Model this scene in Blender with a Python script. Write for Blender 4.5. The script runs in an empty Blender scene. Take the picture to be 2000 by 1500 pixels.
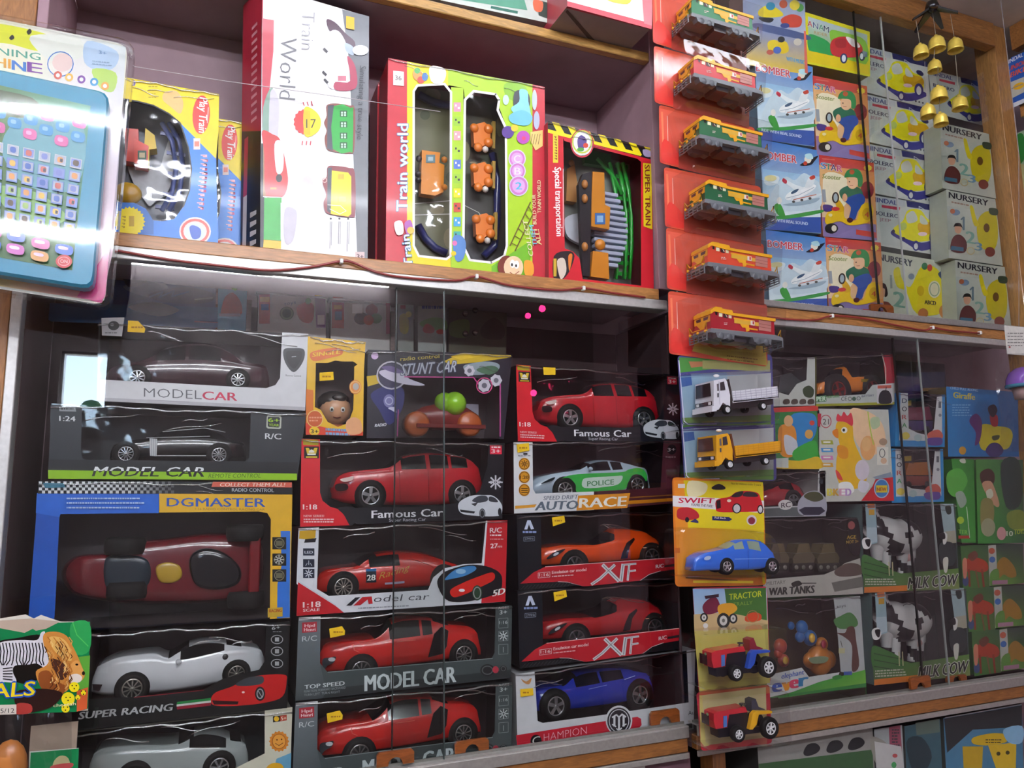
import bpy, math, random
from mathutils import Vector, Matrix

SC = bpy.context.scene
COL = SC.collection
R = random.Random(7)

# ---------------------------------------------------------------- camera
F, CAM_D, CAM_H = 1485.0, 1.2, 1.55            # focal length in pixels of the 2000 px frame, metres from the glass, eye height
yaw, pitch, roll = (math.radians(a) for a in (22.23, 8.5, -0.76))
FW = Vector((math.sin(yaw)*math.cos(pitch), math.cos(yaw)*math.cos(pitch), math.sin(pitch)))
r0 = Vector((math.cos(yaw), -math.sin(yaw), 0)); u0 = r0.cross(FW)
RT = r0*math.cos(roll) + u0*math.sin(roll)
UP = u0*math.cos(roll) - r0*math.sin(roll)
EYE = Vector((0, -CAM_D, CAM_H))
cd = bpy.data.cameras.new('camera'); cam = bpy.data.objects.new('camera', cd); COL.objects.link(cam)
cd.sensor_fit = 'HORIZONTAL'; cd.sensor_width = 36; cd.lens = 36*F/2000; cd.clip_start = .02; cd.clip_end = 60
m = Matrix((RT, UP, -FW)).transposed().to_4x4(); m.translation = EYE
cam.matrix_world = m
SC.camera = cam

# ---------------------------------------------------------------- light
SC.view_settings.view_transform = 'Standard'; SC.view_settings.look = 'None'
SC.view_settings.gamma = 1; SC.view_settings.use_curve_mapping = False
SC.view_settings.exposure = 2.15
SC.cycles.transparent_max_bounces = 24
SC.cycles.max_bounces = 6; SC.cycles.diffuse_bounces = 4; SC.cycles.glossy_bounces = 3
SC.cycles.caustics_reflective = False; SC.cycles.caustics_refractive = False
SC.cycles.sample_clamp_indirect = 4
wd = bpy.data.worlds.new('sky'); SC.world = wd; wd.use_nodes = True
nt = wd.node_tree; bg = nt.nodes['Background']
sky = nt.nodes.new('ShaderNodeTexSky'); sky.sky_type = 'HOSEK_WILKIE'
sky.sun_direction = (0.3, -0.5, 0.8); sky.turbidity = 5
nt.links.new(sky.outputs[0], bg.inputs[0]); bg.inputs[1].default_value = 16.0
TUBE_POWER = 24.5      # emission of the two ceiling tubes
# the tubes themselves are built with the room, further down

def at(px, py, y=0.0):
    "point on the plane Y = y that the photograph shows at pixel px, py"
    d = FW + RT*((px-1000)/F) + UP*((750-py)/F)
    return EYE + d*((y+CAM_D)/d.y)

def atx(px, py, x):
    d = FW + RT*((px-1000)/F) + UP*((750-py)/F)
    return EYE + d*(x/d.x)

# ---------------------------------------------------------------- colours and materials
def lin(c):
    if not isinstance(c, str): return tuple(c)[:3]
    c = c.lstrip('#')
    if len(c) == 3: c = ''.join(a*2 for a in c)
    o = []
    for i in (0, 2, 4):
        s = int(c[i:i+2], 16)/255
        o.append(s/12.92 if s <= .04045 else ((s+.055)/1.055)**2.4)
    return tuple(o)

SPEC = {  # kind: roughness, metallic, coat, specular, noise scale, noise depth, bump
    'card': (.34, 0, .12, .45, 60, .07, .0), 'gloss': (.16, 0, .35, .5, 40, .05, .02), 'matt': (.75, 0, 0, .3, 90, .12, .05),
    'paint': (.24, 0, 1.0, .5, 30, .05, 0), 'plastic': (.32, 0, .2, .5, 50, .06, 0), 'rubber': (.7, 0, 0, .3, 200, .15, .05),
    'chrome': (.22, .85, 0, .5, 80, .05, 0), 'brass': (.3, .4, .3, .5, 140, .12, .02), 'alu': (.42, .55, 0, .5, 160, .12, .02),
    'wall': (.8, 0, 0, .3, 14, .14, .05), 'screen': (.1, 0, .4, .5, 30, .05, 0)}
MATS = {}
def mat(kind):
    if kind in MATS: return MATS[kind]
    m = bpy.data.materials.new({'card': 'printed_card', 'film': 'clear_film', 'glass': 'sheet_glass', 'wood': 'varnished_wood', 'woodv': 'varnished_wood_upright'}.get(kind, kind))
    m.use_nodes = True; t = m.node_tree; N = t.nodes; L = t.links
    out = N['Material Output']; P = N['Principled BSDF']
    att = N.new('ShaderNodeAttribute'); att.attribute_name = 'Col'
    tc = N.new('ShaderNodeTexCoord')
    if kind in ('film', 'glass', 'blister', 'bag', 'fold', 'clearpack'):
        N.remove(P)
        tr = N.new('ShaderNodeBsdfTransparent'); gl = N.new('ShaderNodeBsdfGlossy'); mx = N.new('ShaderNodeMixShader'); fr = N.new('ShaderNodeLayerWeight'); fr.inputs[0].default_value = .5; pw = N.new('ShaderNodeMath'); pw.operation = 'POWER'; pw.inputs[1].default_value = 5; ma = N.new('ShaderNodeMath'); ma.operation = 'MULTIPLY_ADD'; ma.inputs[1].default_value = .85
        gl.inputs['Roughness'].default_value = {'film': .06, 'glass': .0, 'blister': .05, 'bag': .12, 'fold': .1, 'clearpack': .05}[kind]
        ma.inputs[2].default_value = {'film': .06, 'glass': .085, 'blister': .04, 'bag': .06, 'fold': .42, 'clearpack': .022}[kind]
        L.new(fr.outputs['Facing'], pw.inputs[0]); L.new(pw.outputs[0], ma.inputs[0])
        k = {'film': (.97, .97, .97), 'glass': (.93, .95, .94), 'blister': (.94, .94, .94), 'bag': (.9, .9, .9), 'fold': (.9, .9, .9), 'clearpack': (.95, .95, .95)}[kind]
        tr.inputs[0].default_value = (*k, 1)
        if kind not in ('glass', 'fold'):
            no = N.new('ShaderNodeTexNoise'); no.inputs['Scale'].default_value = {'film': 16, 'blister': 30, 'bag': 22, 'clearpack': 9}[kind]; no.inputs['Detail'].default_value = 1.5
            bp = N.new('ShaderNodeBump'); bp.inputs['Strength'].default_value = {'film': .35, 'blister': .25, 'bag': 1.0, 'clearpack': .12}[kind]; bp.inputs['Distance'].default_value = {'film': .012, 'blister': .003, 'bag': .012, 'clearpack': .004}[kind]
            L.new(tc.outputs['Object'], no.inputs['Vector']); L.new(no.outputs['Fac'], bp.inputs['Height'])
            L.new(bp.outputs[0], gl.inputs['Normal']); L.new(bp.outputs[0], fr.inputs['Normal'])
        L.new(ma.outputs[0], mx.inputs[0]); L.new(tr.outputs[0], mx.inputs[1]); L.new(gl.outputs[0], mx.inputs[2]); L.new(mx.outputs[0], out.inputs[0])
    elif kind.startswith('emit'):
        N.remove(P); e = N.new('ShaderNodeEmission'); e.inputs[1].default_value = float(kind[4:])
        L.new(att.outputs['Color'], e.inputs[0]); L.new(e.outputs[0], out.inputs[0])
    else:
        ro, me, co, sp, ns, nd, bu = SPEC.get(kind, (.38, 0, .25, .5, 0, 0, .04))
        P.inputs['Roughness'].default_value = ro; P.inputs['Metallic'].default_value = me
        P.inputs['Coat Weight'].default_value = co; P.inputs['Coat Roughness'].default_value = .06; P.inputs['Specular IOR Level'].default_value = sp
        no = N.new('ShaderNodeTexNoise'); no.inputs['Detail'].default_value = 3; no.inputs['Scale'].default_value = ns
        mp = N.new('ShaderNodeMapping')
        if kind in ('wood', 'woodv'):
            mp.inputs['Scale'].default_value = (6, 40, 40) if kind == 'wood' else (40, 40, 6); no.inputs['Scale'].default_value = 5; nd = .42; no.inputs['Distortion'].default_value = 1.2
        L.new(tc.outputs['Object'], mp.inputs[0]); L.new(mp.outputs[0], no.inputs['Vector'])
        mr = N.new('ShaderNodeMapRange'); mr.inputs[1].default_value = .25; mr.inputs[2].default_value = .75
        mr.inputs[3].default_value = 1-nd; mr.inputs[4].default_value = 1+nd*.5
        L.new(no.outputs['Fac'], mr.inputs[0])
        vm = N.new('ShaderNodeVectorMath'); vm.operation = 'SCALE'
        L.new(att.outputs['Color'], vm.inputs[0]); L.new(mr.outputs[0], vm.inputs['Scale']); L.new(vm.outputs[0], P.inputs['Base Color'])
        if bu:
            bp = N.new('ShaderNodeBump'); bp.inputs['Strength'].default_value = bu; bp.inputs['Distance'].default_value = .01
            L.new(no.outputs['Fac'], bp.inputs['Height']); L.new(bp.outputs[0], P.inputs['Normal'])
    MATS[kind] = m
    return m

# ---------------------------------------------------------------- objects
class MB:
    "collects faces; build() links them as one mesh object"
    def __init__(s): s.v, s.f, s.c, s.k, s.s = [], [], [], [], []
    def face(s, pts, col, kind='card', smooth=False):
        i = len(s.v); s.v += [tuple(p) for p in pts]
        s.f.append(tuple(range(i, i+len(pts)))); s.k.append(kind); s.s.append(smooth)
        s.c.append([lin(col[k*len(col)//len(pts)]) for k in range(len(pts))] if isinstance(col, list) else lin(col))
    def add(s, V, Fs, col, kind='plastic', smooth=True):
        i = len(s.v); s.v += [tuple(p) for p in V]; c = lin(col)
        for f in Fs:
            s.f.append(tuple(i+a for a in f)); s.k.append(kind); s.s.append(smooth); s.c.append(c)
    def box(s, a, b, col, kind='plastic', bev=0, front=None):
        x0, y0, z0 = (min(p, q) for p, q in zip(a, b)); x1, y1, z1 = (max(p, q) for p, q in zip(a, b))
        if bev:
            V = []; e = bev
            for x in (x0, x1):
                for y in (y0, y1):
                    for z in (z0, z1):
                        ix = e if x == x0 else -e; iy = e if y == y0 else -e; iz = e if z == z0 else -e
                        V += [(x, y+iy, z+iz), (x+ix, y, z+iz), (x+ix, y+iy, z)]
            g = lambda i, j, k, n: ((i*2+j)*2+k)*3+n
            Fs = []
            for i in (0, 1): Fs.append((g(i,0,0,0), g(i,1,0,0), g(i,1,1,0), g(i,0,1,0)))
            for j in (0, 1): Fs.append((g(0,j,0,1), g(1,j,0,1), g(1,j,1,1), g(0,j,1,1)))
            for k in (0, 1): Fs.append((g(0,0,k,2), g(1,0,k,2), g(1,1,k,2), g(0,1,k,2)))
            for i in (0, 1):
                for j in (0, 1): Fs.append((g(i,j,0,0), g(i,j,1,0), g(i,j,1,1), g(i,j,0,1)))
                for k in (0, 1): Fs.append((g(i,0,k,0), g(i,1,k,0), g(i,1,k,2), g(i,0,k,2)))
            for j in (0, 1):
                for k in (0, 1): Fs.append((g(0,j,k,1), g(1,j,k,1), g(1,j,k,2), g(0,j,k,2)))
            for i in (0, 1):
                for j in (0, 1):
                    for k in (0, 1): Fs.append((g(i,j,k,0), g(i,j,k,1), g(i,j,k,2)))
            s.add(V, Fs, col, kind, False); return
        V = [(x, y, z) for x in (x0, x1) for y in (y0, y1) for z in (z0, z1)]
        s.add(V, [(0,1,3,2), (4,6,7,5), (0,4,5,1), (2,3,7,6), (0,2,6,4), (1,5,7,3)], col, kind, False)
    def lathe(s, c, axis, prof, col, kind='plastic', n=20, smooth=True):
        "prof: (radius, offset along axis); axis 'y' or 'z' or 'x'"
        V = []; m = len(prof)
        for i in range(n):
            a = 2*math.pi*i/n; ca, sa = math.cos(a), math.sin(a)
            for r, h in prof:
                p = {'y': (r*ca, h, r*sa), 'z': (r*ca, r*sa, h), 'x': (h, r*ca, r*sa)}[axis]
                V.append((c[0]+p[0], c[1]+p[1], c[2]+p[2]))
        Fs = [(i*m+j, ((i+1) % n)*m+j, ((i+1) % n)*m+j+1, i*m+j+1) for i in range(n) for j in range(m-1)]
        s.add(V, Fs, col, kind, smooth)
    def ball(s, c, r, col, kind='plastic', n=14, sc=(1, 1, 1), rows=8):
        V = []
        for j in range(rows+1):
            t = math.pi*j/rows
            for i in range(n):
                a = 2*math.pi*i/n
                V.append((c[0]+r*sc[0]*math.sin(t)*math.cos(a), c[1]+r*sc[1]*math.sin(t)*math.sin(a), c[2]+r*sc[2]*math.cos(t)))
        s.add(V, [(j*n+i, j*n+(i+1) % n, (j+1)*n+(i+1) % n, (j+1)*n+i) for j in range(rows) for i in range(n)], col, kind)
    def tube(s, pts, r, col, kind='plastic', n=6):
        P = [Vector(p) for p in pts]; V = []
        for i, p in enumerate(P):
            t = (P[min(i+1, len(P)-1)]-P[max(i-1, 0)]).normalized()
            a = t.cross(Vector((0, 0, 1)))
            if a.length < .1: a = t.cross(Vector((0, 1, 0)))
            a.normalize(); b = t.cross(a)
            for k in range(n):
                q = 2*math.pi*k/n; V.append(p+a*(r*math.cos(q))+b*(r*math.sin(q)))
        Fs = [(i*n+k, i*n+(k+1) % n, (i+1)*n+(k+1) % n, (i+1)*n+k) for i in range(len(P)-1) for k in range(n)]
        Fs += [tuple(range(n)), tuple(range((len(P)-1)*n, len(P)*n))]
        s.add(V, Fs, col, kind)
    def prism(s, poly, y0, y1, col, kind='plastic', edge=None):
        "poly: (x, z) outline, pushed from y0 (towards the viewer) to y1"
        a = [(x, y0, z) for x, z in poly]; b = [(x, y1, z) for x, z in poly]; n = len(poly)
        s.add(a+b, [tuple(range(n)), tuple(range(2*n-1, n-1, -1))]+[(i, (i+1) % n, n+(i+1) % n, n+i) for i in range(n)], col, kind, False)
    def pprism(s, pts, y0, y1, col, kind='plastic'):
        "the same with the outline as photo pixels on the near plane y0"
        s.prism([(q.x, q.z) for q in (at(pts[i], pts[i+1], y0) for i in range(0, len(pts), 2))], y0, y1, col, kind)
    def build(s, name, parent=None, origin=None):
        me = bpy.data.meshes.new(name)
        if parent is not None: o0 = world_of(parent)
        elif origin is not None: o0 = Vector(origin)
        else:
            lo = [min(v[i] for v in s.v) for i in range(3)]; hi = [max(v[i] for v in s.v) for i in range(3)]
            o0 = Vector(((lo[0]+hi[0])/2, (lo[1]+hi[1])/2, lo[2]))
        me.from_pydata([tuple(Vector(v)-o0) for v in s.v], [], s.f)
        ks = []
        for k in s.k:
            if k not in ks: ks.append(k)
        for k in ks: me.materials.append(mat(k))
        me.polygons.foreach_set('material_index', [ks.index(k) for k in s.k])
        me.polygons.foreach_set('use_smooth', s.s)
        ca = me.color_attributes.new('Col', 'FLOAT_COLOR', 'CORNER'); d = []
        for f, c in zip(s.f, s.c):
            for i in range(len(f)):
                q = c[i] if isinstance(c, list) else c
                d += [q[0], q[1], q[2], 1.0]
        ca.data.foreach_set('color', d)
        me.update()
        o = bpy.data.objects.new(name, me); COL.objects.link(o)
        if parent is not None: o.parent = parent
        else: o.location = o0
        return o

def world_of(o):
    v = Vector((0, 0, 0))
    while o is not None: v = v+Vector(o.location); o = o.parent
    return v
def tag(o, label, cat, group=None):
    o['label'] = label; o['category'] = cat
    if group: o['group'] = group
    return o
def thing(name, label, cat, loc, group=None):
    o = bpy.data.objects.new(name, None); o.empty_display_size = .03; COL.objects.link(o); o.location = loc
    return tag(o, label, cat, group)
def kind(o, k): o['kind'] = k; return o
def kids(o): return [c for c in COL.objects if c.parent is o]
def copy_thing(root, d, label=None, group=None, recol=None):
    "a copy of a thing, its parts and their sub-parts, moved by d"
    r = root.copy(); COL.objects.link(r); r.location = Vector(root.location)+Vector(d)
    if label: r['label'] = label
    if group: r['group'] = group
    def down(a, b):
        for c in kids(a):
            k = c.copy(); COL.objects.link(k); k.parent = b; down(c, k)
    down(root, r)
    return r

# ---------------------------------------------------------------- lettering
TXT = {}
def glyphs(txt, bold):
    key = (txt, bold)
    if key not in TXT:
        c = bpy.data.curves.new('lettering', 'FONT'); c.body = txt; c.size = 1; c.offset = bold; c.resolution_u = 2 if len(txt) > 3 else 4
        c.dimensions = '2D'; c.fill_mode = 'BOTH'
        o = bpy.data.objects.new('lettering', c); COL.objects.link(o)
        bpy.context.view_layer.update()
        me = o.evaluated_get(bpy.context.evaluated_depsgraph_get()).to_mesh()
        V = [(v.co.x, v.co.y) for v in me.vertices]; Fs = [tuple(p.vertices) for p in me.polygons]
        bpy.data.objects.remove(o); bpy.data.curves.remove(c)
        x0 = min((v[0] for v in V), default=0); x1 = max((v[0] for v in V), default=1)
        TXT[key] = ([((x-x0)/max(x1-x0, 1e-6), y/.7) for x, y in V], Fs)
    return TXT[key]
def clip(poly, lo, hi):
    for sgn, lim in ((1, lo), (-1, hi)):
        if lim is None: continue
        out = []
        for i in range(len(poly)):
            a, b = poly[i], poly[(i+1) % len(poly)]
            da, db = sgn*(a[1]-lim), sgn*(b[1]-lim)
            if da >= 0: out.append(a)
            if da*db < 0:
                t = da/(da-db); out.append((a[0]+(b[0]-a[0])*t, a[1]+(b[1]-a[1])*t))
        poly = out
        if len(poly) < 3: return []
    return poly

def smooth(pts, n=5, closed=True):
    "Catmull-Rom through the points"
    P = [pts[i:i+2] for i in range(0, len(pts), 2)]; o = []; L = len(P)
    for i in range(L if closed else L-1):
        p = [P[(i+k) % L] if closed else P[max(0, min(L-1, i+k))] for k in (-1, 0, 1, 2)]
        for j in range(n):
            t = j/n
            for a in (0, 1):
                o.append(.5*(2*p[1][a]+(p[2][a]-p[0][a])*t+(2*p[0][a]-5*p[1][a]+4*p[2][a]-p[3][a])*t*t+(3*p[1][a]-p[0][a]-3*p[2][a]+p[3][a])*t**3))
    if not closed: o += list(P[-1])
    return o

class Art:
    "flat print on a face of the place; coordinates are read off the photograph and laid on the plane Y = y"
    STEP = 2.5e-5
    zmin = None
    def __init__(s, mb, y, kind='card', plane=None): s.mb, s.y, s.k, s.l, s.pl = mb, y, kind, 0, plane
    def P(s, px, py):
        p = s.pl(px, py, s.l*s.STEP) if s.pl else at(px, py, s.y-s.l*s.STEP)
        if s.zmin is not None and p.z < s.zmin: p.z = s.zmin
        return p
    def pg(s, col, *p, kind=None):
        s.l += 1; s.mb.face([s.P(p[i], p[i+1]) for i in range(0, len(p), 2)], col, kind or s.k); return s
    def bl(s, col, *p, n=4, kind=None): return s.pg(col, *smooth(p, n), kind=kind)
    def rc(s, col, x0, y0, x1, y1, sl=0.0, kind=None):
        "upright rectangle whose level edges fall by sl per pixel to the right"
        d = (x1-x0)*sl
        return s.pg(col, x0, y0, x1, y0+d, x1, y1+d, x0, y1, kind=kind)
    def el(s, col, cx, cy, rx, ry=None, n=18, kind=None, rot=0, star=None):
        ry = rx if ry is None else ry; p = []; c, q = math.cos(rot), math.sin(rot)
        for i in range(n):
            a = 2*math.pi*i/n; k = star if star and i % 2 else 1
            x, y = rx*k*math.cos(a), ry*k*math.sin(a); p += [cx+x*c-y*q, cy+x*q+y*c]
        return s.pg(col, *p, kind=kind)
    def ring(s, col, cx, cy, rx, w, ry=None, n=20):
        ry = rx if ry is None else ry; s.l += 1
        for i in range(n):
            a, b = 2*math.pi*i/n, 2*math.pi*(i+1)/n
            s.mb.face([s.P(cx+(rx-d)*math.cos(t), cy+(ry-d)*math.sin(t)) for t, d in ((a, 0), (b, 0), (b, w), (a, w))], col, s.k)
        return s
    def ln(s, col, w, *p, closed=False):
        P = [Vector(p[i:i+2]) for i in range(0, len(p), 2)]; s.l += 1
        if closed: P.append(P[0])
        for a, b in zip(P, P[1:]):
            d = (b-a); L = d.length
            if L < 1e-6: continue
            n = Vector((-d.y, d.x))*(w/2/L); e = d*(w*.25/L)
            s.mb.face([s.P(*q) for q in (a-e+n, b+e+n, b+e-n, a-e-n)], col, s.k)
        return s
    def tx(s, txt, x0, y0, x1, y1, h, col, b=.0, sh=0.0, up=None, oc=None, ob=.05, lo=None, hi=None):
        "lettering whose base line runs from (x0, y0) to (x1, y1); h is the cap height in pixels"
        reps = [(0, 0)]
        if oc is not None:
            s.tx(txt, x0, y0, x1, y1, h, oc, -1-ob, sh, up); reps = [(-.4, 0), (.4, 0)] if b > .012 else reps; k_ = b
        elif b < -.9: k_ = -1-b; reps = [(math.cos(t*math.pi/4), math.sin(t*math.pi/4)) for t in range(8)]; b = 0
        elif b > .012: k_ = b; reps = [(-1, 0), (0, 0), (1, 0)]
        if len(reps) == 1: k_ = 0
        V, Fs = glyphs(txt, min(b, 0)); ux, uy = up or (0, -h)
        s.l += 1; dx, dy = x1-x0, y1-y0; L = math.hypot(dx, dy); ax, ay = dx/L, dy/L
        hh = math.hypot(ux, uy); eu = k_*hh*1.25/max(L, 1e-3); ev = k_*1.25
        last = None
        for (ru, rv), f in ((r_, f) for r_ in reps for f in Fs):
            if last is not None and last != (ru, rv): s.l += .4
            last = (ru, rv)
            q = [(V[i][0]+ru*eu, V[i][1]+rv*ev) for i in f]
            if lo is not None or hi is not None: q = clip(q, lo, hi)
            if len(q) < 3: continue
            pts = []
            for k, v in q: pts.append(s.P(x0+dx*k+ux*v+ax*sh*hh*v, y0+dy*k+uy*v+ay*sh*hh*v))
            s.mb.face(pts, col, s.k)
        return s
    def vlines(s, col, x0, y0, x1, y1, w, h=7):
        "unreadable print running down: a row of short uneven dashes"
        n = max(2, int((y1-y0)/h)); s.l += 1
        for i in range(n):
            y = y0+(y1-y0)*i/n; x = x0+(x1-x0)*i/n; a, b = R.random()*w*.25, w*(.75+R.random()*.25); e = h*.62
            for u, v, d in ((a, b, .25), (a+w*.3, b-w*.2, .25)):
                k = 0 if u == a else e*.6
                s.mb.face([s.P(x+u, y+k), s.P(x+v, y+k), s.P(x+v, y+k+h*d), s.P(x+u, y+k+h*d)], col, s.k)
            s.mb.face([s.P(x+b-w*.25, y), s.P(x+b, y), s.P(x+b, y+e), s.P(x+b-w*.25, y+e)], col, s.k)
        return s
    def lines(s, col, x0, y0, x1, n, gap, h, sl=0.0):
        "small unreadable print: short dashes in n rows"
        for i in range(n):
            x = x0; e = x1-R.random()*(x1-x0)*.25
            s.l += 1
            while x < e:
                w = 2+R.random()*5; y = y0+i*gap+(x-x0)*sl
                s.mb.face([s.P(*q) for q in ((x, y), (x+w, y+w*sl), (x+w, y+h+w*sl), (x, y+h))], col, s.k)
                x += w+1.2
        return s

# ---------------------------------------------------------------- cartons
def quad(*p): return [p[i:i+2] for i in range(0, 8, 2)]
def rect3(q, y):
    "world corners TL TR BR BL of a front outline"
    return [at(a, b, y) for a, b in q]
def carton(q, y, d, side, inner=None, top=None, bot=None, bx=0.0, front=None, inner_side=None):
    "box behind the front outline q; with inner it is open in front (a window box)"
    m = MB(); f = rect3(q, y); c = sum(f, Vector())/4; f = [c+(p-c)*(1-.0009/max((p-c).length, .01)) for p in f]
    b = [c+(p-c)*(1-.0012/max((p-c).length, .01))+Vector((bx, d, 0)) for p in f]
    top = top or side; bot = bot or side; rt = side
    for i, c in ((0, top), (1, rt), (2, bot), (3, side)):
        j = (i+1) % 4
        m.face([f[i], f[j], b[j], b[i]], c)
    m.face(b, side)
    if inner is None:
        m.face(f, front or side)
    else:
        c = sum(f, Vector())/4; k = lambda p: c+(p-c)*.985
        g = [k(p)+Vector((0, .001, 0)) for p in f]; h = [k(p)+Vector((bx, d-.003, 0)) for p in f]
        for i in range(4):
            j = (i+1) % 4; m.face([g[i], g[j], h[j], h[i]], inner_side or inner)
        m.face(h, inner)
    return m
def base_of(q, y, d):
    f = rect3(q, y); x = sum(p.x for p in f)/4; z = min(f[2].z, f[3].z)
    return (x, y+d/2, z)
# ---------------------------------------------------------------- the room
CEIL, YB, XR, XL, YF = 2.74, .225, 2.16, -1.5, -2.75
def slab(name, a, b, col, k='wall', kindof='structure'):
    m = MB(); m.box(a, b, col, k); o = m.build(name); o['kind'] = kindof; return o
slab('floor', (XL-.1, YF-.1, -.08), (XR+.1, YB+.12, 0), '#b0a89e')
slab('ceiling', (XL-.1, YF-.1, CEIL), (XR+.1, YB+.12, CEIL+.1), '#d4cecb')
slab('wall_back', (XL-.1, YB, 0), (XR+.1, YB+.1, CEIL), '#a08890')
slab('wall_left', (XL-.1, YF, 0), (XL, YB, CEIL), '#d8ccc6')
slab('wall_right', (XR, YF, 0), (XR+.1, YB, CEIL), '#a89098')
# wall across the aisle with the window that mirrors in the glass
WX0, WX1, WZ0, WZ1 = -.62, -.42, 1.98, 2.25
m = MB()
for a, b in (((XL, 0), (WX0, CEIL)), ((WX1, 0), (XR, CEIL)), ((WX0, 0), (WX1, WZ0)), ((WX0, WZ1), (WX1, CEIL))):
    m.box((a[0], YF-.1, a[1]), (b[0], YF, b[1]), '#857c7c', 'wall')
o = m.build('wall_front'); o['kind'] = 'structure'
m = MB(); e = .012
for a, b in (((WX0, WZ0), (WX0+e, WZ1)), ((WX1-e, WZ0), (WX1, WZ1)), ((WX0, WZ0), (WX1, WZ0+e)), ((WX0, WZ1-e), (WX1, WZ1))):
    m.box((a[0], YF-.08, a[1]), (b[0], YF-.03, b[1]), '#dedede', 'plastic')
o = m.build('window_1'); o['kind'] = 'structure'
m = MB()
for i in range(70):
    x = -2.0+R.random()*2.0; z = 1.2+R.random()*1.2+(.25 if x > -.95 else .0)
    m.ball((x, -6.2-R.random()*.8, z), (.07+R.random()*.1), R.choice(['#3f5b3a', '#4d6b45', '#5d7a52', '#6c8a62']), 'matt', 8, (1, .7, .9), 5)
o = m.build('foliage'); tag(o, 'leafy trees outside the small window across the aisle', 'trees'); o['kind'] = 'stuff'

def tube_lamp(x0, x1, y, label, power=TUBE_POWER):
    t = thing('tube_light', label, 'light', ((x0+x1)/2, y, CEIL-.07), 'ceiling tube lights')
    m = MB(); m.box((x0-.04, y-.03, CEIL-.035), (x1+.04, y+.03, CEIL-.001), '#e8e8e8', 'plastic', .004); m.build('batten', t)
    m = MB(); m.tube([(x0, y, CEIL-.055), (x1, y, CEIL-.055)], .015, '#f2f6ff', 'emit%g' % power, 8); m.build('lamp_tube', t)
    m = MB()
    m = None
    for x in (x0, x1): m = MB(); m.box((x-.012, y-.018, CEIL-.074), (x+.012, y+.018, CEIL-.035), '#dddddd', 'plastic'); m.build('end_cap', t)
tube_lamp(-.1, 1.45, -.52, 'white ceiling tube light nearest to the shelves', 6.0)
tube_lamp(-.9, .8, -1.55, 'white ceiling tube light in the middle of the aisle', TUBE_POWER*.8)
tube_lamp(-.9, .9, -2.69, 'white ceiling tube light added to brighten the back ledge boxes', TUBE_POWER*1.7)  # unseen tube, added far back so its light reaches under the shelf
# pink fairy lamps strung across the aisle, mirrored in the glass
def mirror_pt(px, py, y):
    q = at(px, py, 0.0); d = q-EYE; d.y = -d.y; return q+d*((y-q.y)/d.y)
for i, (px, py, r) in enumerate(((1064, 600, .014), (1036, 614, .012), (1047, 766, .013))):
    p = mirror_pt(px, py, -2.3)
    t = thing('fairy_lamp', ('upper pink fairy lamp', 'middle pink fairy lamp', 'lowest pink fairy lamp')[i]+' hung across the aisle', 'lamp', p, 'pink fairy lamps')
    m = MB(); m.ball(p, r*1.3, '#ff2a6a', 'emit9', 10); m.build('bulb', t)
    m = MB(); m.tube([p+Vector((0, 0, r)), (p.x, p.y, CEIL)], .0015, '#400818', 'plastic', 4); m.build('wire', t)

# ---------------------------------------------------------------- the shelving
WOOD, ALU, PINK = '#b07a45', '#c9c9c6', '#a88a94'
X0, X1, X2, X3 = -.236, .797, .835, 1.836
def shelf(name, label, x0, x1, z0, z1, lipcol=WOOD, board='#96828a', y0=0.0, track=None, y1=YB-.002):
    t = thing(name, label, 'shelf', ((x0+x1)/2, .1, z0))
    m = MB(); m.box((x0, y0+.018, z0+.001), (x1, y1, z1-.001), board, 'wall'); m.build('board', t)
    m = MB(); m.box((x0, y0, z0), (x1, y0+.017, z1), lipcol, 'wood', .0015); m.build('lip', t)
    if track: track(t)
    return t
def alu_track(z0, z1, x0, x1, n='sliding_track', y0=.0, y1=.028, g=True):
    def f(t):
        m = MB(); m.box((x0, y0-.003, z0), (x1, y0+.002, z1), ALU, 'alu', .001)
        m.box((x0, y0+.002, z0), (x1, y1, z0+.003), ALU, 'alu')
        m.build(n, t)
    return f
# long middle shelf: wood strip over a white sliding track, both bays
t = shelf('middle_shelf', 'long middle shelf with wood lip under the train set boxes', X0, X1, 1.9195, 1.941, track=alu_track(1.9005, 1.919, X0, .812))
t = shelf('middle_shelf', 'middle shelf with wood lip under the counting and alphabet boxes', X2+.001, X3, 1.9055, 1.928, track=alu_track(1.8905, 1.905, X2, X3))
m = MB(); m.box((X2, -.004, 1.928), (X3, .024, 1.942), '#a9a7a4', 'alu', .001); m.build('upper_track', t)
# top shelf
shelf('top_shelf', 'top shelf with thin wood lip above the train set boxes', X0, X1, 2.411, 2.43, lipcol='#b98f50', board='#96838a')
# bottom shelf
def ledge(t, x0, x1):
    m = MB(); m.box((x0, -.005, 1.128), (x1, .0, 1.146), '#a8a5a0', 'alu', .001); m.box((x0, -.004, 1.1455), (x1, .024, 1.148), '#c5c3be', 'alu')
    m.box((x0, .010, 1.148), (x1, .012, 1.152), '#8d8b86', 'alu'); m.build('sliding_track', t)
    m = MB(); m.box((x0, -.003, 1.093), (x1, .002, 1.1025), '#b3b0aa', 'alu', .001); m.build('lower_track', t)
t = shelf('bottom_shelf', 'bottom shelf with wood strip and metal track under the boxed model cars', X0, X1+.02, 1.103, 1.1275, lipcol='#95602f', board='#6a5258', track=lambda t: ledge(t, X0, X1+.02))
t = shelf('bottom_shelf', 'bottom shelf with wood strip and metal track under the milk cow boxes', X2, X3, 1.103, 1.1275, lipcol='#95602f', board='#6a5258', track=lambda t: ledge(t, X2, X3))
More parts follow.
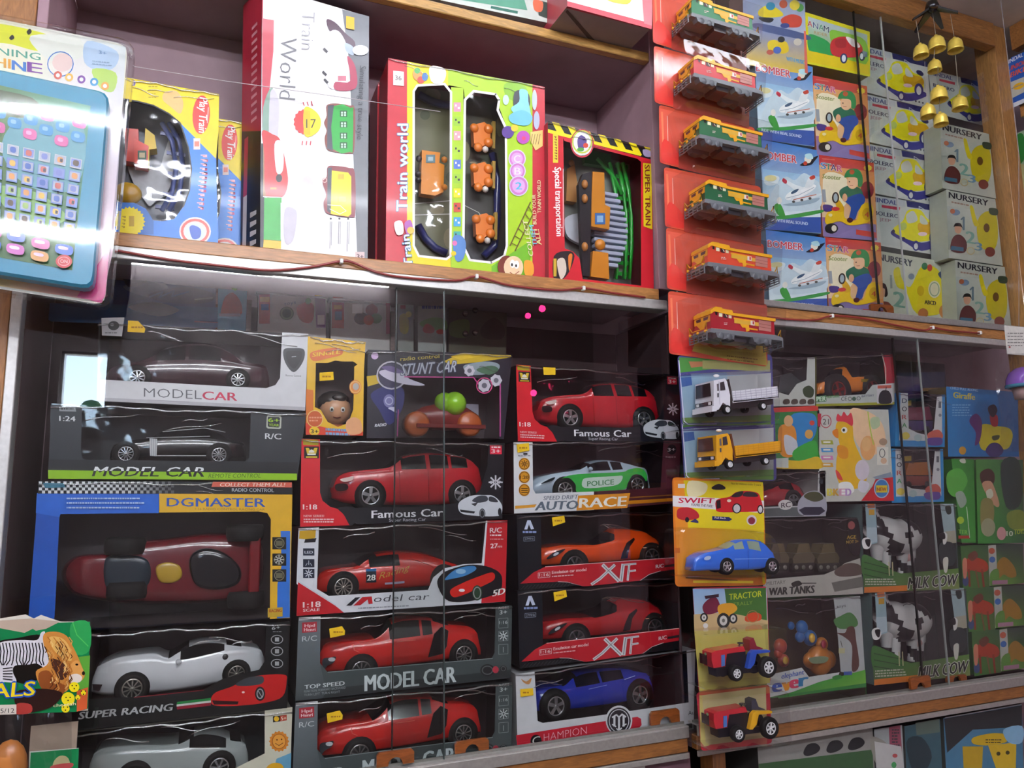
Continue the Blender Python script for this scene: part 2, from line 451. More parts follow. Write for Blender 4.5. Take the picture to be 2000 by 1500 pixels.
for o in [c for c in COL.objects if c.name.startswith('bottom_shelf')]:
    m = MB(); x0, x1 = (X0, X1+.018) if world_of(o).x < .6 else (X2+.002, X3); m.box((x0, .026, 1.1278), (x1, YB-.002, 1.1286), '#5d4a4e', 'wall'); m.build('deck', o)
# ledge added in the car cabinet for boxes that stand in for a reflection
t = thing('back_ledge', 'added narrow brown ledge carrying toy boxes that stand in for a reflection', 'shelf', (.3, .2, 1.775))
m = MB(); m.box((-.1, .174, 1.772), (.60, YB-.002, 1.786), '#5a4038', 'wood'); m.build('board', t)
m = MB()
for px in (486, 768): m = MB(); x = at(px, 620, .176).x; m.box((x-.004, .176, 1.7865), (x+.004, YB-.003, 1.9), '#6a5048', 'wood'); m.build('divider', t)
# uprights
def upright(name, label, x0, x1, z0, z1, col, k, y0=0.0, y1=YB-.001, strip=None):
    m = MB(); m.box((x0, y0, z0), (x1, y1, z1), col, k, .001); o = m.build(name); tag(o, label, 'panel'); return o
upright('partition_panel', 'mauve upright panel between the train set shelf and the glass case', X1+.001, X2-.001, 1.942, CEIL-.001, PINK, 'wall')
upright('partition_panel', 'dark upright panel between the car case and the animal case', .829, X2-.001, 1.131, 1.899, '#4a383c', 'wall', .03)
t = upright('corner_post', 'varnished wood corner post at the end of the glass cases', X3+.001, X3+.05, .0, CEIL-.001, '#a87845', 'woodv', -.004, .05)
t = upright('end_post', 'varnished wood post at the tablet end of the shelves', -.36, -.251, .0, CEIL-.001, '#a06c3c', 'woodv', -.004)
m = MB(); m.box((-.2505, -.006, 1.131), (-.2375, .022, 1.8985), '#d2d2d0', 'alu', .001); tag(m.build('side_channel'), 'white metal channel beside the car case', 'channel')
upright('shelf_upright', 'mauve side panel of the upper train set shelf', -.2505, -.2365, 1.942, 2.41, PINK, 'wall')
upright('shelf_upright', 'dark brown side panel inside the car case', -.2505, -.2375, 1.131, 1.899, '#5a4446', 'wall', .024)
m = MB(); m.box((X2+.0, -.01, 2.674), (X3, .02, CEIL-.001), '#a5713f', 'wood', .002); o = m.build('top_beam'); tag(o, 'wood beam over the sliding glass of the counting box case', 'beam'); o['kind'] = 'structure'
upright('lower_post', 'wood post under the bottom shelf between white tracks', .868, .895, .0, 1.092, '#8c5a30', 'woodv', .0, .04)
# inner lining of the two glass cases
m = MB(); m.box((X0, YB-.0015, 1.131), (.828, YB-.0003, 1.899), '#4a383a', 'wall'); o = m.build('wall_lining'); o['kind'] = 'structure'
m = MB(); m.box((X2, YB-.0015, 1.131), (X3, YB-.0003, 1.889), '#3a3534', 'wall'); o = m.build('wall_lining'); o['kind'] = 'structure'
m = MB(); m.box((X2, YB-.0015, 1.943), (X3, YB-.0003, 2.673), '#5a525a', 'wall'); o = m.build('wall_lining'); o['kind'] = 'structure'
# ---------------------------------------------------------------- toys: cars
def pxof(v):
    d = Vector(v)-EYE; z = d.dot(FW); return (1000+F*d.dot(RT)/z, 750-F*d.dot(UP)/z)
def floor_to(q, y, z):
    "the outline q with its lower corners set down at height z"
    o = [tuple(p) for p in q]
    for i in (2, 3):
        w = at(*q[i], y); o[i] = pxof((w.x, w.y, z))
    return o
def curve(flat, y, n=4):
    p = smooth(flat, n, False); w = [at(p[i], p[i+1], y) for i in range(0, len(p), 2)]
    return sorted(((v.x, v.z) for v in w))
def look(c, x):
    if x <= c[0][0]: return c[0][1]
    for (a, za), (b, zb) in zip(c, c[1:]):
        if x <= b: return za+(zb-za)*(x-a)/max(b-a, 1e-9)
    return c[-1][1]

def wheel(parent, c, r, w, rim='#b9babd', spokes=5, rimk='chrome', tyre='#121212', side=-1, dish=.66, sw=.16):
    "tyre with its own rim, outer face towards -Y"
    x, y, z = c; d = 1 if side < 0 else -1
    m = MB(); m.lathe(c, 'y', [(r*dish, d*w*.5), (r*dish, d*w*.1), (r*dish*1.05, 0), (r*.93, 0), (r, d*w*.18), (r, d*w*.85), (r*.9, d*w), (r*.3, d*w)], tyre, 'rubber', 22)
    t = m.build('wheel', parent)
    m = MB(); q = r*dish; sw = sw if spokes <= 6 else .62/spokes
    m.lathe(c, 'y', [(q, d*.0004), (q*.9, -d*.0004), (q*.84, d*w*.12)], rim, rimk, 22)
    m.lathe(c, 'y', [(0.0001, d*w*.3), (q*.97, d*w*.3)], '#17171a' if spokes else rim, 'plastic', 16)
    m.lathe(c, 'y', [(0.0001, -d*.0003), (q*.17, -d*.0003), (q*.2, d*w*.2)], rim, rimk, 10)
    for i in range(spokes):
        a = 2*math.pi*i/spokes+.3; ca, sa = math.cos(a), math.sin(a); h = q*sw
        def pt(u, v, e): return (x+u*ca-v*sa, y+d*e, z+u*sa+v*ca)
        V = [pt(q*.1, -h, .0002), pt(q*.9, -h*1.25, .0006), pt(q*.9, h*1.25, .0006), pt(q*.1, h, .0002)]
        V += [pt(q*.1, -h, w*.25), pt(q*.9, -h*1.25, w*.25), pt(q*.9, h*1.25, w*.25), pt(q*.1, h, w*.25)]
        m.add(V, [(0,1,2,3), (0,4,5,1), (2,6,7,3)], rim, rimk, False)
    m.build('rim', t)
    return t

def car(label, prof, belt, bot, y, W, col, wheels, wins=(), glass=(), body_k='paint', group=None, spokes=5, rim='#b9babd', name='toy_car', cat='toy car',
        decal=None, wcol='#0e0f12', roof=.62, taper=.3, hood=True, mirror=None, both=True, arch=1.14, lamp=None, pillars=None):
    """a toy car seen from its side, nose to the left: prof, belt and bot are its upper outline, shoulder and sill read off the photograph
    on the near side y; W is its width; wheels (x, y, radius) in pixels; wins side-window spans, glass windscreen spans in pixel x"""
    pc, bc, sc = curve(prof, y), curve(belt, y), curve(bot, y)
    xa, xb = pc[0][0], pc[-1][0]; cy = y+W/2
    zs = [p[1] for p in pc]; gmax = max(max(look(pc, x)-look(bc, x) for x, _ in pc), 1e-4)
    X = lambda px: at(px, prof[1], y).x
    marks = sorted(X(v) for s in list(wins)+list(glass) for v in s)
    xs = [xa+(xb-xa)*i/46 for i in range(47)]
    for mk in marks:                                   # stations on the window edges
        k = min(range(1, 46), key=lambda i: abs(xs[i]-mk)); xs[k] = mk
    xs.sort()
    W_ = [(X(a), X(b)) for a, b in wins]; G_ = [(X(a), X(b)) for a, b in glass]
    V = []; rings = []
    for x in xs:
        t = (x-xa)/(xb-xa); h = W/2*(1-taper*abs(2*t-1)**5)
        zt, zb = look(pc, x), look(sc, x); zt = max(zt, zb+.002); zm = min(look(bc, x), zt)
        g = max(0, min(1, (zt-zm)/gmax)); zm = zt-(zt-zm) if zt-zm > .0015 else zt-.0015; zm = max(zm, zb+.001)
        hr = h*(.86-(.86-roof)*g)
        half = [(h*.78, zb), (h*.97, zb+.14*(zm-zb)), (h, zb+.55*(zm-zb)), (h*.985, zb+.86*(zm-zb)), (h*.93, zm), ((h*.9+hr)/2, zm+(zt-zm)*.5), (hr*1.04, zm+(zt-zm)*.86), (hr*.82, zt), (0, zt+.03*W*(1 if g > .3 else .6))]
        ring = [(x, cy-a, z) for a, z in half]+[(x, cy+a, z) for a, z in half[-2::-1]]
        rings.append(len(V)); V += ring
    n = 17; body, win = [], []
    for i in range(len(xs)-1):
        xm = (xs[i]+xs[i+1])/2
        sw_ = any(a < xm < b for a, b in W_); gl = any(a < xm < b for a, b in G_)
        for j in range(n-1):
            f = (rings[i]+j, rings[i+1]+j, rings[i+1]+j+1, rings[i]+j+1)
            jj = j if j < 8 else 15-j
            (win if (sw_ and jj in (4, 5)) or (gl and jj in (6, 7)) else body).append(f)
        body.append((rings[i]+n-1, rings[i+1]+n-1, rings[i+1], rings[i]))
    body += [tuple(range(n)), tuple(range(rings[-1]+n-1, rings[-1]-1, -1))]
    t = thing(name, label, cat, ((xa+xb)/2, cy, min(z for _, _, z in V)-.0005), group)
    m = MB(); m.add(V, body, col, body_k)
    s0 = abs(at(wheels[0][0]+1, wheels[0][1], y).x-at(wheels[0][0], wheels[0][1], y).x) if wheels else .0008
    for cx, cyp, r in wheels:                          # dark wheel arches
        p = at(cx, cyp, y); q = r*s0*arch
        m.lathe((p.x, y-.0005, p.z), 'y', [(.0001, .0), (q, 0), (q, .012)], '#0a0a0b', 'matt', 22)
    m.build('body', t)
    if win: m = MB(); m.add(V, win, wcol, 'gloss'); m.build('window_glass', t)
    for cx, cyp, r in wheels:
        p = at(cx, cyp, y); q = r*s0
        wheel(t, (p.x, y-.0012, p.z), q, min(.02, W*.3), rim, spokes)
        if both: wheel(t, (p.x, y+W+.0012, p.z), q, min(.02, W*.3), rim, spokes, side=1)
    if mirror:
        p = at(*mirror, y); m = MB()
        for e, yy in ((-1, y+W*.02), (1, y+W*.86)): m = MB(); m.ball((p.x, yy+e*.004, p.z), .006, col, body_k, 8, (.7, 1, .7), 6); m.build('side_mirror', t)
    if decal:
        m = MB(); decal(Art(m, y-.0007, 'gloss')); m.build('side_marking', t)
    if lamp:
        m = MB(); a = Art(m, y-.0005, 'chrome'); a.bl('#d8dde2', *lamp); m.build('headlamp', t)
    return t

class WB:
    "a carton: printed front on the plane y, closed or with a clear window"
    def __init__(s, label, q, y=.03, d=.115, side='#15131a', inner='#0d0b0e', group=None, name='toy_box', cat='toy box', floor=None, front=None, bx=0, k='card', inner_side=None, top=None, bot=None):
        q = quad(*q)
        if floor: q = floor_to(q, y, floor)
        s.q, s.y, s.d = q, y, d
        s.t = thing(name, label, cat, base_of(q, y, d), group)
        carton(q, y, d, side, inner, top, bot, bx, front, inner_side).build('carton', s.t)
        s.m = MB(); s.a = Art(s.m, y-.0004, k); s.inner = inner; s.a.zmin = min(at(*c, y).z for c in q)
    def sticker(s, *p, col='#f2c41c'):
        m = MB(); a = Art(m, s.y-.0032, 'matt'); a.pg(col, *p)
        cx = sum(p[0::2])/(len(p)/2); cy = sum(p[1::2])/(len(p)/2); w = (max(p[0::2])-min(p[0::2]))
        a.lines('#b07818', cx-w*.3, cy-1, cx+w*.25, 1, 3, 3); m.build('price_sticker', s.t)
    def done(s, film=None, part='front_panel', fold=True):
        if s.m.f: s.m.build(part, s.t)
        if s.inner is not None:
            m = MB(); f = film or [c for p in s.q for c in p]
            m.face([at(f[i], f[i+1], s.y+.0003) for i in range(0, len(f), 2)], '#ffffff', 'film'); m.build('window_film', s.t)
            if fold:      # fold tubes added along the film's top edge to catch wavy highlights
                a, b = at(*s.q[0], s.y), at(*s.q[1], s.y); L = (b-a).length; n = 26; ph = R.random()*6; m = MB()
                m.tube([a.lerp(b, i/n)+Vector((0, -.0014, -.0035+.0016*math.sin(i*.55+ph)+.0009*math.sin(i*1.7+ph))) for i in range(n+1)], .0014, '#fff', 'fold', 6)
                for k in range(3):
                    u = .15+R.random()*.7; c = a.lerp(b, u); w_ = .012+R.random()*.03; dz_ = -.008-R.random()*.02; sg = R.choice((-1, 1))
                    m.tube([c+Vector(((j/6-.5)*w_*2, -.001, dz_+sg*w_*.35*(j/6-.5)+.002*math.sin(j))) for j in range(7)], .0008, '#fff', 'fold', 5)
                m.build('film_fold_glint', s.t)
        return s.t
# ---------------------------------------------------------------- boxed model cars, first column of the car case
FL = 1.1295      # height of the cabinet floor
def icon(a, cx, cy, r, col, bg=None, k=0):
    "little pictogram: arrows round a cross"
    if bg: a.rc(bg, cx-r*1.25, cy-r*1.25, cx+r*1.25, cy+r*1.25)
    for i in range(8):
        t = math.pi*i/4
        if k == 1 and i % 2: continue
        a.ln(col, r*.22, cx+r*.25*math.cos(t), cy+r*.25*math.sin(t), cx+r*math.cos(t), cy+r*math.sin(t))
# white box, dark car
b = WB('white window box with a dark car and a shield emblem, over the lime striped box', (192, 629, 602, 653, 596, 802, 189, 783), side='#b9b8bc', inner='#3c2a32')
a = b.a
a.pg('#d7d6da', 190, 741, 330, 748, 470, 756, 520, 758, 538, 752, 547, 738, 551, 649, 602, 652, 596, 802, 189, 783)
a.pg('#b6b3ba', 189, 776, 596, 795, 596, 802, 189, 783)
a.tx('MODEL', 281, 775, 394, 780, 18, '#5a5a60', -.012)
a.tx('CAR', 396, 780, 463, 783, 16, '#c2264a', .03)
a.ln('#88868c', .7, 288, 781, 370, 785)
a.bl('#3a393d', 554, 683, 573, 680, 594, 683, 592, 706, 574, 727, 557, 708); a.bl('#1d1c1f', 559, 687, 573, 685, 589, 687, 587, 704, 574, 720, 561, 706); a.ln('#c8c8cc', 1.2, 570, 697, 578, 696)
a.tx('Remote Control', 558, 735, 588, 736, 4, '#44434a')
a.pg('#bdbabf', 198, 621, 243, 620, 238, 657, 199, 655); a.el('#3a3a3e', 222, 636, 11, 9); a.el('#aaa8ad', 219, 634, 4, 3); a.lines('#6a686e', 205, 649, 236, 1, 3, 2)
b.sticker(250, 626, 270, 627, 284, 642, 282, 650, 249, 648)
b.done()
car('dark maroon toy saloon in the white window box on top of the first stack',
    (204, 733, 215, 716, 240, 708, 275, 703, 300, 690, 325, 675, 370, 667, 415, 669, 450, 684, 480, 705, 520, 712, 528, 735), (204, 716, 280, 705, 400, 703, 528, 714), (204, 752, 365, 758, 528, 762),
    .05, .085, '#3a1622', [(268, 737, 24), (465, 741, 23)], wins=((302, 360), (367, 430)), glass=((280, 318), (435, 478)), spokes=9)
# black box with lime stripe
b = WB('black window box with a lime stripe and a black vintage car', (100, 788, 599, 806, 580, 938.5, 93, 935.5), side='#1c1f24', inner='#2a2a2e')
a = b.a; g = '#25292f'
a.pg(g, 100, 790, 160, 792, 158, 884, 162, 896, 172, 899, 478, 901, 487, 893, 490, 803, 598, 807, 580, 938, 94, 935)
a.pg('#16181c', 95, 897, 582, 903, 580, 926, 94, 919)
a.tx('MODEL CAR', 180, 930, 398, 931, 19, '#e4e6ea', .03, .35)
a.pg('#8fc016', 94, 918, 580, 925, 580, 938, 94, 935)
a.tx('MODEL CAR', 180, 930, 398, 931, 19, '#14160f', .03, .35, hi=.56)
a.tx('REMOTE CONTROL', 407, 933, 509, 933, 8, '#4c6a08', .0, .2)
a.tx('1:24', 116, 822, 147, 823, 10, '#d6d8da', .03); a.pg('#8a8c90', 115, 794, 147, 795, 149, 804, 116, 803); a.lines('#2a2c30', 119, 797, 146, 1, 3, 3)
a.pg('#b9bcb0', 523, 811, 547, 812, 550, 815, 549, 836, 546, 838, 523, 837, 520, 834, 521, 814); a.pg('#20242a', 524, 814, 545, 815, 547, 817, 546, 833, 544, 835, 525, 834, 523, 832, 523, 816)
a.tx('6+', 524, 824, 546, 825, 8, '#a2cc22', .04); a.tx('YEAR', 525, 832, 545, 833, 5, '#a2cc22', .03)
a.tx('R/C', 518, 857, 549, 858, 11, '#d8dadc', .03)
b.done()
def dec(a):
    a.pg('#c9ccce', 292, 856, 307, 857, 306, 891, 293, 890)
    for x in (296, 300, 304): a.ln('#7c8084', .7, x, 857, x, 890)
    a.ln('#c9ccce', 1.4, 307, 890, 402, 890); a.ln('#c9ccce', 1.2, 318, 843, 400, 836, 440, 844); a.ln('#b9bcbe', 1.2, 286, 855, 410, 852)
car('black toy vintage car with silver trim in the box with the lime stripe',
    (214, 880, 220, 868, 250, 860, 292, 855, 312, 842, 340, 834, 395, 832, 425, 843, 445, 855, 478, 864, 482, 882), (214, 868, 290, 857, 400, 855, 482, 866), (214, 900, 350, 899, 482, 901),
    .05, .08, '#101114', [(246, 886, 24), (428, 888, 24)], wins=((312, 352), (357, 412)), glass=((294, 316), (422, 446)), spokes=12, decal=dec)
# blue and yellow box
b = WB('large blue and yellow box with a checkered strip and a red racer inside', (75, 939, 571, 942, 566, 1207, 53, 1238), side='#1d2c50', inner='#4a4246', d=.12)
a = b.a
a.pg('#1f54b4', 74, 962, 125, 962, 116, 1010, 108, 1180, 104, 1236, 53, 1239); a.pg('#2a66cc', 72, 963, 312, 964, 310, 1002, 118, 1004, 116, 1010, 70, 1002)
a.pg('#1b1d22', 75, 939, 571, 942, 571, 965, 74, 964)
for r_ in range(4):
    for i in range(44):
        if (i+r_) % 2 == 0:
            f = max(.12, 1-max(0, i-22)/22); x = 76+i*6; c = lin('#dfe2e4'); a.rc((c[0]*f+.01, c[1]*f+.012, c[2]*f+.016), x, 940.5+r_*5.8, x+6, 946.3+r_*5.8)
a.pg('#3f7890', 84, 943, 124, 944, 128, 952, 88, 953)
a.pg('#d4614c', 416, 941, 570, 942, 570, 952, 413, 951); a.tx('COLLECT THEM ALL!', 429, 950, 556, 950, 7, '#f2d8c8', .03, .2)
a.tx('RADIO CONTROL', 453, 960, 535, 961, 7, '#b8c0c8', .02)
a.pg('#e2b02c', 311, 964, 571, 966, 566, 1207, 527, 1209, 529, 1014, 522, 1002, 505, 999, 311, 1001)
a.tx('DGMASTER', 326, 989, 518, 990, 17, '#2f56b0', .03); a.tx('1:16 RADIO CONTROL RACING CAR', 381, 996, 517, 997, 4, '#8a7438')
a.pg('#2f70cc', 548, 1037, 567, 1037, 566, 1206, 541, 1208, 542, 1140, 550, 1105, 549, 1062)
a.lines('#a8c4e8', 130, 972, 300, 3, 9, 3)
for y0_, k_ in ((1049, 0), (1081, 1), (1112, 2)):
    a.rc('#1b1a18', 532, y0_, 559, y0_+24); a.ring('#8f8a70', 545.5, y0_+12, 10, 1.3)
    if k_ == 1: icon(a, 545, 1093, 9, '#c8c8c0')
    else: a.rc('#6a6650', 539, y0_+7, 552, y0_+17)
a.pg('#c8a434', 523, 1188, 552, 1186, 552, 1204, 523, 1206); a.tx('RACING', 526, 1196, 550, 1195, 6, '#a02818', .03)
b.done(film=(113, 1001, 531, 1001, 529, 1209, 103, 1237))
# the red racer, its top turned to the viewer
y = .085
t = thing('toy_car', 'red toy racer lying with its top outwards in the blue and yellow box', 'toy car', (*at(320, 1190, y)[:2], at(320, 1195, y).z))
m = MB(); A = lambda px, py, dy=0: at(px, py, y+dy)
def dome(m, flat, top, y0, y1, col, kind='paint', n=5):
    "rounded slab: outline on the plane y0, shrinking to a crown at y1 nearer the viewer"
    P = smooth(flat, n); N = len(P)//2; cx = sum(P[0::2])/N; cyy = sum(P[1::2])/N; V = []
    st = ((1, 0), (.985, .45), (.94, .75), (.84, .92), (.6, 1.0))
    for s_, h_ in st:
        for i in range(N): V.append(at(cx+(P[2*i]-cx)*s_, cyy+(P[2*i+1]-cyy)*s_, y0+(y1-y0)*h_))
    Fs = [(k*N+i, k*N+(i+1) % N, (k+1)*N+(i+1) % N, (k+1)*N+i) for k in range(len(st)-1) for i in range(N)]+[tuple(range((len(st)-1)*N, len(st)*N))]
    m.add(V, Fs, col, kind)
dome(m, (122, 1110, 150, 1085, 215, 1078, 250, 1060, 330, 1050, 420, 1040, 500, 1050, 515, 1090, 505, 1150, 440, 1175, 330, 1180, 230, 1178, 150, 1165, 124, 1140), 0, y+.02, y-.02, '#6e1420'); m.build('body', t)
m = MB(); dome(m, (372, 1085, 400, 1070, 440, 1080, 470, 1110, 465, 1140, 425, 1152, 385, 1145, 370, 1115), 0, y-.017, y-.03, '#15161c', 'gloss'); m.build('cockpit', t)
m = MB(); dome(m, (205, 1092, 240, 1084, 285, 1090, 296, 1120, 284, 1148, 240, 1152, 206, 1146), 0, y-.016, y-.024, '#1c2c38', 'plastic'); m.build('engine_cover', t)
m = MB(); dome(m, (304, 1108, 325, 1098, 350, 1104, 356, 1125, 340, 1138, 312, 1136), 0, y-.018, y-.024, '#b8942c', 'plastic'); m.build('badge', t)
for px, py in ((246, 1065), (250, 1150), (478, 1040), (480, 1168)):
    q = A(px, py); m = MB(); m.lathe((q.x, y-.012, q.z), 'z', [(.0001, -.012), (.026, -.012), (.028, -.006), (.028, .006), (.026, .012), (.0001, .012)], '#101012', 'rubber', 18); m.build('wheel', t)
m = MB(); q = A(492, 1105); m.box((q.x-.006, y-.03, q.z-.045), (q.x+.01, y-.022, q.z+.045), '#7a0f1a', 'paint', .002); m.build('rear_wing', t)
# black box with the white sports car
b = WB('black window box with a white sports car and a printed red car', (178, 1236, 567, 1214, 561, 1383, 149, 1427), side='#17191a', inner='#54444a')
a = b.a; g = '#121415'
a.pg(g, 160, 1366, 276, 1360, 398, 1347, 433, 1327, 470, 1316, 506, 1308, 518, 1290, 520, 1217, 566, 1214, 561, 1383, 149, 1427)
a.ln('#7e1a28', 1.5, 262, 1362, 398, 1348)
a.tx('SUPER RACING', 153, 1405, 335, 1388, 14, '#b4b6b8', .05, .25)
a.pg('#1c7a3a', 346, 1371, 412, 1363, 412, 1368, 345, 1376); a.pg('#c8ccc8', 345, 1376, 412, 1368, 412, 1372, 345, 1380); a.pg('#8c1c30', 345, 1380, 412, 1372, 412, 1378, 346, 1386)
a.bl('#c01c1c', 412, 1366, 422, 1352, 455, 1340, 480, 1325, 520, 1318, 556, 1318, 560, 1330, 552, 1360, 520, 1372, 470, 1378, 420, 1378)
a.bl('#3a4046', 460, 1337, 482, 1324, 512, 1321, 512, 1335, 480, 1340); a.pg('#30080c', 414, 1368, 466, 1370, 464, 1376, 418, 1376); a.el('#1c1c1e', 508, 1355, 10, 14); a.ring('#a8aab0', 508, 1355, 7, 2, 10); a.ln('#a8aab0', 1.5, 504, 1349, 512, 1362); a.el('#e8c8c8', 475, 1352, 3, 2)
a.tx('6+', 531, 1230, 547, 1228, 6, '#b8babc', .02); a.lines('#88888c', 533, 1233, 549, 1, 3, 1.5)
for cy_ in (1249, 1272, 1296): a.ring('#a4a6a8', 541, cy_, 12, 1.5, 9); a.rc('#a4a6a8', 537, cy_-4, 545, cy_+4)
b.done()
wc = car('white toy sports car in the black box below the blue and yellow box',
    (178, 1330, 182, 1312, 200, 1300, 228, 1288, 262, 1282, 303, 1279, 326, 1288, 345, 1277, 368, 1264, 392, 1257, 425, 1256, 450, 1261, 485, 1266, 511, 1273, 518, 1290, 514, 1310), (178, 1314, 228, 1292, 303, 1283, 350, 1290, 420, 1276, 460, 1268, 518, 1276), (178, 1358, 215, 1362, 340, 1352, 440, 1335, 514, 1324),
    .05, .084, '#e3e5e9', [(258, 1345, 31), (462, 1316, 27)], wins=((350, 412), (412, 436)), glass=((326, 366), (440, 470)), spokes=10, rim='#c9c6bc', mirror=(349, 1292),
    decal=lambda a: (a.pg('#2a1c20', 180, 1336, 200, 1337, 194, 1350, 182, 1348)))
m = MB(); q = at(440, 1283, .0505); m.lathe((q.x, .0505, q.z), 'y', [(.0001, -.0008), (.004, -.0006), (.0044, .002)], '#2e3034', 'plastic', 14); m.build('fuel_cap', wc)
# pale box with the silver car
b = WB('pale window box with a silver car and a smiling sun, lowest of the first stack', (138, 1431, 571, 1384, 565, 1500, 130, 1560), side='#8e8c80', inner='#3c4448', floor=FL, d=.12)
a = b.a
a.pg('#d2d0bc', 517, 1388, 571, 1381, 566, 1540, 517, 1545); a.pg('#b8b6a4', 517, 1388, 571, 1383, 571, 1388, 517, 1393)
a.pg('#2a2418', 533, 1399, 560, 1396, 560, 1407, 533, 1411); a.el('#e8b828', 540, 1404, 5); a.pg('#b8402c', 547, 1398, 560, 1396, 560, 1407, 547, 1409); a.tx('5+', 549, 1407, 559, 1406, 7, '#f0e0c8', .03)
a.el('#d8862c', 545, 1448, 20, 21, 32, star=.86); a.el('#e8a040', 545, 1448, 14, 15); a.ring('#a85c1c', 545, 1448, 14, 1.5, 15); a.el('#6a3810', 541, 1445, 1.5); a.el('#6a3810', 550, 1444, 1.5); a.ln('#6a3810', 1.2, 538, 1452, 545, 1456, 553, 1451)
a.pg('#6aa8c8', 540, 1482, 569, 1470, 567, 1520, 530, 1520); a.bl('#e0a820', 520, 1500, 535, 1490, 552, 1495, 555, 1520, 520, 1525)
a.pg('#d2d0bc', 460, 1500, 520, 1470, 520, 1546, 440, 1556)
b.done()
car('silver toy car in the pale box with the smiling sun',
    (172, 1500, 180, 1480, 205, 1466, 260, 1460, 340, 1458, 380, 1440, 400, 1436, 430, 1440, 455, 1450, 478, 1456, 486, 1480), (172, 1484, 210, 1468, 340, 1462, 400, 1462, 486, 1462), (172, 1545, 330, 1530, 486, 1510),
    .05, .085, '#aab2b0', [(262, 1520, 32), (428, 1499, 31)], wins=((368, 395), (398, 440)), glass=((346, 376), (448, 470)), spokes=7, wcol='#15181a')
# ---------------------------------------------------------------- boxed model cars, second and third column
def emblem(a, x0, y0, x1, y1, sl=0):
    a.rc('#17120c', x0, y0, x1, y1, sl); w = x1-x0; h = y1-y0; cx = (x0+x1)/2; d = w*sl/2
    a.pg('#d6b82a', x0+w*.1, y0+h*.12, x0+w*.3, y0+h*.12, cx, y0+h*.5+d, x1-w*.3, y0+h*.12+2*d, x1-w*.1, y0+h*.12+2*d, x1-w*.2, y0+h*.62, cx, y0+h*.74+d, x0+w*.2, y0+h*.62)
    a.rc('#e8e4d8', x0+w*.22, y0+h*.6, x1-w*.22, y0+h*.74, sl); a.rc('#d6b82a', x0+w*.12, y0+h*.84, x1-w*.12, y0+h*.95, sl)
    a.bl('#e8e4d8', x0+w*.3, y0+h*.5, cx, y0+h*.25, x1-w*.3, y0+h*.5+d)
# red and black SUV box
def suv_box(label, gr):
    b = WB(label, (589, 857, 986, 866, 981, 1013, 586, 1029), side='#16151b', inner='#5a4e50', inner_side='#4a4044', group=gr)
    a = b.a; K = '#15151c'
    a.pg(K, 946, 864, 986, 866, 981, 1013, 700, 1024, 640, 1000, 690, 992, 760, 990, 850, 988, 912, 980, 938, 956, 952, 910, 954, 868)
    a.pg('#d01c28', 589, 857, 625, 858, 625, 962, 630, 978, 645, 990, 664, 995, 676, 1012, 683, 1026, 586, 1030)
    a.bl('#15151c', 660, 992, 690, 991, 700, 1010, 690, 1024, 683, 1026, 672, 1006)
    a.pg('#b09a18', 592, 858, 622, 859, 622, 870, 592, 869); emblem(a, 594, 872, 623, 895)
    a.tx('1:18', 592, 995, 619, 995, 10, '#f2e4e2', .04); a.tx('NEW SERIES!', 593, 1010, 633, 1010, 4.5, '#f0c0c0', .02)
    a.lines('#f0c8c8', 593, 1013, 652, 2, 5, 2.5)
    a.tx('Famous Car', 726, 1012, 865, 1008, 15, '#e6e4ea', .03); a.tx('Super Racing Car', 760, 1019, 832, 1017, 6, '#b8b6c0', .02)
    a.rc('#e02440', 957, 869, 980, 887); a.tx('3+', 960, 885, 977, 885, 8, '#f4dcdc', .04); a.lines('#f4dcdc', 960, 872, 978, 1, 3, 3)
    icon(a, 968, 942, 13, '#d4d2da'); a.tx('STOP', 958, 945, 978, 945, 6, '#d4d2da', .05)
    # printed white SUV
    a.bl('#ccd0d8', 895, 993, 898, 980, 915, 970, 930, 967, 945, 967, 962, 968, 975, 978, 981, 990, 979, 1004, 970, 1008, 940, 1008, 905, 1004)
    a.bl('#3a3e48', 922, 978, 934, 969, 950, 969, 952, 978, 935, 982); a.bl('#2e3038', 955, 978, 956, 970, 966, 972, 973, 980, 965, 981)
    a.el('#22242a', 942, 1003, 6, 10); a.ring('#8a8c94', 942, 1003, 5, 1.5, 8); a.el('#22242a', 976, 1000, 3.5, 8); a.pg('#22242a', 898, 995, 928, 999, 926, 1003, 900, 1000); a.pg('#303238', 920, 984, 934, 981, 928, 989)
    return b
FG = None
b = suv_box('red and black window box of a red SUV, over the car numbered 28', FG); fam = b.done()
prof = (655, 965, 655, 946, 663, 931, 682, 922, 719, 917, 754, 914, 775, 904, 787, 893, 806, 887, 847, 883, 890, 887, 920, 894, 934, 907, 945, 922, 947, 945, 941, 966)
belt = (655, 946, 682, 926, 754, 918, 820, 916, 900, 914, 935, 914, 947, 926); bot = (655, 974, 690, 984, 800, 986, 880, 984, 941, 972)
def suv_dec(a):
    a.bl('#20080c', 656, 946, 676, 945, 680, 953, 674, 958, 657, 958); a.bl('#e8d0c8', 664, 936, 680, 932, 690, 930, 688, 938, 672, 941)
    a.ln('#7a1018', .8, 836, 918, 838, 978); a.ln('#7a1018', .8, 780, 920, 782, 980); a.ln('#e07880', 1.1, 700, 922, 760, 919)
suv = car('red toy SUV in the red and black box over the car numbered 28', prof, belt, bot, .046, .085, '#c01a26', [(724, 968, 27), (903, 965, 26)], wins=((785, 834), (842, 878), (884, 916)), glass=((752, 790), (928, 940)), spokes=5, decal=suv_dec, rim='#c4c6ca')
b.sticker(0, 0, 1, 0, 1, 1) if False else None
dx = at(1012, 861, .03).x-at(587, 1028, .03).x; dz = at(1012, 861, .03).z-at(587, 1028, .03).z
copy_thing(fam, (dx, 0, dz), 'red and black window box of a red SUV, over the police car box')
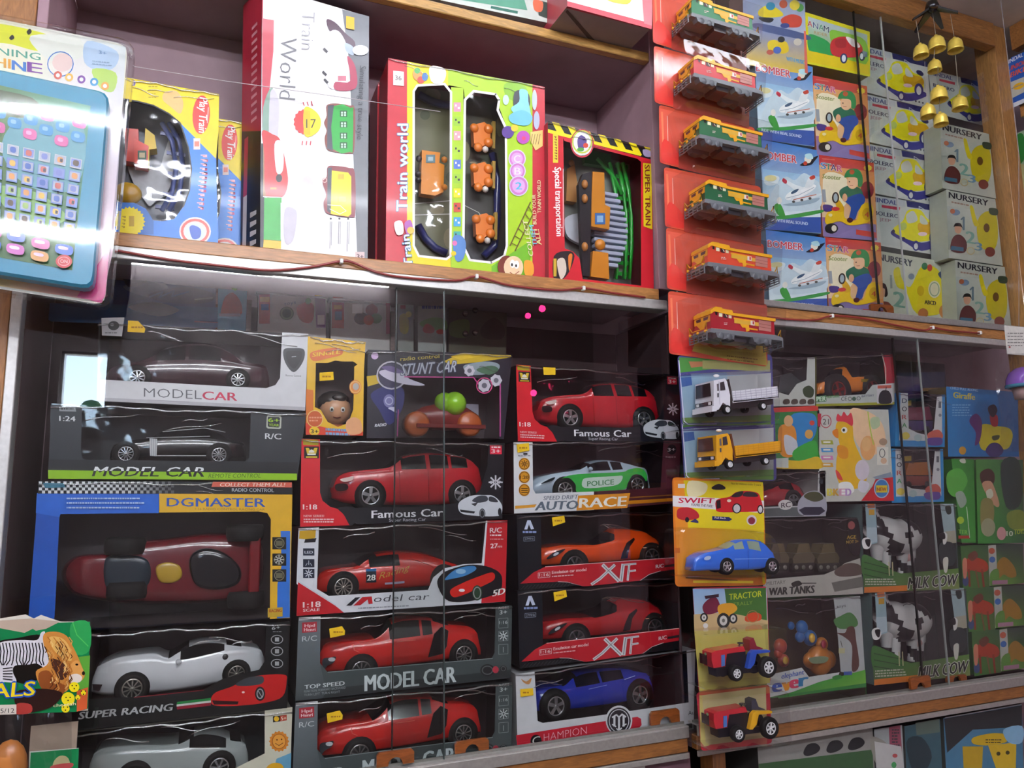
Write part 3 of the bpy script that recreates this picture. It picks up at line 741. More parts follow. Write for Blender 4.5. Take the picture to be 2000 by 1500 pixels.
copy_thing(suv, (dx, 0, dz), 'red toy SUV in the upper red and black box above the police car')
m = MB(); Art(m, .0255, 'matt').pg('#f2c41c', 1061, 717, 1085, 718, 1085, 732, 1062, 732); o = m.build('price_tag'); tag(o, 'yellow price tag on the box of the red SUV above the police car', 'tag')
# white and red box, car number 28
b = WB('red and white window box of a red racing car numbered 28', (583, 1032, 991, 1016, 987, 1175, 579, 1203), side='#7a1820', inner='#3a3236')
a = b.a
a.pg('#d9dbe2', 583, 1032, 623, 1030, 619, 1150, 642, 1164, 740, 1158, 836, 1152, 846, 1128, 868, 1110, 905, 1102, 941, 1100, 949, 1017, 955, 1017, 987, 1175, 652, 1198, 579, 1140)
a.pg('#bb1c26', 952, 1017, 991, 1016, 987, 1175, 940, 1178, 946, 1100)
a.pg('#bb1c26', 582, 1137, 655, 1183, 672, 1197, 579, 1203)
a.ln('#c8ccd4', 2, 582, 1135, 656, 1182)
a.tx('1:18', 592, 1187, 626, 1185, 11, '#f0dcdc', .04); a.tx('SCALE', 592, 1195, 624, 1193, 5.5, '#f0dcdc', .04)
a.pg('#c89c20', 585, 1037, 617, 1035, 616, 1050, 606, 1054, 584, 1052); a.pg('#1c1c24', 596, 1053, 618, 1051, 616, 1059, 594, 1060)
for y_, k in ((1071, 0), (1092, 1), (1111, 2)):
    a.rc('#20283a', 592, y_, 614, y_+14+k*2)
    if k == 0: a.tx('LED', 595, y_+10, 611, y_+10, 5, '#d8dce4', .04)
    elif k == 1: a.ln('#d8dce4', 1.2, 603, y_+3, 603, y_+11); a.ln('#d8dce4', 1, 597, y_+13, 600, y_+8); a.ln('#d8dce4', 1, 609, y_+13, 606, y_+8)
    else: icon(a, 603, y_+9, 8, '#d8dce4')
a.pg('#20222c', 676, 1183, 694, 1167, 704, 1166, 686, 1183); a.pg('#bb1c26', 690, 1183, 708, 1166, 726, 1165, 728, 1179, 720, 1180, 718, 1171, 704, 1182)
a.tx('odel car', 729, 1176, 837, 1171, 13, '#3a3c46', -.005, .25); a.lines('#8a8c96', 700, 1187, 800, 1, 3, 2, -.05)
a.tx('R/C', 957, 1041, 980, 1040, 10, '#f0dcdc', .03); a.lines('#f0dcdc', 957, 1044, 981, 1, 3, 3); a.tx('27', 958, 1071, 972, 1070, 9, '#f0dcdc', .03); a.tx('MHz', 972, 1070, 981, 1069, 4, '#f0dcdc'); a.lines('#d89898', 957, 1052, 983, 1, 3, 2)
a.bl('#121218', 854, 1140, 862, 1122, 880, 1112, 915, 1103, 950, 1106, 975, 1118, 981, 1135, 975, 1155, 945, 1168, 900, 1176, 870, 1170)
a.bl('#c82018', 880, 1152, 905, 1138, 935, 1126, 962, 1118, 965, 1132, 940, 1146, 905, 1162, 885, 1166); a.bl('#3c7cb4', 868, 1132, 890, 1112, 922, 1105, 930, 1112, 910, 1124, 885, 1130); a.el('#8cb8d8', 900, 1116, 10, 5)
a.el('#26402c', 932, 1158, 10, 15); a.ring('#8a8c8c', 932, 1158, 8, 2, 12); a.el('#d8dce0', 902, 1153, 6, 3); a.el('#0c0c10', 872, 1158, 5, 8)
a.tx('5D', 962, 1165, 985, 1160, 12, '#e8e4e0', .05, .2)
b.done()
def dec28(a):
    a.rc('#182430', 715, 1116, 735, 1138, -.03); a.tx('28', 717, 1134, 733, 1133, 11, '#eceae4', .03); a.rc('#2c6a9c', 715, 1111, 735, 1116, -.03)
    a.tx('Racing', 740, 1132, 798, 1114, 13, '#c8a848', -.01, .4); a.pg('#a8a0b8', 752, 1138, 790, 1135, 790, 1139, 752, 1142); a.ln('#7a1c14', 1, 800, 1090, 842, 1105, 850, 1112); a.ln('#e89088', 1, 640, 1116, 690, 1109)
car('red toy racing car numbered 28', (622, 1160, 623, 1130, 640, 1115, 670, 1110, 700, 1107, 714, 1096, 735, 1086, 770, 1081, 810, 1081, 840, 1085, 870, 1094, 896, 1103, 908, 1112, 912, 1135),
    (622, 1135, 660, 1114, 700, 1110, 760, 1106, 810, 1104, 860, 1106, 912, 1116), (622, 1160, 700, 1156, 800, 1150, 912, 1140), .046, .09, '#c02018',
    [(671, 1147, 27), (868, 1132, 27)], wins=((722, 782),), glass=((702, 738), (868, 892)), spokes=12, decal=dec28, rim='#c8c4bc')
# grey boxes
def grey_box(label, gr):
    b = WB(label, (583, 1206, 1000, 1183, 998, 1324, 577, 1369), side='#33383a', inner='#3c3034', group=gr)
    a = b.a; G = '#6e777c'
    a.pg([G, G, '#565e62', '#3c4346', '#464e50'], 583, 1206, 626, 1204, 625, 1295, 640, 1369-6, 577, 1369)
    a.pg('#414a4b', 625, 1295, 640, 1313, 700, 1307, 800, 1298, 960, 1286, 966, 1275, 968, 1186, 1000, 1183, 998, 1324, 640, 1363)
    a.pg('#2a3032', 640, 1345, 998, 1308, 998, 1324, 630, 1364); a.ln('#8c9698', 1.2, 640, 1313, 800, 1299, 962, 1286)
    a.pg('#d8dadc', 584, 1206, 626, 1204, 626, 1208, 584, 1212)
    a.pg('#b02c38', 590, 1216, 619, 1214, 619, 1234, 590, 1236); a.tx('Hpd', 595, 1225, 615, 1224, 6, '#f0d8d8', .04); a.tx('Henri', 594, 1233, 616, 1232, 6, '#f0d8d8', .04)
    a.tx('R/C', 590, 1253, 619, 1251, 10, '#c8d0d2', .0)
    a.tx('MODEL CAR', 713, 1350, 890, 1332, 31, '#c6d0d2', .035, 0)
    a.tx('TOP SPEED', 595, 1346, 673, 1338, 8, '#ccd4d6', .04); a.tx('FUNCTION: FORWARD BACKWARD', 594, 1353, 675, 1345, 4.5, '#98a0a4'); a.tx('TURN LEFT  TURN RIGHT', 594, 1360, 664, 1353, 4.5, '#98a0a4')
    a.tx('AGES', 973, 1190, 994, 1189, 5, '#b8c0c2', .02); a.tx('3+', 976, 1200, 990, 1199, 8, '#b8c0c2', .03)
    for y_ in (1207, 1232, 1258): a.ln('#8c9698', .8, 974, y_+1, 992, y_, 992, y_+19, 974, y_+20, closed=True)
    a.tx('1:16', 975, 1219, 991, 1218, 6, '#b8c0c2'); icon(a, 983, 1242, 9, '#c0c8ca'); a.ln('#a8b0b2', 1, 983, 1264, 983, 1274)
    a.el('#1c1e20', 952, 1309, 14, 12); a.ring('#5a5e60', 952, 1309, 11, 2, 9); a.el('#a83040', 968, 1308, 6, 7); a.el('#1c1e20', 983, 1306, 7, 6); a.ring('#5a5e60', 983, 1306, 5, 1.5)
    b.sticker(643, 1228, 668, 1223, 674, 1232, 673, 1240, 645, 1246)
    return b
b = grey_box('grey window box of a red coupe, above its twin and below the car numbered 28', None); gb = b.done()
def r8(a):
    a.pg('#15161a', 848, 1238, 862, 1224, 876, 1232, 873, 1262, 864, 1277, 836, 1284); a.ln('#f08878', 1, 760, 1251, 850, 1242, n) if False else None
    a.bl('#30343a', 630, 1288, 645, 1284, 656, 1283, 652, 1294, 640, 1300, 632, 1308); a.el('#c8ccd0', 648, 1288, 7, 4); a.ln('#f08070', 1, 690, 1258, 692, 1270, 702, 1274); a.ln('#e87868', 1, 775, 1254, 812, 1250)
R8 = dict(prof=(629, 1300, 630, 1275, 650, 1260, 690, 1254, 732, 1249, 757, 1231, 771, 1216, 805, 1209, 847, 1211, 875, 1221, 920, 1226, 936, 1236, 944, 1262, 943, 1276),
          belt=(629, 1280, 680, 1260, 735, 1253, 760, 1250, 840, 1240, 880, 1233, 944, 1240), bot=(629, 1318, 700, 1312, 780, 1304, 870, 1292, 943, 1284))
r8a = car('red toy coupe with black side blade in the upper grey box', y=.046, W=.09, col='#cc2420', wheels=[(706, 1311, 29), (906, 1279, 27)], wins=((762, 822), (827, 846)), glass=((732, 768), (850, 880)), spokes=10, decal=r8, rim='#b8b4b4', **R8)
dz = at(577, 1371, .03).z-at(583, 1204, .03).z; ddx = at(577, 1371, .03).x-at(583, 1206, .03).x
copy_thing(gb, (ddx, 0, dz), 'grey window box of a red coupe, standing on the bottom shelf behind the finger pulls')
copy_thing(r8a, (ddx, 0, dz), 'red toy coupe with black side blade in the lower grey box')
# police car box
b = WB('white and maroon window box of the green police car', (1003, 864, 1330, 860, 1326, 982, 1004, 1003), side='#3a1a20', inner='#54303a')
a = b.a
a.pg('#dcdce0', 1003, 864, 1040, 864, 1041, 955, 1046, 964, 1100, 962, 1160, 960, 1160, 996, 1004, 1003)
a.pg('#4a1f28', 1160, 960, 1326, 950, 1326, 982, 1160, 996); a.pg('#5a2a34', 1296, 861, 1330, 860, 1326, 952, 1290, 956)
a.pg('#d89830', 1006, 988, 1048, 985, 1044, 991, 1006, 994); a.pg('#c07818', 1228, 978, 1326, 972, 1326, 978, 1226, 985); a.pg('#8a5a20', 1228, 971, 1326, 965, 1326, 967, 1228, 973)
a.pg('#d88a18', 1129, 968, 1231, 963, 1225, 992, 1126, 997); a.tx('RACE', 1131, 992, 1222, 988, 19, '#f0ece4', .05, .1)
a.tx('AUTO', 1045, 997, 1127, 994, 17, '#5a6674', .05, .2); a.tx('SPEED DRIFT', 1061, 977, 1128, 974, 8, '#6a7280', .02, .2)
for y_ in (906, 932, 957): a.el('#d89420', 1024, y_, 11, 12); a.ring('#7a4c10', 1024, y_, 10, 1.5, 11)
icon(a, 1024, 906, 7, '#5a3808'); a.tx('1:20', 1016, 935, 1032, 935, 6, '#5a3808', .04); a.rc('#5a3808', 1018, 953, 1031, 955); a.rc('#5a3808', 1018, 957, 1031, 959); a.rc('#5a3808', 1018, 961, 1031, 963)
a.rc('#18161a', 1022, 885, 1030, 888); a.lines('#9a9aa0', 1012, 889, 1032, 1, 3, 2)
a.el('#1c1014', 1312, 878, 9, 10); a.tx('3+', 1304, 882, 1319, 881, 7, '#b8b0b4', .03); a.lines('#8a6a70', 1300, 891, 1320, 1, 3, 3)
b.sticker(1009, 868, 1033, 865, 1034, 880, 1011, 884)
b.done()
def pol(a):
    a.bl('#38b048', 1098, 934, 1120, 927, 1168, 924, 1215, 922, 1228, 917, 1245, 914, 1258, 918, 1264, 930, 1262, 940, 1252, 928, 1236, 928, 1226, 944, 1218, 956, 1165, 960, 1128, 962, 1124, 946, 1112, 934)
    a.bl('#cfe4d6', 1138, 938, 1150, 933, 1200, 930, 1216, 930, 1210, 944, 1190, 950, 1142, 953); a.tx('POLICE', 1147, 950, 1199, 946, 10, '#3e8450', .02)
    a.bl('#1c2c34', 1056, 945, 1072, 936, 1084, 932, 1080, 938, 1066, 943)
car('pale toy police car with green sides', (1044, 958, 1044, 944, 1058, 932, 1090, 924, 1130, 918, 1146, 911, 1160, 903, 1180, 898, 1200, 898, 1225, 902, 1252, 911, 1268, 914, 1274, 926, 1276, 946),
    (1044, 948, 1080, 930, 1140, 921, 1200, 918, 1255, 914, 1276, 924), (1044, 968, 1110, 966, 1200, 962, 1276, 954), .046, .085, '#b4c4d4', [(1104, 957, 21), (1245, 947, 20)], wins=((1153, 1196), (1200, 1220)), glass=((1136, 1160), (1226, 1256)), spokes=8, decal=pol, mirror=(1152, 916))
# roadster boxes
def xf_box(label, gr):
    b = WB(label, (1009, 1006, 1322, 1000, 1320, 1121, 1013, 1153), side='#15141a', inner='#343034', group=gr)
    a = b.a
    a.pg('#14161e', 1009, 1006, 1056, 1005, 1058, 1118, 1013, 1160); a.pg('#121216', 1013, 1143, 1320, 1108, 1320, 1128, 1013, 1160)
    a.pg('#b8202c', 1016, 1140, 1042, 1118, 1065, 1107, 1130, 1102, 1220, 1096, 1321, 1089, 1320, 1112, 1288, 1116, 1268, 1122, 1250, 1134, 1156, 1144, 1139, 1147, 1108, 1137, 1090, 1136)
    a.ln('#e8b0b0', 1.2, 1065, 1107, 1220, 1096, 1320, 1089); a.ln('#d8c8c8', 1, 1090, 1136, 1108, 1137, 1139, 1147); a.ln('#d8c8c8', 1, 1250, 1134, 1268, 1122, 1290, 1115)
    for i in range(14): a.ln('#4a4c50', .9, 1016+i*7, 1157-i*.6, 1024+i*7, 1144-i*.5)
    a.pg('#c8d0e8', 1024, 1034, 1030, 1016, 1036, 1016, 1043, 1033, 1037, 1034, 1033, 1024, 1030, 1034); a.lines('#8898c8', 1021, 1037, 1046, 1, 3, 4)
    a.ln('#8a94a8', .8, 1023, 1049, 1044, 1048, 1044, 1056, 1023, 1057, closed=True); a.tx('27MHz', 1025, 1055, 1042, 1054, 4.5, '#a0a8b8')
    for w_, c in ((7, '#d8dadc'), (1.4, '#70747c')):
        a.ln(c, w_, 1178, 1104, 1208, 1134); a.ln(c, w_*.8, 1200, 1104, 1172, 1130, 1156, 1141); a.ln(c, w_, 1217, 1103, 1213, 1134); a.ln(c, w_*.6, 1229, 1103, 1226, 1133); a.ln(c, w_*.5, 1218, 1103, 1242, 1101); a.ln(c, w_*.5, 1228, 1116, 1241, 1114)
    a.ln('#e8c8c8', .9, 1051, 1119, 1074, 1117, 1074, 1127, 1051, 1129, closed=True); a.tx('1:16', 1053, 1126, 1072, 1125, 6, '#f0d8d8', .03)
    a.tx('Emulation car model', 1078, 1121, 1145, 1115, 6, '#f0d0d0', .02); a.lines('#e0b0b0', 1078, 1125, 1126, 1, 3, 2, -.07); a.tx('R/C', 1281, 1110, 1296, 1108, 7, '#f0d8d8', .03); a.pg('#30282c', 1298, 1104, 1320, 1101, 1320, 1106, 1298, 1108)
    return b
b = xf_box('black window box with a red swoosh and the orange roadster', None); b.sticker(1078, 1011, 1102, 1007, 1104, 1020, 1080, 1028); xf = b.done()
def road(col, label):
    def dec(a):
        a.pg('#141418', 1216, 1078, 1224, 1060, 1238, 1050, 1240, 1054, 1230, 1068, 1226, 1090, 1212, 1092); a.bl('#24262c', 1068, 1090, 1080, 1080, 1098, 1073, 1104, 1073, 1090, 1084, 1072, 1092); a.el('#d0d4d8', 1086, 1082, 6, 2.5, rot=-.5)
        a.bl('#401008', 1222, 1046, 1234, 1052, 1238, 1054, 1228, 1049); a.ln('#ffb088', 1.2, 1256, 1070, 1285, 1068)
    return car(label, (1061, 1098, 1062, 1075, 1085, 1069, 1110, 1065, 1150, 1065, 1166, 1064, 1185, 1060, 1204, 1054, 1209, 1041, 1217, 1035, 1250, 1035, 1275, 1041, 1284, 1049, 1296, 1056, 1299, 1080),
        (1061, 1080, 1100, 1068, 1150, 1067, 1212, 1054, 1260, 1050, 1299, 1060), (1061, 1106, 1140, 1102, 1230, 1097, 1299, 1088), .046, .09, col, [(1123, 1104, 24), (1274, 1088, 23)], wins=(), glass=((1160, 1210),), spokes=7, decal=dec, rim='#8a8a90', roof=.5)
ra = road('#e04a16', 'orange toy roadster in the upper black box')
dz = at(1013, 1306, .03).z-at(1013, 1153, .03).z
copy_thing(xf, (0, 0, dz), 'black window box with a red swoosh and the red roadster, over the blue car')
rb = road('#a81a20', 'red toy roadster in the black box over the blue car'); rb.location.z += dz
# blue car box
b = WB('white window box with a red stripe and the blue car', (1007, 1317, 1358, 1268, 1355, 1412, 1011, 1463), side='#a8a8aa', inner='#2c2c34', floor=FL)
a = b.a
a.pg('#d0d2d6', 1007, 1317, 1044, 1312, 1050, 1408, 1060, 1412, 1180, 1396, 1345, 1372, 1341, 1271, 1358, 1268, 1355, 1412, 1011, 1463)
a.pg('#c01c30', 1008, 1436, 1184, 1408, 1245, 1400, 1252, 1404, 1253, 1416, 1248, 1422, 1100, 1450, 1011, 1463)
a.el('#d8dade', 1209, 1407, 26, 29, 26); a.el('#16161e', 1209, 1408, 23, 26, 26); a.ring('#d8dade', 1209, 1408, 20, 1.6, 23, 26)
for x_ in (1200, 1209, 1218): a.ln('#e4e6ea', 4, x_, 1399, x_, 1418 if x_ != 1209 else 1424)
a.ln('#e4e6ea', 3, 1196, 1401, 1204, 1396, 1209, 1401, 1215, 1395, 1222, 1400); a.ln('#e4e6ea', 2.4, 1196, 1415, 1203, 1419); a.ln('#e4e6ea', 2.4, 1216, 1418, 1223, 1414); a.ln('#e4e6ea', 2.4, 1204, 1423, 1209, 1427, 1214, 1422)
a.el('#141014', 1047, 1447, 11, 12); a.tx('C', 1040, 1455, 1055, 1452, 15, '#e0e4dc', .01)
a.tx('HAMPION', 1062, 1448, 1146, 1433, 15, '#f0b8c0', -.015); a.lines('#f0b8c0', 1088, 1452, 1150, 1, 3, 1.5, -.17)
a.tx('Au', 1344, 1397, 1356, 1395, 8, '#4a4c50'); a.bl('#c88a50', 1018, 1326, 1028, 1331, 1038, 1324, 1034, 1336, 1024, 1334)
b.sticker(1016, 1346, 1041, 1344, 1042, 1358, 1017, 1361)
b.done()
car('blue toy car in the white box with the red stripe', (1050, 1380, 1053, 1356, 1075, 1347, 1105, 1341, 1125, 1326, 1150, 1316, 1190, 1311, 1225, 1309, 1255, 1314, 1275, 1320, 1283, 1335, 1283, 1360),
    (1050, 1362, 1090, 1348, 1130, 1343, 1220, 1326, 1260, 1320, 1283, 1332), (1050, 1396, 1130, 1388, 1220, 1376, 1283, 1366), .048, .09, '#1c2f9c', [(1086, 1379, 25), (1250, 1357, 25)], wins=((1128, 1175), (1180, 1222)), glass=((1104, 1134), (1245, 1272)), spokes=5, wcol='#0b0d1c',
    decal=lambda a: (a.ln('#8090d8', 1.2, 1150, 1346, 1185, 1338), a.ln('#a0b0e8', 1.4, 1220, 1327, 1240, 1320)))
# yellow box with a window, nothing printed but colour
b = WB('narrow yellow and orange doll box with a window and a 3+ badge', (606, 658, 712, 668, 708, 851, 601, 849), side='#b07a18', inner='#6a4a40', d=.1)
a = b.a; Y = '#e6b41e'
a.pg(Y, 601, 657, 714, 668, 711, 720, 698, 712, 690, 706, 668, 706, 655, 704, 640, 709, 617, 709, 615, 795, 626, 800, 640, 824, 660, 834, 680, 826, 690, 800, 692, 716, 698, 712, 711, 720, 709, 854, 597, 852)
a.bl('#d86a1c', 606, 690, 630, 682, 664, 680, 668, 692, 640, 700, 612, 705); a.tx('SINGLE', 610, 697, 664, 691, 8, '#f0c830', .05, .1)
a.pg('#d8741c', 598, 760, 612, 762, 612, 852, 597, 852)
a.pg('#d43a18', 597, 826, 640, 836, 709, 843, 709, 854, 597, 852); a.el('#c85820', 615, 818, 16, 17); a.ring('#e8c878', 615, 818, 16, 1.6, 17); a.lines('#e8a080', 604, 814, 626, 2, 6, 3)
a.el('#e8c020', 614, 842, 10, 9); a.tx('3+', 607, 846, 622, 847, 8, '#2a1a08', .03); a.lines('#78a0c8', 636, 836, 690, 2, 8, 5, .05)
a.el('#d88030', 694, 756, 12, 14); a.ring('#e8b868', 694, 756, 11, 2, 12); a.el('#b8b0a8', 695, 755, 6, 7); a.bl('#e8a878', 676, 825, 690, 815, 704, 822, 706, 845, 680, 848)
b.sticker(624, 728, 651, 726, 652, 742, 624, 744)
b.done()
q = at(655, 800, .07); t = thing('toy_doll', 'round headed doll toy in the yellow and orange box', 'doll', (q.x, .07, at(655, 832, .07).z))
m = MB(); m.ball(q, .026, '#d8a078', 'plastic', 16, (1, .8, 1.0)); m.build('head', t)
m = MB(); m.ball((q.x-.002, .075, q.z+.012), .0275, '#2a2420', 'plastic', 16, (1, .82, .72)); m.ball((q.x+.004, .055, q.z+.018), .008, '#2a2420', 'plastic', 8, (1.6, .6, .8)); m.build('hair', t)
m = MB()
for e in (-.009, .009): m.ball((q.x+e, .0502, q.z-.002), .0045, '#f0ece4', 'plastic', 10, (.8, .35, 1)); m.ball((q.x+e, .0485, q.z-.0025), .0022, '#1c1614', 'plastic', 8, (.8, .4, 1))
m.tube([(q.x-.006, .0525, q.z-.014), (q.x, .0518, q.z-.0155), (q.x+.006, .0525, q.z-.014)], .0008, '#8a4030'); m.build('face', t)
m = MB(); m.ball((q.x, .075, q.z-.03), .016, '#c86a30', 'plastic', 12, (1.1, .7, .7)); m.build('torso', t)
# stunt car box
b = WB('dark purple stunt car box with yellow flash and a green bubble toy in its window', (718, 683, 1000, 692, 984, 858, 716, 856), side='#1a1822', inner='#5a4c50', d=.1)
a = b.a
a.pg('#1b1826', 718, 683, 1000, 692, 996, 735, 975, 745, 928, 738, 790, 734, 778, 740, 776, 856, 716, 856); a.pg('#1a1826', 978, 740, 996, 735, 984, 858, 974, 857)
a.bl('#2a2c68', 724, 770, 760, 752, 788, 760, 785, 800, 760, 830, 740, 800)
a.pg('#c8a81e', 866, 706, 900, 690, 998, 694, 998, 698, 930, 708, 880, 712); a.pg('#e0bc2a', 880, 696, 902, 690, 960, 692, 900, 703); a.pg('#c8a81e', 716, 735, 738, 732, 742, 748, 718, 755)
a.ring('#b8b4c0', 765, 733, 30, 3, 28); a.el('#3a3650', 765, 733, 26, 24); a.bl('#c8c0d4', 740, 726, 770, 722, 800, 740, 830, 752, 800, 752, 760, 742); a.bl('#6a5a88', 745, 718, 765, 715, 790, 728, 770, 728)
a.tx('STUNT CAR', 782, 733, 890, 726, 22, '#b8bcc8', .02, .25, oc='#4a4a68'); a.tx('radio control', 782, 705, 858, 699, 8, '#c8b048', .02)
a.bl('#8a98a0', 905, 715, 930, 708, 955, 706, 975, 712, 970, 725, 940, 732, 915, 730); a.bl('#486a50', 930, 722, 960, 714, 974, 722, 955, 732)
for x_, y_, r_ in ((917, 724, 11), (946, 753, 13), (969, 743, 12)): a.el('#c4c0cc', x_, y_, r_, r_*1.05, 14, star=.85); a.el('#6a6874', x_, y_, r_*.4)
a.ring('#d04880', 946, 753, 16, 2); a.ln('#c84890', 2, 790, 736, 925, 737, 934, 750); a.ln('#b04888', 2.5, 977, 750, 977, 852); a.ln('#b04888', 2, 778, 800, 776, 852)
a.el('#7a78a8', 760, 783, 11, 13); a.ring('#b8b8d8', 760, 783, 8, 2); a.bl('#c8c8e0', 758, 797, 770, 795, 774, 806, 766, 802); a.tx('RADIO', 732, 834, 754, 832, 6, '#d0d0d8', .05, .2); a.el('#c8a8d0', 732, 695, 7)
b.done()
t = thing('stunt_toy', 'green bubble stunt toy with red sides in the dark purple box', 'toy', tuple(at(880, 852, .07)))
m = MB(); q = at(868, 786, .07); q2 = at(888, 788, .065); m.ball(q, .018, '#8cc820', 'gloss', 14); m.ball(q2, .021, '#96d428', 'gloss', 14); m.build('bubble', t)
m = MB(); q = at(870, 815, .08); m.ball(q, .04, '#8a2c28', 'plastic', 16, (1.5, .5, .6)); m.build('body', t)
for i, (px, py) in enumerate(((815, 828), (918, 828))):
    m = MB(); q = at(px, py, .058); m.lathe(q, 'y', [(.0001, -.004), (.018, -.004), (.022, 0), (.022, .018), (.0001, .018)], '#b85a28', 'plastic', 16); m.build('wheel', t)
m = MB(); a_ = at(908, 790, .1); b_ = at(932, 846, .1); m.box((a_.x, .092, b_.z), (b_.x, .1, a_.z), '#b8b4c4', 'matt'); m.build('insert_card', t)
m = MB(); a_ = at(800, 832, .1); b_ = at(930, 842, .1); m.box((a_.x, .05, b_.z), (b_.x, .1, a_.z), '#7a2420', 'matt'); m.build('tray', t)
# small solid boxes standing in for a row mirrored in the glass
def small(label, q, y, base, deco, d=.028, side='#6a6058'):
    q = [c for k, p in enumerate(quad(*q)) for c in ((p[0], p[1]) if k > 1 or at(*p, y).z < 1.9185 else pxof((at(*p, y).x, y, 1.9185)))]
    b = WB(label, q, y, d, side, None, 'small toy boxes standing in for a reflection', 'small_toy_box', 'toy box', front=base, floor=1.7865 if q[7] > 600 else None); deco(b.a); return b.done('x' and None)
Yb = .185
def car_print(a, x, y, s, c):
    a.bl(c, x, y, x+s*.2, y-s*.25, x+s*.6, y-s*.35, x+s, y-s*.1, x+s*1.05, y+s*.12, x+s*.5, y+s*.2, x+s*.05, y+s*.15)
    for k in (.25, .8): a.el('#1e1a1c', x+s*k, y+s*.14, s*.14)
    a.bl('#c8ccc0', x+s*.3, y-s*.2, x+s*.5, y-s*.3, x+s*.62, y-s*.16, x+s*.4, y-s*.1)
def d1(a):
    a.pg('#2a5a90', 40, 590, 425, 600, 425, 640, 100, 628); a.bl('#6a7a98', 240, 560, 300, 545, 330, 565, 290, 580); a.bl('#22346a', 290, 575, 360, 560, 420, 575, 400, 592, 320, 590)
    a.ln('#5a78b0', 3, 292, 580, 318, 570, 312, 580, 340, 568, 336, 579, 368, 570); a.ln('#a8b8c8', 2, 380, 585, 415, 582); a.bl('#8a8c94', 250, 600, 300, 590, 350, 605, 310, 618); a.bl('#16223c', 240, 525, 290, 520, 285, 552, 250, 560); a.ln('#9a7890', 2, 380, 628, 425, 630)
small('blue boxed jet toy beside the tablet on the back ledge', (205, 520, 424, 529, 424, 645, 205, 633), Yb, '#24407c', d1, side='#203a6a')
def d2(a):
    a.pg('#d8a070', 436, 535, 478, 538, 470, 560, 440, 555); a.bl('#c85838', 432, 605, 440, 580, 455, 572, 470, 590, 470, 615, 435, 615); a.bl('#70b860', 446, 555, 466, 552, 460, 568); a.rc('#c8b8c0', 428, 612, 470, 618)
small('pale blue card box with an orange figure on the back ledge', (427, 530, 484, 533, 484, 629, 427, 624), Yb, '#6aa4c0', d2)
def d3(a, o=0, red='#b03a30'):
    a.rc(red, 506+o, 575+o*.06, 527+o, 632+o*.06); a.rc('#d89a38', 508+o, 580+o*.06, 526+o, 590+o*.06); a.rc('#3a4a9a', 510+o, 594+o*.06, 525+o, 606+o*.06)
    a.el('#4a5a4a', 560+o, 612+o*.06, 14, 13); a.ring('#8a9a80', 560+o, 612+o*.06, 12, 3); a.bl('#b84030', 580+o, 600+o*.06, 600+o, 590+o*.06, 614+o, 600+o*.06, 608+o, 630+o*.06, 586+o, 625+o*.06); a.el('#6a9a40', 602+o, 588+o*.06, 6)
    a.tx('toys', 555+o, 597+o*.06, 578+o, 593+o*.06, 7, '#5a6a8a'); a.pg('#7a3a80', 614+o, 582+o*.06, 636+o, 584+o*.06, 636+o, 640+o*.06, 618+o, 640+o*.06); a.rc('#d8c8d0', 620+o, 615+o*.06, 634+o, 634+o*.06)
small('white boxed fruit toy with red corners, lower of two near the divider', (504, 574, 638, 583, 638, 644, 504, 635), Yb, '#c4c0bc', d3)
small('white boxed toy with a blue and red top, upper of two near the divider', (500, 535, 636, 541, 636, 580, 500, 571), Yb, '#b8b4b4', lambda a: (a.bl('#b85848', 525, 548, 560, 540, 565, 560, 530, 562), a.rc('#4a50a0', 506, 555, 526, 566), a.rc('#e0c048', 615, 566, 630, 578)))
def d4(a):
    a.rc('#a83a38', 648, 590, 672, 640, .06); a.rc('#d89a38', 652, 596, 668, 604); a.rc('#3a4470', 654, 608, 668, 625); a.el('#4a2c28', 706, 622, 15, 12); a.el('#8a3a30', 726, 606, 12); a.el('#5a7a38', 735, 622, 11, 10); a.el('#b8502c', 720, 625, 10); a.rc('#9a2850', 754, 592, 762, 652); a.rc('#f4f4f4', 688, 594, 708, 612)
small('white box of small animals with a pink edge, lower of two beside the divider', (646, 588, 764, 596, 764, 652, 646, 645), Yb, '#c8c4c0', d4)
small('white box of small animals, upper of two beside the divider', (642, 545, 763, 552, 763, 593, 642, 585), Yb, '#bcb4b0', lambda a: (a.rc('#a83a38', 650, 556, 670, 582), a.el('#7a4038', 706, 566, 12), a.el('#8a8438', 716, 576, 9), a.el('#b8603c', 732, 570, 9), a.el('#4a3a34', 750, 576, 9)))
small('pale box with a yellow figure on the back ledge', (777, 590, 808, 592, 808, 657, 777, 655), Yb, '#9aa098', lambda a: (a.bl('#b8b01e', 780, 620, 790, 612, 798, 625, 796, 650, 782, 648), a.el('#c8b820', 798, 614, 6), a.rc('#a05058', 782, 596, 792, 603)))
small('white box with a printed red and green car on the back ledge', (816, 592, 872, 596, 872, 661, 816, 657), Yb, '#b4bab4', lambda a: (a.lines('#4a58a0', 824, 597, 868, 1, 4, 6), a.bl('#88b070', 820, 630, 845, 620, 870, 625, 870, 645, 830, 640), a.bl('#b84040', 826, 642, 834, 632, 848, 640, 846, 650, 830, 650), a.el('#c84838', 860, 648, 8, 5)))
small('dim green box with round metal bells on the back ledge', (876, 596, 990, 604, 988, 668, 876, 661), Yb, '#4a4a34', lambda a: (a.bl('#5a6a30', 880, 630, 915, 625, 912, 658, 880, 655), a.bl('#3a2e20', 940, 640, 965, 620, 985, 640, 980, 662, 945, 660)))
for i, (px, py) in enumerate(((909, 613), (928, 606), (909, 652), (928, 650))):
    q = at(px, py, .178); m = MB(); m.ball(q, .006, '#8a7468', 'chrome', 12); tag(m.build('toy_ball'), 'small round metal ball on the dim green box', 'ball', 'metal balls on the dim green box')
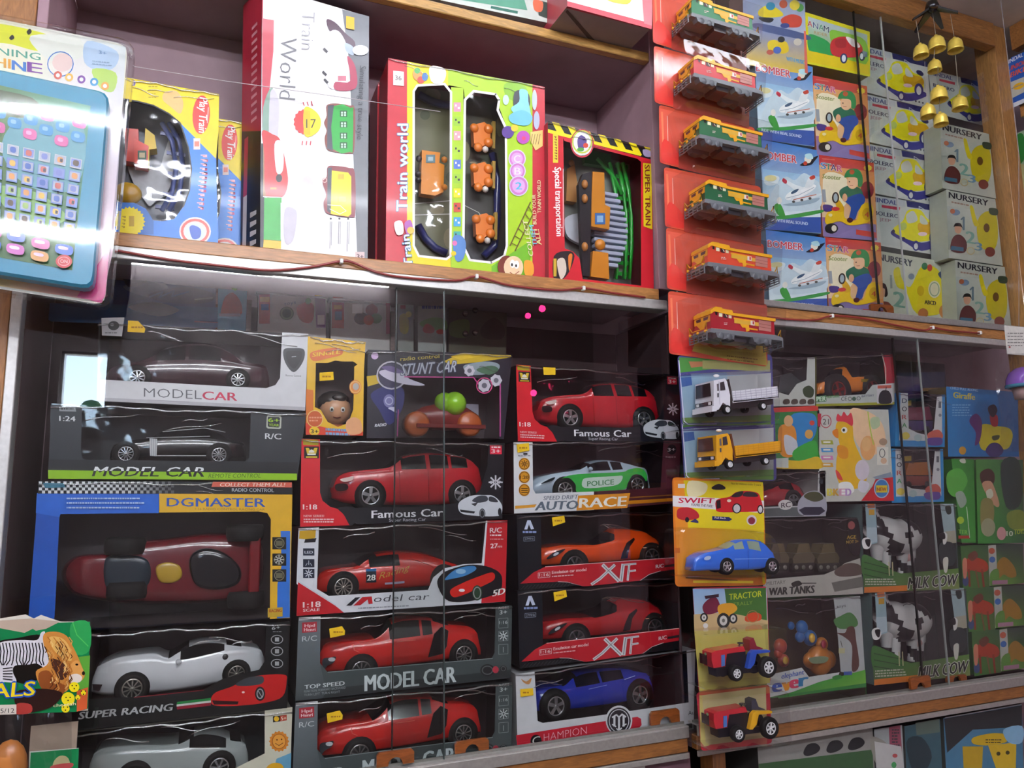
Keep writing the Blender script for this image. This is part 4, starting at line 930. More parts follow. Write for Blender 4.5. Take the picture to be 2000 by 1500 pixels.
# ---------------------------------------------------------------- train sets on the open shelf
US = 1.9415
def upx(*q, y=.03): return [c for p in floor_to(quad(*q), y, US) for c in p]
VD = lambda h: (h, 0)        # letters lying on their right side: the line runs down, tops to the right
# yellow and blue play train box
def train_box(label, gr):
    b = WB(label, upx(212, 145, 428, 184, 425, 477, 208, 455), side='#b89a14', inner='#767c88', group=gr, d=.075, inner_side='#3a3e50')
    a = b.a
    a.pg('#ecd412', 212, 145, 428, 184, 427, 254, 422, 310, 372, 262, 352, 240, 330, 222, 300, 206, 270, 198, 212, 190)
    a.pg('#2f80dc', 352, 240, 422, 310, 426, 477, 208, 455, 208, 430, 262, 396, 285, 408, 297, 430, 318, 432, 340, 428, 358, 404, 370, 372, 374, 330, 368, 288)
    a.ln('#16181c', 2.5, 240, 193, 270, 198, 300, 206, 330, 222, 352, 240, 368, 288, 374, 330, 370, 372, 358, 404)
    a.el('#d83c34', 393, 224, 17, 38, rot=.06); a.tx('Play Train', 390, 190, 388, 258, 16, '#f4f0ec', .02, .2, up=VD(16)); a.ln('#f0b0a0', 2, 407, 210, 405, 240)
    a.bl('#e8c078', 322, 180, 345, 178, 358, 200, 352, 222, 335, 210, 318, 195); a.lines('#b8a410', 290, 168, 306, 4, 7, 2); a.el('#7a70a0', 261, 162, 4, 6)
    a.rc('#e8d8d4', 378, 270, 391, 292); a.rc('#d87868', 380, 276, 389, 286)
    a.vlines('#c85c80', 393, 303, 385, 413, 15, 8); a.vlines('#f4ccd8', 391, 302, 383, 412, 14, 8)
    a.pg('#2468b8', 226, 395, 262, 396, 288, 412, 300, 432, 300, 458, 226, 455); a.el('#e8d414', 253, 433, 31, 30, 48, star=.88); a.vlines('#a88a10', 238, 422, 237, 448, 8, 6); a.rc('#b89810', 252, 422, 262, 442)
    a.el('#e8dcd8', 381, 452, 31, 28, 26); a.ring('#d86058', 381, 452, 28, 5, 25); a.el('#d8e4f4', 381, 454, 20, 18); a.bl('#3a60c0', 370, 445, 378, 440, 392, 448, 390, 464, 376, 466)
    b.done()
    return b.t
pt = train_box('yellow and blue toy train box with a rounded window, beside the tablet', None)
copy_thing(pt, (.045, .085, -.0), 'yellow toy train box half hidden behind its twin, next to the tall white box')
y = .07
t = thing('toy_engine', 'red and yellow toy engine in the window of the front yellow train box', 'toy train', tuple(at(275, 330, y)))
m = MB(); m.pprism((244, 250, 270, 252, 272, 318, 244, 314), y, y+.02, '#d8392c'); m.pprism((262, 270, 290, 285, 288, 322, 262, 318), y-.008, y+.02, '#e04030'); m.build('body', t)
m = MB(); m.pprism((284, 250, 302, 264, 306, 290, 292, 292, 290, 322, 284, 322, 282, 280), y-.004, y+.018, '#e8c41c'); m.build('funnel', t)
m = MB(); Art(m, y-.0088).rc('#4a6a5a', 269, 294, 286, 312).rc('#c8b890', 272, 298, 283, 308); m.build('picture', t)
m = MB(); m.pprism(smooth([250, 318, 285, 322, 310, 330, 322, 295, 332, 270, 338, 300, 340, 340, 325, 378, 305, 392, 294, 402, 285, 395, 262, 360]), y+.022, y+.026, '#c9cdd2', 'matt'); o = m.build('backing_card'); tag(o, 'white cloud shaped card behind the red and yellow engine', 'card')
t = thing('toy_track', 'blue grey curved track pieces in the front yellow train box', 'track', tuple(at(350, 400, y)))
m = MB()
arc = [(330, 240), (350, 275), (358, 330), (350, 375), (330, 412)]
m.tube([at(px, py, y) for px, py in arc], .004, '#4a5c9c'); m.tube([at(px-14, py, y) for px, py in arc], .004, '#4a5c9c')
m.build('rail', t)
m = MB()
for px, py in ((338, 262), (350, 300), (352, 340), (343, 380), (328, 405)):
    q = at(px-6, py, y+.003); m.box((q.x-.014, q.y, q.z-.003), (q.x+.014, q.y+.003, q.z+.003), '#3c4c88')
m.build('sleeper', t)
m = MB(); q = at(250, 378, y); m.ball(q, .02, '#c89a28', 'plastic', 12, (1, .5, .9)); tag(m.build('toy_lion'), 'tan rounded toy in the lower corner of the front yellow train box', 'toy')
# tall dark box behind the white one
b = WB('tall dark box with pale vertical lettering behind the tall white box', upx(477, 21, 600, 40, 598, 500, 476, 483, y=.112), y=.112, d=.07, inner=None, front='#5a4650', side='#43343c')
b.a.pg('#70283a', 490, 30, 498, 31, 495, 485, 485, 484); b.a.vlines('#a89098', 481, 55, 478, 262, 9, 9); b.done()
# tall white box
bx = -.026
WQ = upx(512, -30, 721, 32, 718, 506, 508, 483)
b = WB('tall white train box with green and yellow wagon windows', WQ, side='#4a4c52', front='#eeeef0', inner=None, d=.07, bx=bx)
a = b.a; W = '#f2f2f4'
a.pg('#777a80', 668, 18, 721, 32, 718, 506, 698, 503, 690, 300, 682, 120)
a.pg('#c44a58', 512, -25, 536, -18, 534, 100, 524, 200, 512, 250); a.pg('#e0dcdc', 514, -20, 540, -14, 538, 40, 514, 36)
a.bl('#8aa898', 514, 210, 530, 170, 536, 200, 526, 260, 514, 280); a.bl('#d0cdd8', 528, 180, 545, 200, 540, 290, 526, 300)
a.pg('#1a1c20', 509, 280, 516, 280, 516, 484, 508, 484)
a.pg('#a07858', 514, 270, 522, 270, 522, 384, 514, 384); a.bl('#c83a3c', 512, 256, 532, 262, 548, 275, 560, 330, 562, 360, 552, 384, 520, 384, 516, 300); a.bl('#e8e8ec', 536, 282, 548, 275, 554, 300, 552, 334, 540, 336); a.el('#2a2022', 545, 348, 6, 8); a.rc('#d87838', 528, 366, 540, 370); a.ln('#e8e8ea', 2, 514, 384, 554, 386)
a.pg('#3cae48', 516, 386, 550, 386, 549, 470, 515, 468); a.pg('#e4e8e4', 548, 396, 552, 396, 551, 468, 548, 468); a.pg('#e8bc28', 515, 468, 549, 471, 549, 486, 514, 484); a.bl('#c8c4d0', 556, 410, 575, 408, 580, 425, 572, 470, 556, 472); a.el('#d8d4dc', 600, 370, 14, 26)
a.tx('Play 17', 549, 70, 541, 192, 34, '#56585c', -.02, .15, up=VD(34)) if False else None
a.tx('World', 548, 72, 545, 192, 33, '#77787e', -.012, .1, up=VD(33)); a.tx('Train', 590, 22, 588, 96, 26, '#a0a0a6', -.014, .1, up=VD(26))
a.el('#d84040', 594, 238, 21, 25, 30, star=.9); a.bl('#f0d82c', 594, 212, 612, 214, 626, 232, 622, 256, 596, 266); a.pg('#e8c02c', 593, 214, 606, 216, 606, 264, 593, 262); a.tx('17', 598, 250, 617, 250, 18, '#33302c', -.005)
for k in (0, 1, 2): a.ln('#c85058', 2, 592+k*8, 200-k, 594+k*8, 206); a.ln('#c85058', 2, 591+k*8, 276, 590+k*8, 283)
# printed locomotive at the top
a.bl('#4a2a40', 638, 38, 655, 44, 675, 65, 693, 82, 690, 100, 668, 78, 645, 62); a.bl('#ececf0', 642, 66, 660, 60, 676, 85, 680, 120, 672, 165, 642, 170, 640, 110); a.bl('#b04860', 678, 110, 694, 130, 695, 172, 656, 176, 655, 160, 684, 158); a.bl('#a8b8c8', 674, 84, 690, 92, 690, 108, 676, 100); a.rc('#c87888', 660, 148, 676, 158)
for px, py in ((636, 95), (634, 140), (637, 155)): a.ln('#44444a', 4, px-3, py, px+3, py+6)
# two wagons seen through cut outs
a.bl('#8a5048', 638, 206, 655, 202, 682, 206, 693, 214, 692, 290, 682, 300, 650, 296, 638, 290, 634, 270, 638, 255, 633, 240, 638, 226); a.pg('#50545c', 640, 206, 652, 205, 650, 295, 639, 290); a.bl('#2faa44', 652, 207, 686, 211, 690, 216, 689, 290, 684, 297, 650, 291, n=2)
for py in (222, 243, 265, 284): a.rc('#1f5a30', 664, py-6, 678, py+6); a.rc('#b8d8c0', 666, py-4, 670, py); a.rc('#b8d8c0', 672, py-4, 676, py); a.rc('#b8d8c0', 666, py+1, 670, py+5); a.rc('#b8d8c0', 672, py+1, 676, py+5)
a.bl('#8a3a40', 640, 326, 655, 324, 682, 328, 693, 338, 694, 415, 686, 424, 652, 420, 636, 414, 632, 396, 637, 380, 630, 356, 638, 345); a.pg('#45484e', 640, 328, 648, 327, 647, 418, 639, 412); a.pg('#ece02c', 648, 333, 680, 337, 686, 345, 686, 418, 680, 423, 646, 418)
a.rc('#c8b018', 660, 340, 672, 350); a.rc('#d8c830', 662, 384, 676, 394); a.ln('#f4f4e8', 1.2, 640, 400, 665, 402, 676, 412, 664, 418, 644, 408); a.ring('#d8b8b0', 634, 352, 5, 1.5)
for px in (646, 663, 680): a.el('#4a4a50', px, 427, 2); [a.ln('#9a9aa0', 1, px-1+k*3, 433, px-2+k*3, 470+R.random()*22) for k in (0, 1)]
a.tx('Simulating a true style', 703, 128, 697, 272, 12, '#3a3e44', -.01, .1, up=VD(12))
a.rc('#e8b428', 676, 31, 692, 55, .2); a.el('#d8dce0', 704, 98, 16, 10); a.rc('#d0b8b8', 694, 492, 712, 508); a.tx('3+', 697, 505, 710, 506, 9, '#4a2028', .03)
b.done()
# printed spine of the tall white box, on its slanted side
f = rect3(quad(*WQ), .03); A0, B0 = f[3]+Vector((bx, .07, 0)), f[3].copy(); A1, B1 = f[0]+Vector((bx, .07, 0)), f[0].copy()
nrm = Vector((-.93, -.36, 0))
def spine(u, v, l): return (A0+(B0-A0)*u)*(1-v)+(A1+(B1-A1)*u)*v+nrm*(.0004+l)
m = MB(); a = Art(m, 0, plane=spine)
a.pg('#b02a3e', 0, .5, 1, .44, 1, 1, 0, 1); a.pg('#24262c', 0, 0, 1, 0, 1, .44, 0, .5); a.pg('#e0dce0', .1, 0, .3, 0, .32, .24, .12, .24); a.pg('#b84058', .12, .24, .32, .24, .36, .46, .16, .46)
[a.pg('#d8d8dc', .5, .04+k*.035, .82, .04+k*.035, .82, .055+k*.035, .5, .06+k*.035) for k in range(4)]; [a.pg('#d898a0', .5, .5+k*.03, .8, .5+k*.03, .78, .512+k*.03, .5, .512+k*.03) for k in range(13)]
m.build('side_panel', b.t)
# red train world box
def red_deep(label, gr):
    b = WB(label, upx(758, 113, 1064, 170, 1066, 556, 753, 515), side='#b02434', inner='#62625a', group=gr, d=.075, inner_side='#7a2430')
    a = b.a
    a.pg('#c8303e', 758, 113, 795, 120, 795, 519, 753, 515)
    a.pg('#c4303e', 1036, 290, 1040, 165, 1064, 170, 1066, 556, 1036, 552)
    a.pg('#ecd81c', 795, 120, 882, 136, 886, 300, 888, 532, 795, 520, 795, 120) if False else None
    a.pg('#e8d61a', 795, 120, 875, 135, 876, 168, 868, 164, 815, 166, 808, 174, 808, 480, 818, 498, 875, 505, 880, 500, 881, 531, 795, 519)
    a.pg('#a8d028', 875, 135, 1040, 165, 1040, 553, 881, 531, 881, 500, 881, 170, 905, 172, 905, 490, 918, 508, 955, 513, 965, 512, 985, 498, 990, 480, 990, 250, 975, 210, 970, 185, 925, 178, 908, 192, 905, 172, 875, 166)
    a.pg('#74b82c', 960, 520, 1036, 470, 1036, 552, 960, 542); a.bl('#84b82c', 985, 165, 1010, 160, 1030, 175, 1020, 200, 990, 190)
    a.ln('#f2f2ee', 4.5, 868, 164, 815, 167, 808, 178, 808, 480, 818, 500, 872, 506, 880, 500, 881, 180, 868, 164); a.ln('#f2f2ee', 4.5, 925, 178, 908, 195, 905, 480, 918, 508, 960, 513, 985, 500, 990, 480, 988, 250, 972, 215, 975, 195, 968, 184, 925, 178)
    for i in range(11):
        py = 200+i*28; c = ('#e89ab0', '#98c838', '#e8a0a8', '#a8d038', '#5878c8', '#98c838', '#e8d81c', '#c84838', '#48a0d0', '#48b0a0', '#d8a0c8')[i]
        a.rc(c, 886, py, 900, py+18); a.rc('#3a3a40' if i % 2 else '#f0e8e0', 889, py+4, 892, py+8); a.rc('#3a3a40' if i % 2 else '#f0e8e0', 894, py+9, 898, py+13)
    a.bl('#5888c8', 884, 465, 900, 460, 910, 475, 905, 505, 890, 508); a.el('#d870a8', 888, 475, 5); a.el('#e8d028', 886, 495, 5)
    a.tx('Train world', 795, 412, 797, 242, 21, '#f0f0f0', .035, 0, up=(-21, 0), oc='#68a8d0', ob=.05)
    a.el('#e89850', 815, 145, 9, 12); a.el('#d85040', 822, 156, 7); a.el('#4878b0', 830, 150, 6, 8); a.el('#58a858', 815, 138, 6); a.bl('#f0f0e8', 840, 130, 868, 134, 870, 152, 860, 164, 842, 158)
    a.tx('3', 786, 160, 774, 160, 8, '#f0e8e8') if False else None; a.rc('#e4dcdc', 768, 138, 789, 166, .1); a.tx('36', 772, 156, 784, 157, 9, '#5a4a4a')
    for j, (px, py, r_, ch, cc) in enumerate(((1010, 310, 15, 'C', '#e8e0f0'), (1011, 334, 14, 'B', '#e8e0f0'), (1013, 363, 17, '2', '#48b8d8'))):
        a.el('#d8d8e4', px, py, r_+2, r_+3); a.el('#c87ac0', px, py, r_, r_+1); a.el('#d8a8dc', px, py, r_*.75, r_*.8); a.tx(ch, px-6, py+7, px+6, py+7, 14, cc, .03)
    a.bl('#3e4048', 1005, 180, 1030, 180, 1035, 205, 1020, 225, 1005, 222); a.bl('#88d0e0', 1015, 175, 1030, 178, 1032, 198, 1036, 230, 1012, 226, 998, 212, 1014, 198); a.bl('#70c0d8', 995, 225, 1020, 215, 1040, 228, 1030, 245, 1000, 240); a.el('#c0c8d8', 1044, 195, 5, 20); a.el('#b0b4cc', 1048, 235, 6, 18); a.el('#c0d8e0', 988, 195, 6, 10)
    a.el('#5a3a8c', 992, 258, 12); a.el('#b850b0', 1022, 268, 13); a.el('#e8c838', 1005, 250, 7); a.el('#d84878', 1023, 270, 4); a.pg('#e8c878', 1036, 258, 1060, 254, 1060, 285, 1046, 294, 1036, 275)
    for k in range(4): a.ln('#6a5028', 1, 1040+k*5, 262, 1036+k*5, 282)
    a.ln('#6a5a28', 2.4, 996, 480, 1036, 395); a.ln('#6a5a28', 2.4, 1006, 490, 1040, 420); [a.ln('#6a5a28', 1.4, 998+k*7, 474-k*14, 1010+k*6, 480-k*13) for k in range(6)]
    a.tx('COLLECT', 1042, 500, 1030, 430, 9, '#e8e0b0', .03, up=(-9, 0)); a.tx('THEM', 1050, 480, 1042, 440, 9, '#78c8d8', .03, up=(-9, 0)); a.tx('ALL!', 1058, 478, 1052, 448, 9, '#f0e8a0', .03, up=(-9, 0)); a.tx('BUILD YOUR', 1048, 438, 1046, 380, 7, '#e8d8a8', .02, up=(-7, 0)); a.tx('TRAIN WORLD', 1057, 416, 1056, 352, 7, '#e8d8a8', .02, up=(-7, 0))
    a.tx('Train', 806, 520, 799, 458, 16, '#e8f0f4', .04, .1, up=(-16, 3), oc='#3888b8', ob=.06); a.bl('#e8e0d8', 770, 435, 785, 432, 788, 455, 775, 458); a.bl('#b060b0', 790, 436, 802, 430, 806, 448, 795, 458); a.el('#e8c050', 802, 450, 7)
    # round face of a printed child
    a.el('#7a3426', 990, 521, 18, 22); a.el('#ecd0a8', 1003, 522, 19, 22, 22); a.el('#fff', 1001, 515, 5, 8); a.el('#fff', 1009, 517, 5, 8); a.el('#221c18', 1000, 517, 2, 3); a.el('#221c18', 1008, 519, 2, 3); a.ln('#a04838', 1.5, 996, 532, 1004, 537, 1014, 530); a.bl('#e8a038', 1024, 510, 1040, 512, 1042, 535, 1026, 538)
    m = MB(); c = Art(m, .098, 'card')
    c.pg(['#7a7a5c', '#6a6e4c', '#74745a', '#60644a'], 800, 160, 890, 165, 895, 520, 800, 500); c.pg(['#5c5c50', '#6e6a4c', '#4a4a48', '#404048'], 900, 180, 1000, 190, 1000, 525, 900, 510)
    for k in range(22): c.el(('#8a8a68', '#586044', '#90886a', '#4c5440')[k % 4], 812+R.random()*170, 185+R.random()*310, 6+R.random()*9, 8+R.random()*14)
    c.ln('#dcdcd4', 1.5, 806, 398, 880, 392); c.ln('#dcdcd4', 1.5, 806, 420, 880, 418); c.ln('#dcdcd4', 1.2, 905, 400, 935, 415, 950, 440); m.build('insert_card', b.t)
    b.done(); return b.t
rd = red_deep('wide red toy train box with two long windows and green print', None)
copy_thing(rd, (-.0, .085, -.0), 'red train box half hidden behind the wide red train box')
y = .07
def bits(label, col, shape, name='toy_train_piece', dz=.016, y=y, gr='orange train pieces'):
    t = thing(name, label, 'toy train', tuple(at(shape[0][0], shape[0][1], y)), gr); m = MB()
    for p in shape[1:]:
        if len(p) == 3: m.ball(at(p[0], p[1], y), p[2]*.0008, col, 'plastic', 12, (1, .7, 1))
        else: m.pprism(p, y, y+dz, col)
    m.build('body', t); return t
t = bits('orange locomotive in the narrow window of the wide red box', '#e08a1c', ((845, 400), (824, 293, 860, 298, 858, 318, 868, 322, 866, 375, 850, 382, 822, 378)), gr=None)
m = MB(); Art(m, y-.001).rc('#6a8a90', 832, 302, 850, 318).rc('#b0c8d0', 836, 306, 846, 314); m.build('cab_window', t)
for px, py in ((818, 310), (816, 340), (817, 352), (868, 312), (868, 366)):
    q = at(px, py, y); m = MB(); m.ball(q, .006, '#d8862a' if px > 850 else '#3a3438', 'plastic', 10); m.build('wheel', t)
for i, (cx, cy) in enumerate(((938, 262), (938, 340), (942, 440))):
    t = bits(('upper', 'middle', 'lower')[i]+' orange wagon with round wheels in the wide window of the red box', '#e67e28', ((cx, cy+20), (cx-14, cy-18, cx+8, cy-24, cx+20, cy-14, cx+20, cy+14, cx+4, cy+24, cx-12, cy+18), (cx-12, cy-12, 11), (cx+16, cy-10, 12), (cx+16, cy+16, 12), (cx-4, cy+26, 11)))
    m = MB(); q = at(cx+10, cy+30, y-.004); m.ball(q, .006, '#e8e4dc', 'plastic', 8); m.build('coupling', t)
    m = MB(); m.pprism((cx+24, cy-26, cx+30, cy-25, cx+29, cy+28, cx+23, cy+27), y+.004, y+.012, '#b89848'); m.build('trim', t)
for lab, pts in (('dark blue curved track in the narrow window of the red box', ((818, 185), (838, 196), (858, 203), (880, 206))), ('dark blue track at the foot of the narrow window of the red box', ((816, 440), (830, 465), (850, 485), (872, 495))), ('dark blue track along the wide window of the red box', ((962, 300), (970, 350), (972, 420), (965, 480), (945, 500)))):
    t = thing('toy_track', lab, 'track', tuple(at(*pts[-1], y+.02)))
    m = MB(); m.tube([at(px, py, y+.02) for px, py in pts], .0075, '#232c66', 'plastic', 6); m.build('rail', t)
# special transportation box
b = WB('red toy train box with hazard stripes and green track in its window', upx(1070, 236, 1269, 290, 1273, 571, 1072, 551, y=.012), y=.012, side='#94202c', inner='#8a9088', d=.075, inner_side='#5a2028')
a = b.a
a.pg('#c62430', 1070, 255, 1100, 263, 1103, 485, 1120, 492, 1132, 505, 1138, 545, 1252, 558, 1252, 312, 1246, 305, 1140, 280, 1100, 270, 1100, 263, 1250, 303, 1273, 310, 1277, 571, 1072, 551)
a.pg('#c02030', 1098, 262, 1135, 271, 1160, 277, 1252, 302, 1254, 318, 1245, 310, 1160, 288, 1130, 284, 1102, 275)
a.pg('#18171a', 1070, 236, 1272, 290, 1273, 312, 1070, 258)
for k in range(7): x_ = 1072+k*30; a.pg('#e8d41c', x_+6, 238+k*8, x_+20, 241+k*8, x_+32, 257+k*8+6, x_+16, 255+k*8+3)
a.pg('#e8d41c', 1070, 252, 1252, 299, 1252, 305, 1070, 259)
a.el('#d8dcd8', 1137, 278, 22, 26); a.ring('#b83040', 1137, 280, 23, 3, 28); a.ring('#b8c848', 1137, 277, 20, 3, 23); a.el('#e8e8e0', 1136, 276, 15, 19); a.bl('#5a4888', 1128, 272, 1136, 264, 1146, 274, 1140, 290, 1130, 290); a.el('#c84838', 1144, 284, 5); a.el('#58a048', 1134, 292, 7, 4)
a.tx('Special transportation', 1083, 327, 1087, 461, 13, '#f0e8e4', .03, 0, up=VD(13)); a.rc('#d8c838', 1080, 262, 1090, 318); a.vlines('#8a3020', 1082, 266, 1083, 314, 6, 5); a.ln('#e8d8d0', 1.2, 1100, 330, 1100, 462)
a.bl('#2a2024', 1082, 500, 1110, 490, 1122, 500, 1112, 530, 1098, 546, 1082, 548); a.bl('#d8c8b8', 1088, 510, 1102, 505, 1106, 530, 1095, 545); a.bl('#d87830', 1110, 500, 1118, 498, 1112, 530); a.rc('#c8a838', 1081, 505, 1087, 540)
a.pg('#d8c41c', 1256, 318, 1272, 320, 1274, 448, 1257, 442); a.tx('SUPER TRAIN', 1259, 322, 1261, 440, 11, '#7a2420', .045, up=VD(10)); a.bl('#a8a0c0', 1256, 292, 1270, 295, 1270, 306, 1258, 304)
b.done()
y = .066
t = thing('toy_track', 'bright green toy track in the box with hazard stripes', 'track', tuple(at(1215, 540, y)))
m = MB()
for x_ in (1206, 1222, 1232): m.tube([at(x_-16, 318, y), at(x_-4, 370, y), at(x_, 420, y), at(x_+2, 480, y), at(x_-4, 545, y)], .0045, '#28a838')
m.tube([at(1165, 310, y), at(1195, 340, y), at(1215, 380, y)], .0045, '#28a838'); m.tube([at(1170, 545, y), at(1200, 500, y), at(1212, 460, y)], .0045, '#28a838')
m.build('rail', t); m = MB()
for k in range(11): q = at(1216+min(k, 5)*.6, 325+k*21, y+.003); m.box((q.x-.016, q.y, q.z-.004), (q.x+.012, q.y+.003, q.z+.004), '#188a28')
m.build('sleeper', t)
m = MB(); q = at(1168, 308, y); m.box((q.x-.03, y, q.z-.016), (q.x+.03, y+.012, q.z+.014), '#157a2a'); m.build('station', t)
t = thing('toy_stairs', 'pale grey stepped toy piece beside the green track', 'toy', tuple(at(1190, 500, y)))
m = MB()
for k in range(13): q = at(1188+6*math.sin(k/12*math.pi), 378+k*11.5, y-.022); w_ = .018+.02*math.sin(math.pi*(k+1)/14); m.box((q.x-w_, q.y, q.z-.004), (q.x+w_, q.y+.014, q.z+.0035), '#aeb6cc', 'plastic', .001)
m.build('step', t)
m = MB(); m.pprism(smooth([1105, 425, 1140, 418, 1142, 450, 1150, 480, 1120, 470, 1106, 455]), y-.004, y+.004, '#ccd0d8'); tag(m.build('toy_platform'), 'white moulded platform piece in the box with hazard stripes', 'toy')
t = bits('brown and orange locomotive lying on end in the box with hazard stripes', '#c8801e', ((1168, 460), (1158, 335, 1180, 337, 1182, 400, 1192, 405, 1190, 448, 1155, 442, 1156, 380)), gr=None, y=.022, dz=.014)
m = MB(); Art(m, .0212).rc('#3a6aa8', 1162, 416, 1182, 438).rc('#90b8d8', 1166, 421, 1178, 434); m.build('cab_window', t)
m = MB(); m.pprism((1138, 340, 1156, 335, 1155, 405, 1152, 540, 1138, 538, 1132, 395, 1130, 360), .024, .034, '#222126'); m.build('chassis', t)
for py in (360, 388, 482): m = MB(); q = at(1142, py, .022); m.ball(q, .009, '#b87838', 'plastic', 12, (.7, .7, 1)); m.build('wheel', t)
bits('orange wagon at the foot of the box with hazard stripes', '#cc8020', ((1172, 550), (1158, 490, 1188, 494, 1190, 545, 1154, 540), (1172, 478, 14)), y=.022, dz=.014, gr=None)
bits('tan toy figure at the upper edge of the window beside the hazard stripes', '#b8824a', ((1118, 400), (1108, 330, 1122, 320, 1128, 360, 1126, 395, 1106, 392), (1116, 318, 8)), y=y, gr=None)
# boxes on the top shelf
b = WB('pale green printed box lying on the top shelf', (730, -60, 1076, -30, 1076, 46, 730, -27), y=.012, inner=None, front='#c4ccc4', side='#a8aaa8', d=.15)
b.q; a = b.a; a.pg('#5a9a80', 860, -20, 1020, -15, 1030, 20, 900, 0); a.pg('#3c4a44', 1050, 0, 1074, 6, 1074, 38, 1052, 30); a.ln('#2e6a5a', 5, 960, 14, 1010, 24); a.bl('#d87050', 1042, 0, 1060, 4, 1058, 22, 1044, 20); b.done()
q = quad(1108, -90, 1275, -60, 1273, 56, 1107, 12); y = -.071
f = [at(1108, -90, y), at(1275, -60, y), at(1273, 56, y), at(1108, 12, y)]; zb = 2.4312
for i in (2, 3): f[i].z = zb
t = thing('open_carton', 'white and red carton jutting out over the top shelf edge', 'carton', (f[3].x+.09, 0, zb))
m = MB(); bk = [p+Vector((-.004, .15, 0)) for p in f]
for i in range(4): m.face([f[i], f[(i+1) % 4], bk[(i+1) % 4], bk[i]], '#8f7f7c' if i == 2 else '#b04050')
m.face(bk, '#8a8078'); m.face(f, '#e8e0dc'); m.build('carton', t)
m = MB(); a = Art(m, y-.0005); a.pg('#c84a58', 1108, 2, 1273, 46, 1273, 57, 1108, 12); a.pg('#d8747c', 1250, -60, 1275, -60, 1273, 50, 1258, 46); a.bl('#d8cc58', 1180, -10, 1230, -6, 1225, 8, 1190, 2); m.build('print', t)
m = MB(); z = zb-.0007; X = lambda u, v: f[3].lerp(f[2], u)+Vector((0, v*.15, z-f[3].z))
m.face([X(.02, .05), X(.55, .5), X(.52, .55), X(.02, .1)], '#5a4c48', 'matt'); m.face([X(.0, 0), X(1, 0), X(1, .03), X(0, .03)], '#b03c4c', 'matt'); m.build('bottom_flap', t)
# thin thread strung along the open shelf
m = MB(); m.tube([at(262, 130, .004), at(430, 157, .004), at(620, 183, .004), at(860, 218, .004)], .0007, '#c8c0c4', 'plastic', 4); o = m.build('hanging_thread'); tag(o, 'thin pale thread strung across the train set boxes', 'thread')
# ---------------------------------------------------------------- things hung in front of the shelves
def shell(t, pts, yf, yb, name='clear_shell', inset=.004, k='blister'):
    "thin clear blister: outline read on its front plane yf, walls back to the card"
    P = [at(pts[i], pts[i+1], yf) for i in range(0, len(pts), 2)]; c = sum(P, Vector())/len(P); n = len(P); m = MB()
    g = [c+(p-c)*(1-inset/max((p-c).length, .01)) for p in P]
    r1 = [Vector((p.x, yf, p.z)) for p in g]; r2 = [Vector((p.x, yf+inset, p.z)) for p in P]; r3 = [Vector((p.x, yb, p.z)) for p in P]
    V = r1+r2+r3
    m.add(V, [tuple(range(n))]+[(k*n+i, k*n+(i+1) % n, (k+1)*n+(i+1) % n, (k+1)*n+i) for k in (0, 1) for i in range(n)], '#ffffff', k, False)
    return m.build(name, t)
def rounded(x0, y0, x1, y1, x2, y2, x3, y3, r=9, n=3):
    P = [(x0, y0), (x1, y1), (x2, y2), (x3, y3)]; o = []
    for i in range(4):
        p, a, b = Vector(P[i]), Vector(P[i-1]), Vector(P[(i+1) % 4])
        u = p+(a-p).normalized()*r; v = p+(b-p).normalized()*r
        for k in range(n+1): t = k/n; q = u*(1-t)**2+p*2*t*(1-t)+v*t*t; o += [q.x, q.y]
    return o
def card(t, pts, y, col, fn=None, th=.0008, name='backing_card'):
    m = MB(); P = [at(pts[i], pts[i+1], y) for i in range(0, len(pts), 2)]; n = len(P)
    m.prism([(p.x, p.z) for p in P], y, y+th, col if not isinstance(col, list) else '#c8a060', 'gloss')
    if fn: fn(Art(m, y-.0002, 'gloss'))
    return m.build(name, t)

# learning tablet pack
YT = -.12
t = thing('tablet_pack', 'large clear plastic pack holding a cyan learning tablet', 'toy pack', tuple(at(90, 595, YT)))
def tabcard(a):
    a.pg(['#f4f2d0', '#f0f0e4', '#dfe9e8', '#e8c8d8', '#c83a80', '#d8d070'], -70, 26, 100, 58, 246, 92, 222, 480, 200, 590, -70, 548)
    a.bl('#dce23c', -30, 45, 60, 58, 110, 78, 80, 100, 20, 86, -30, 78); a.bl('#e8ece0', 60, 70, 150, 72, 160, 110, 110, 120, 80, 105); a.bl('#b8d0e8', 170, 80, 228, 100, 225, 130, 195, 138, 165, 122); a.bl('#b8d86a', 180, 135, 226, 142, 222, 178, 196, 172)
    a.tx('LEARNING', -82, 95, 79, 118, 14, '#58a088', .02); a.tx('MACHI', -84, 120, 20, 134, 19, '#e0a030', .04); a.tx('N', 24, 136, 50, 140, 19, '#3a78c8', .05); a.tx('E', 54, 140, 82, 144, 20, '#7a3a98', .05)
    a.ring('#4878c0', 118, 125, 26, 2, 25); a.el('#ead0c8', 122, 122, 20, 18)
    for px, py, c in ((113, 147, '#d86858'), (135, 151, '#e8b858'), (159, 155, '#8858a8'), (184, 160, '#4898c8'), (205, 168, '#e0a048')): a.el(c, px, py, 8); a.el('#f0ece8', px, py, 4)
    a.bl('#2a2826', 52, 62, 58, 56, 62, 62, 56, 68); a.bl('#3a3a34', 18, 74, 24, 68, 28, 74, 22, 78); a.tx('3+', 193, 105, 208, 108, 7, '#7898c0'); a.lines('#98b0c8', 180, 118, 218, 2, 5, 2, .1)
    a.pg('#c84080', 176, 540, 214, 480, 206, 575, 198, 592, 150, 580)
card(t, rounded(-75, 22, 250, 88, 205, 596, -80, 552, 22), YT, '#e8e8d8', tabcard)
shell(t, rounded(-75, 18, 262, 84, 214, 598, -80, 556, 26), YT-.034, YT-.001, k='clearpack')
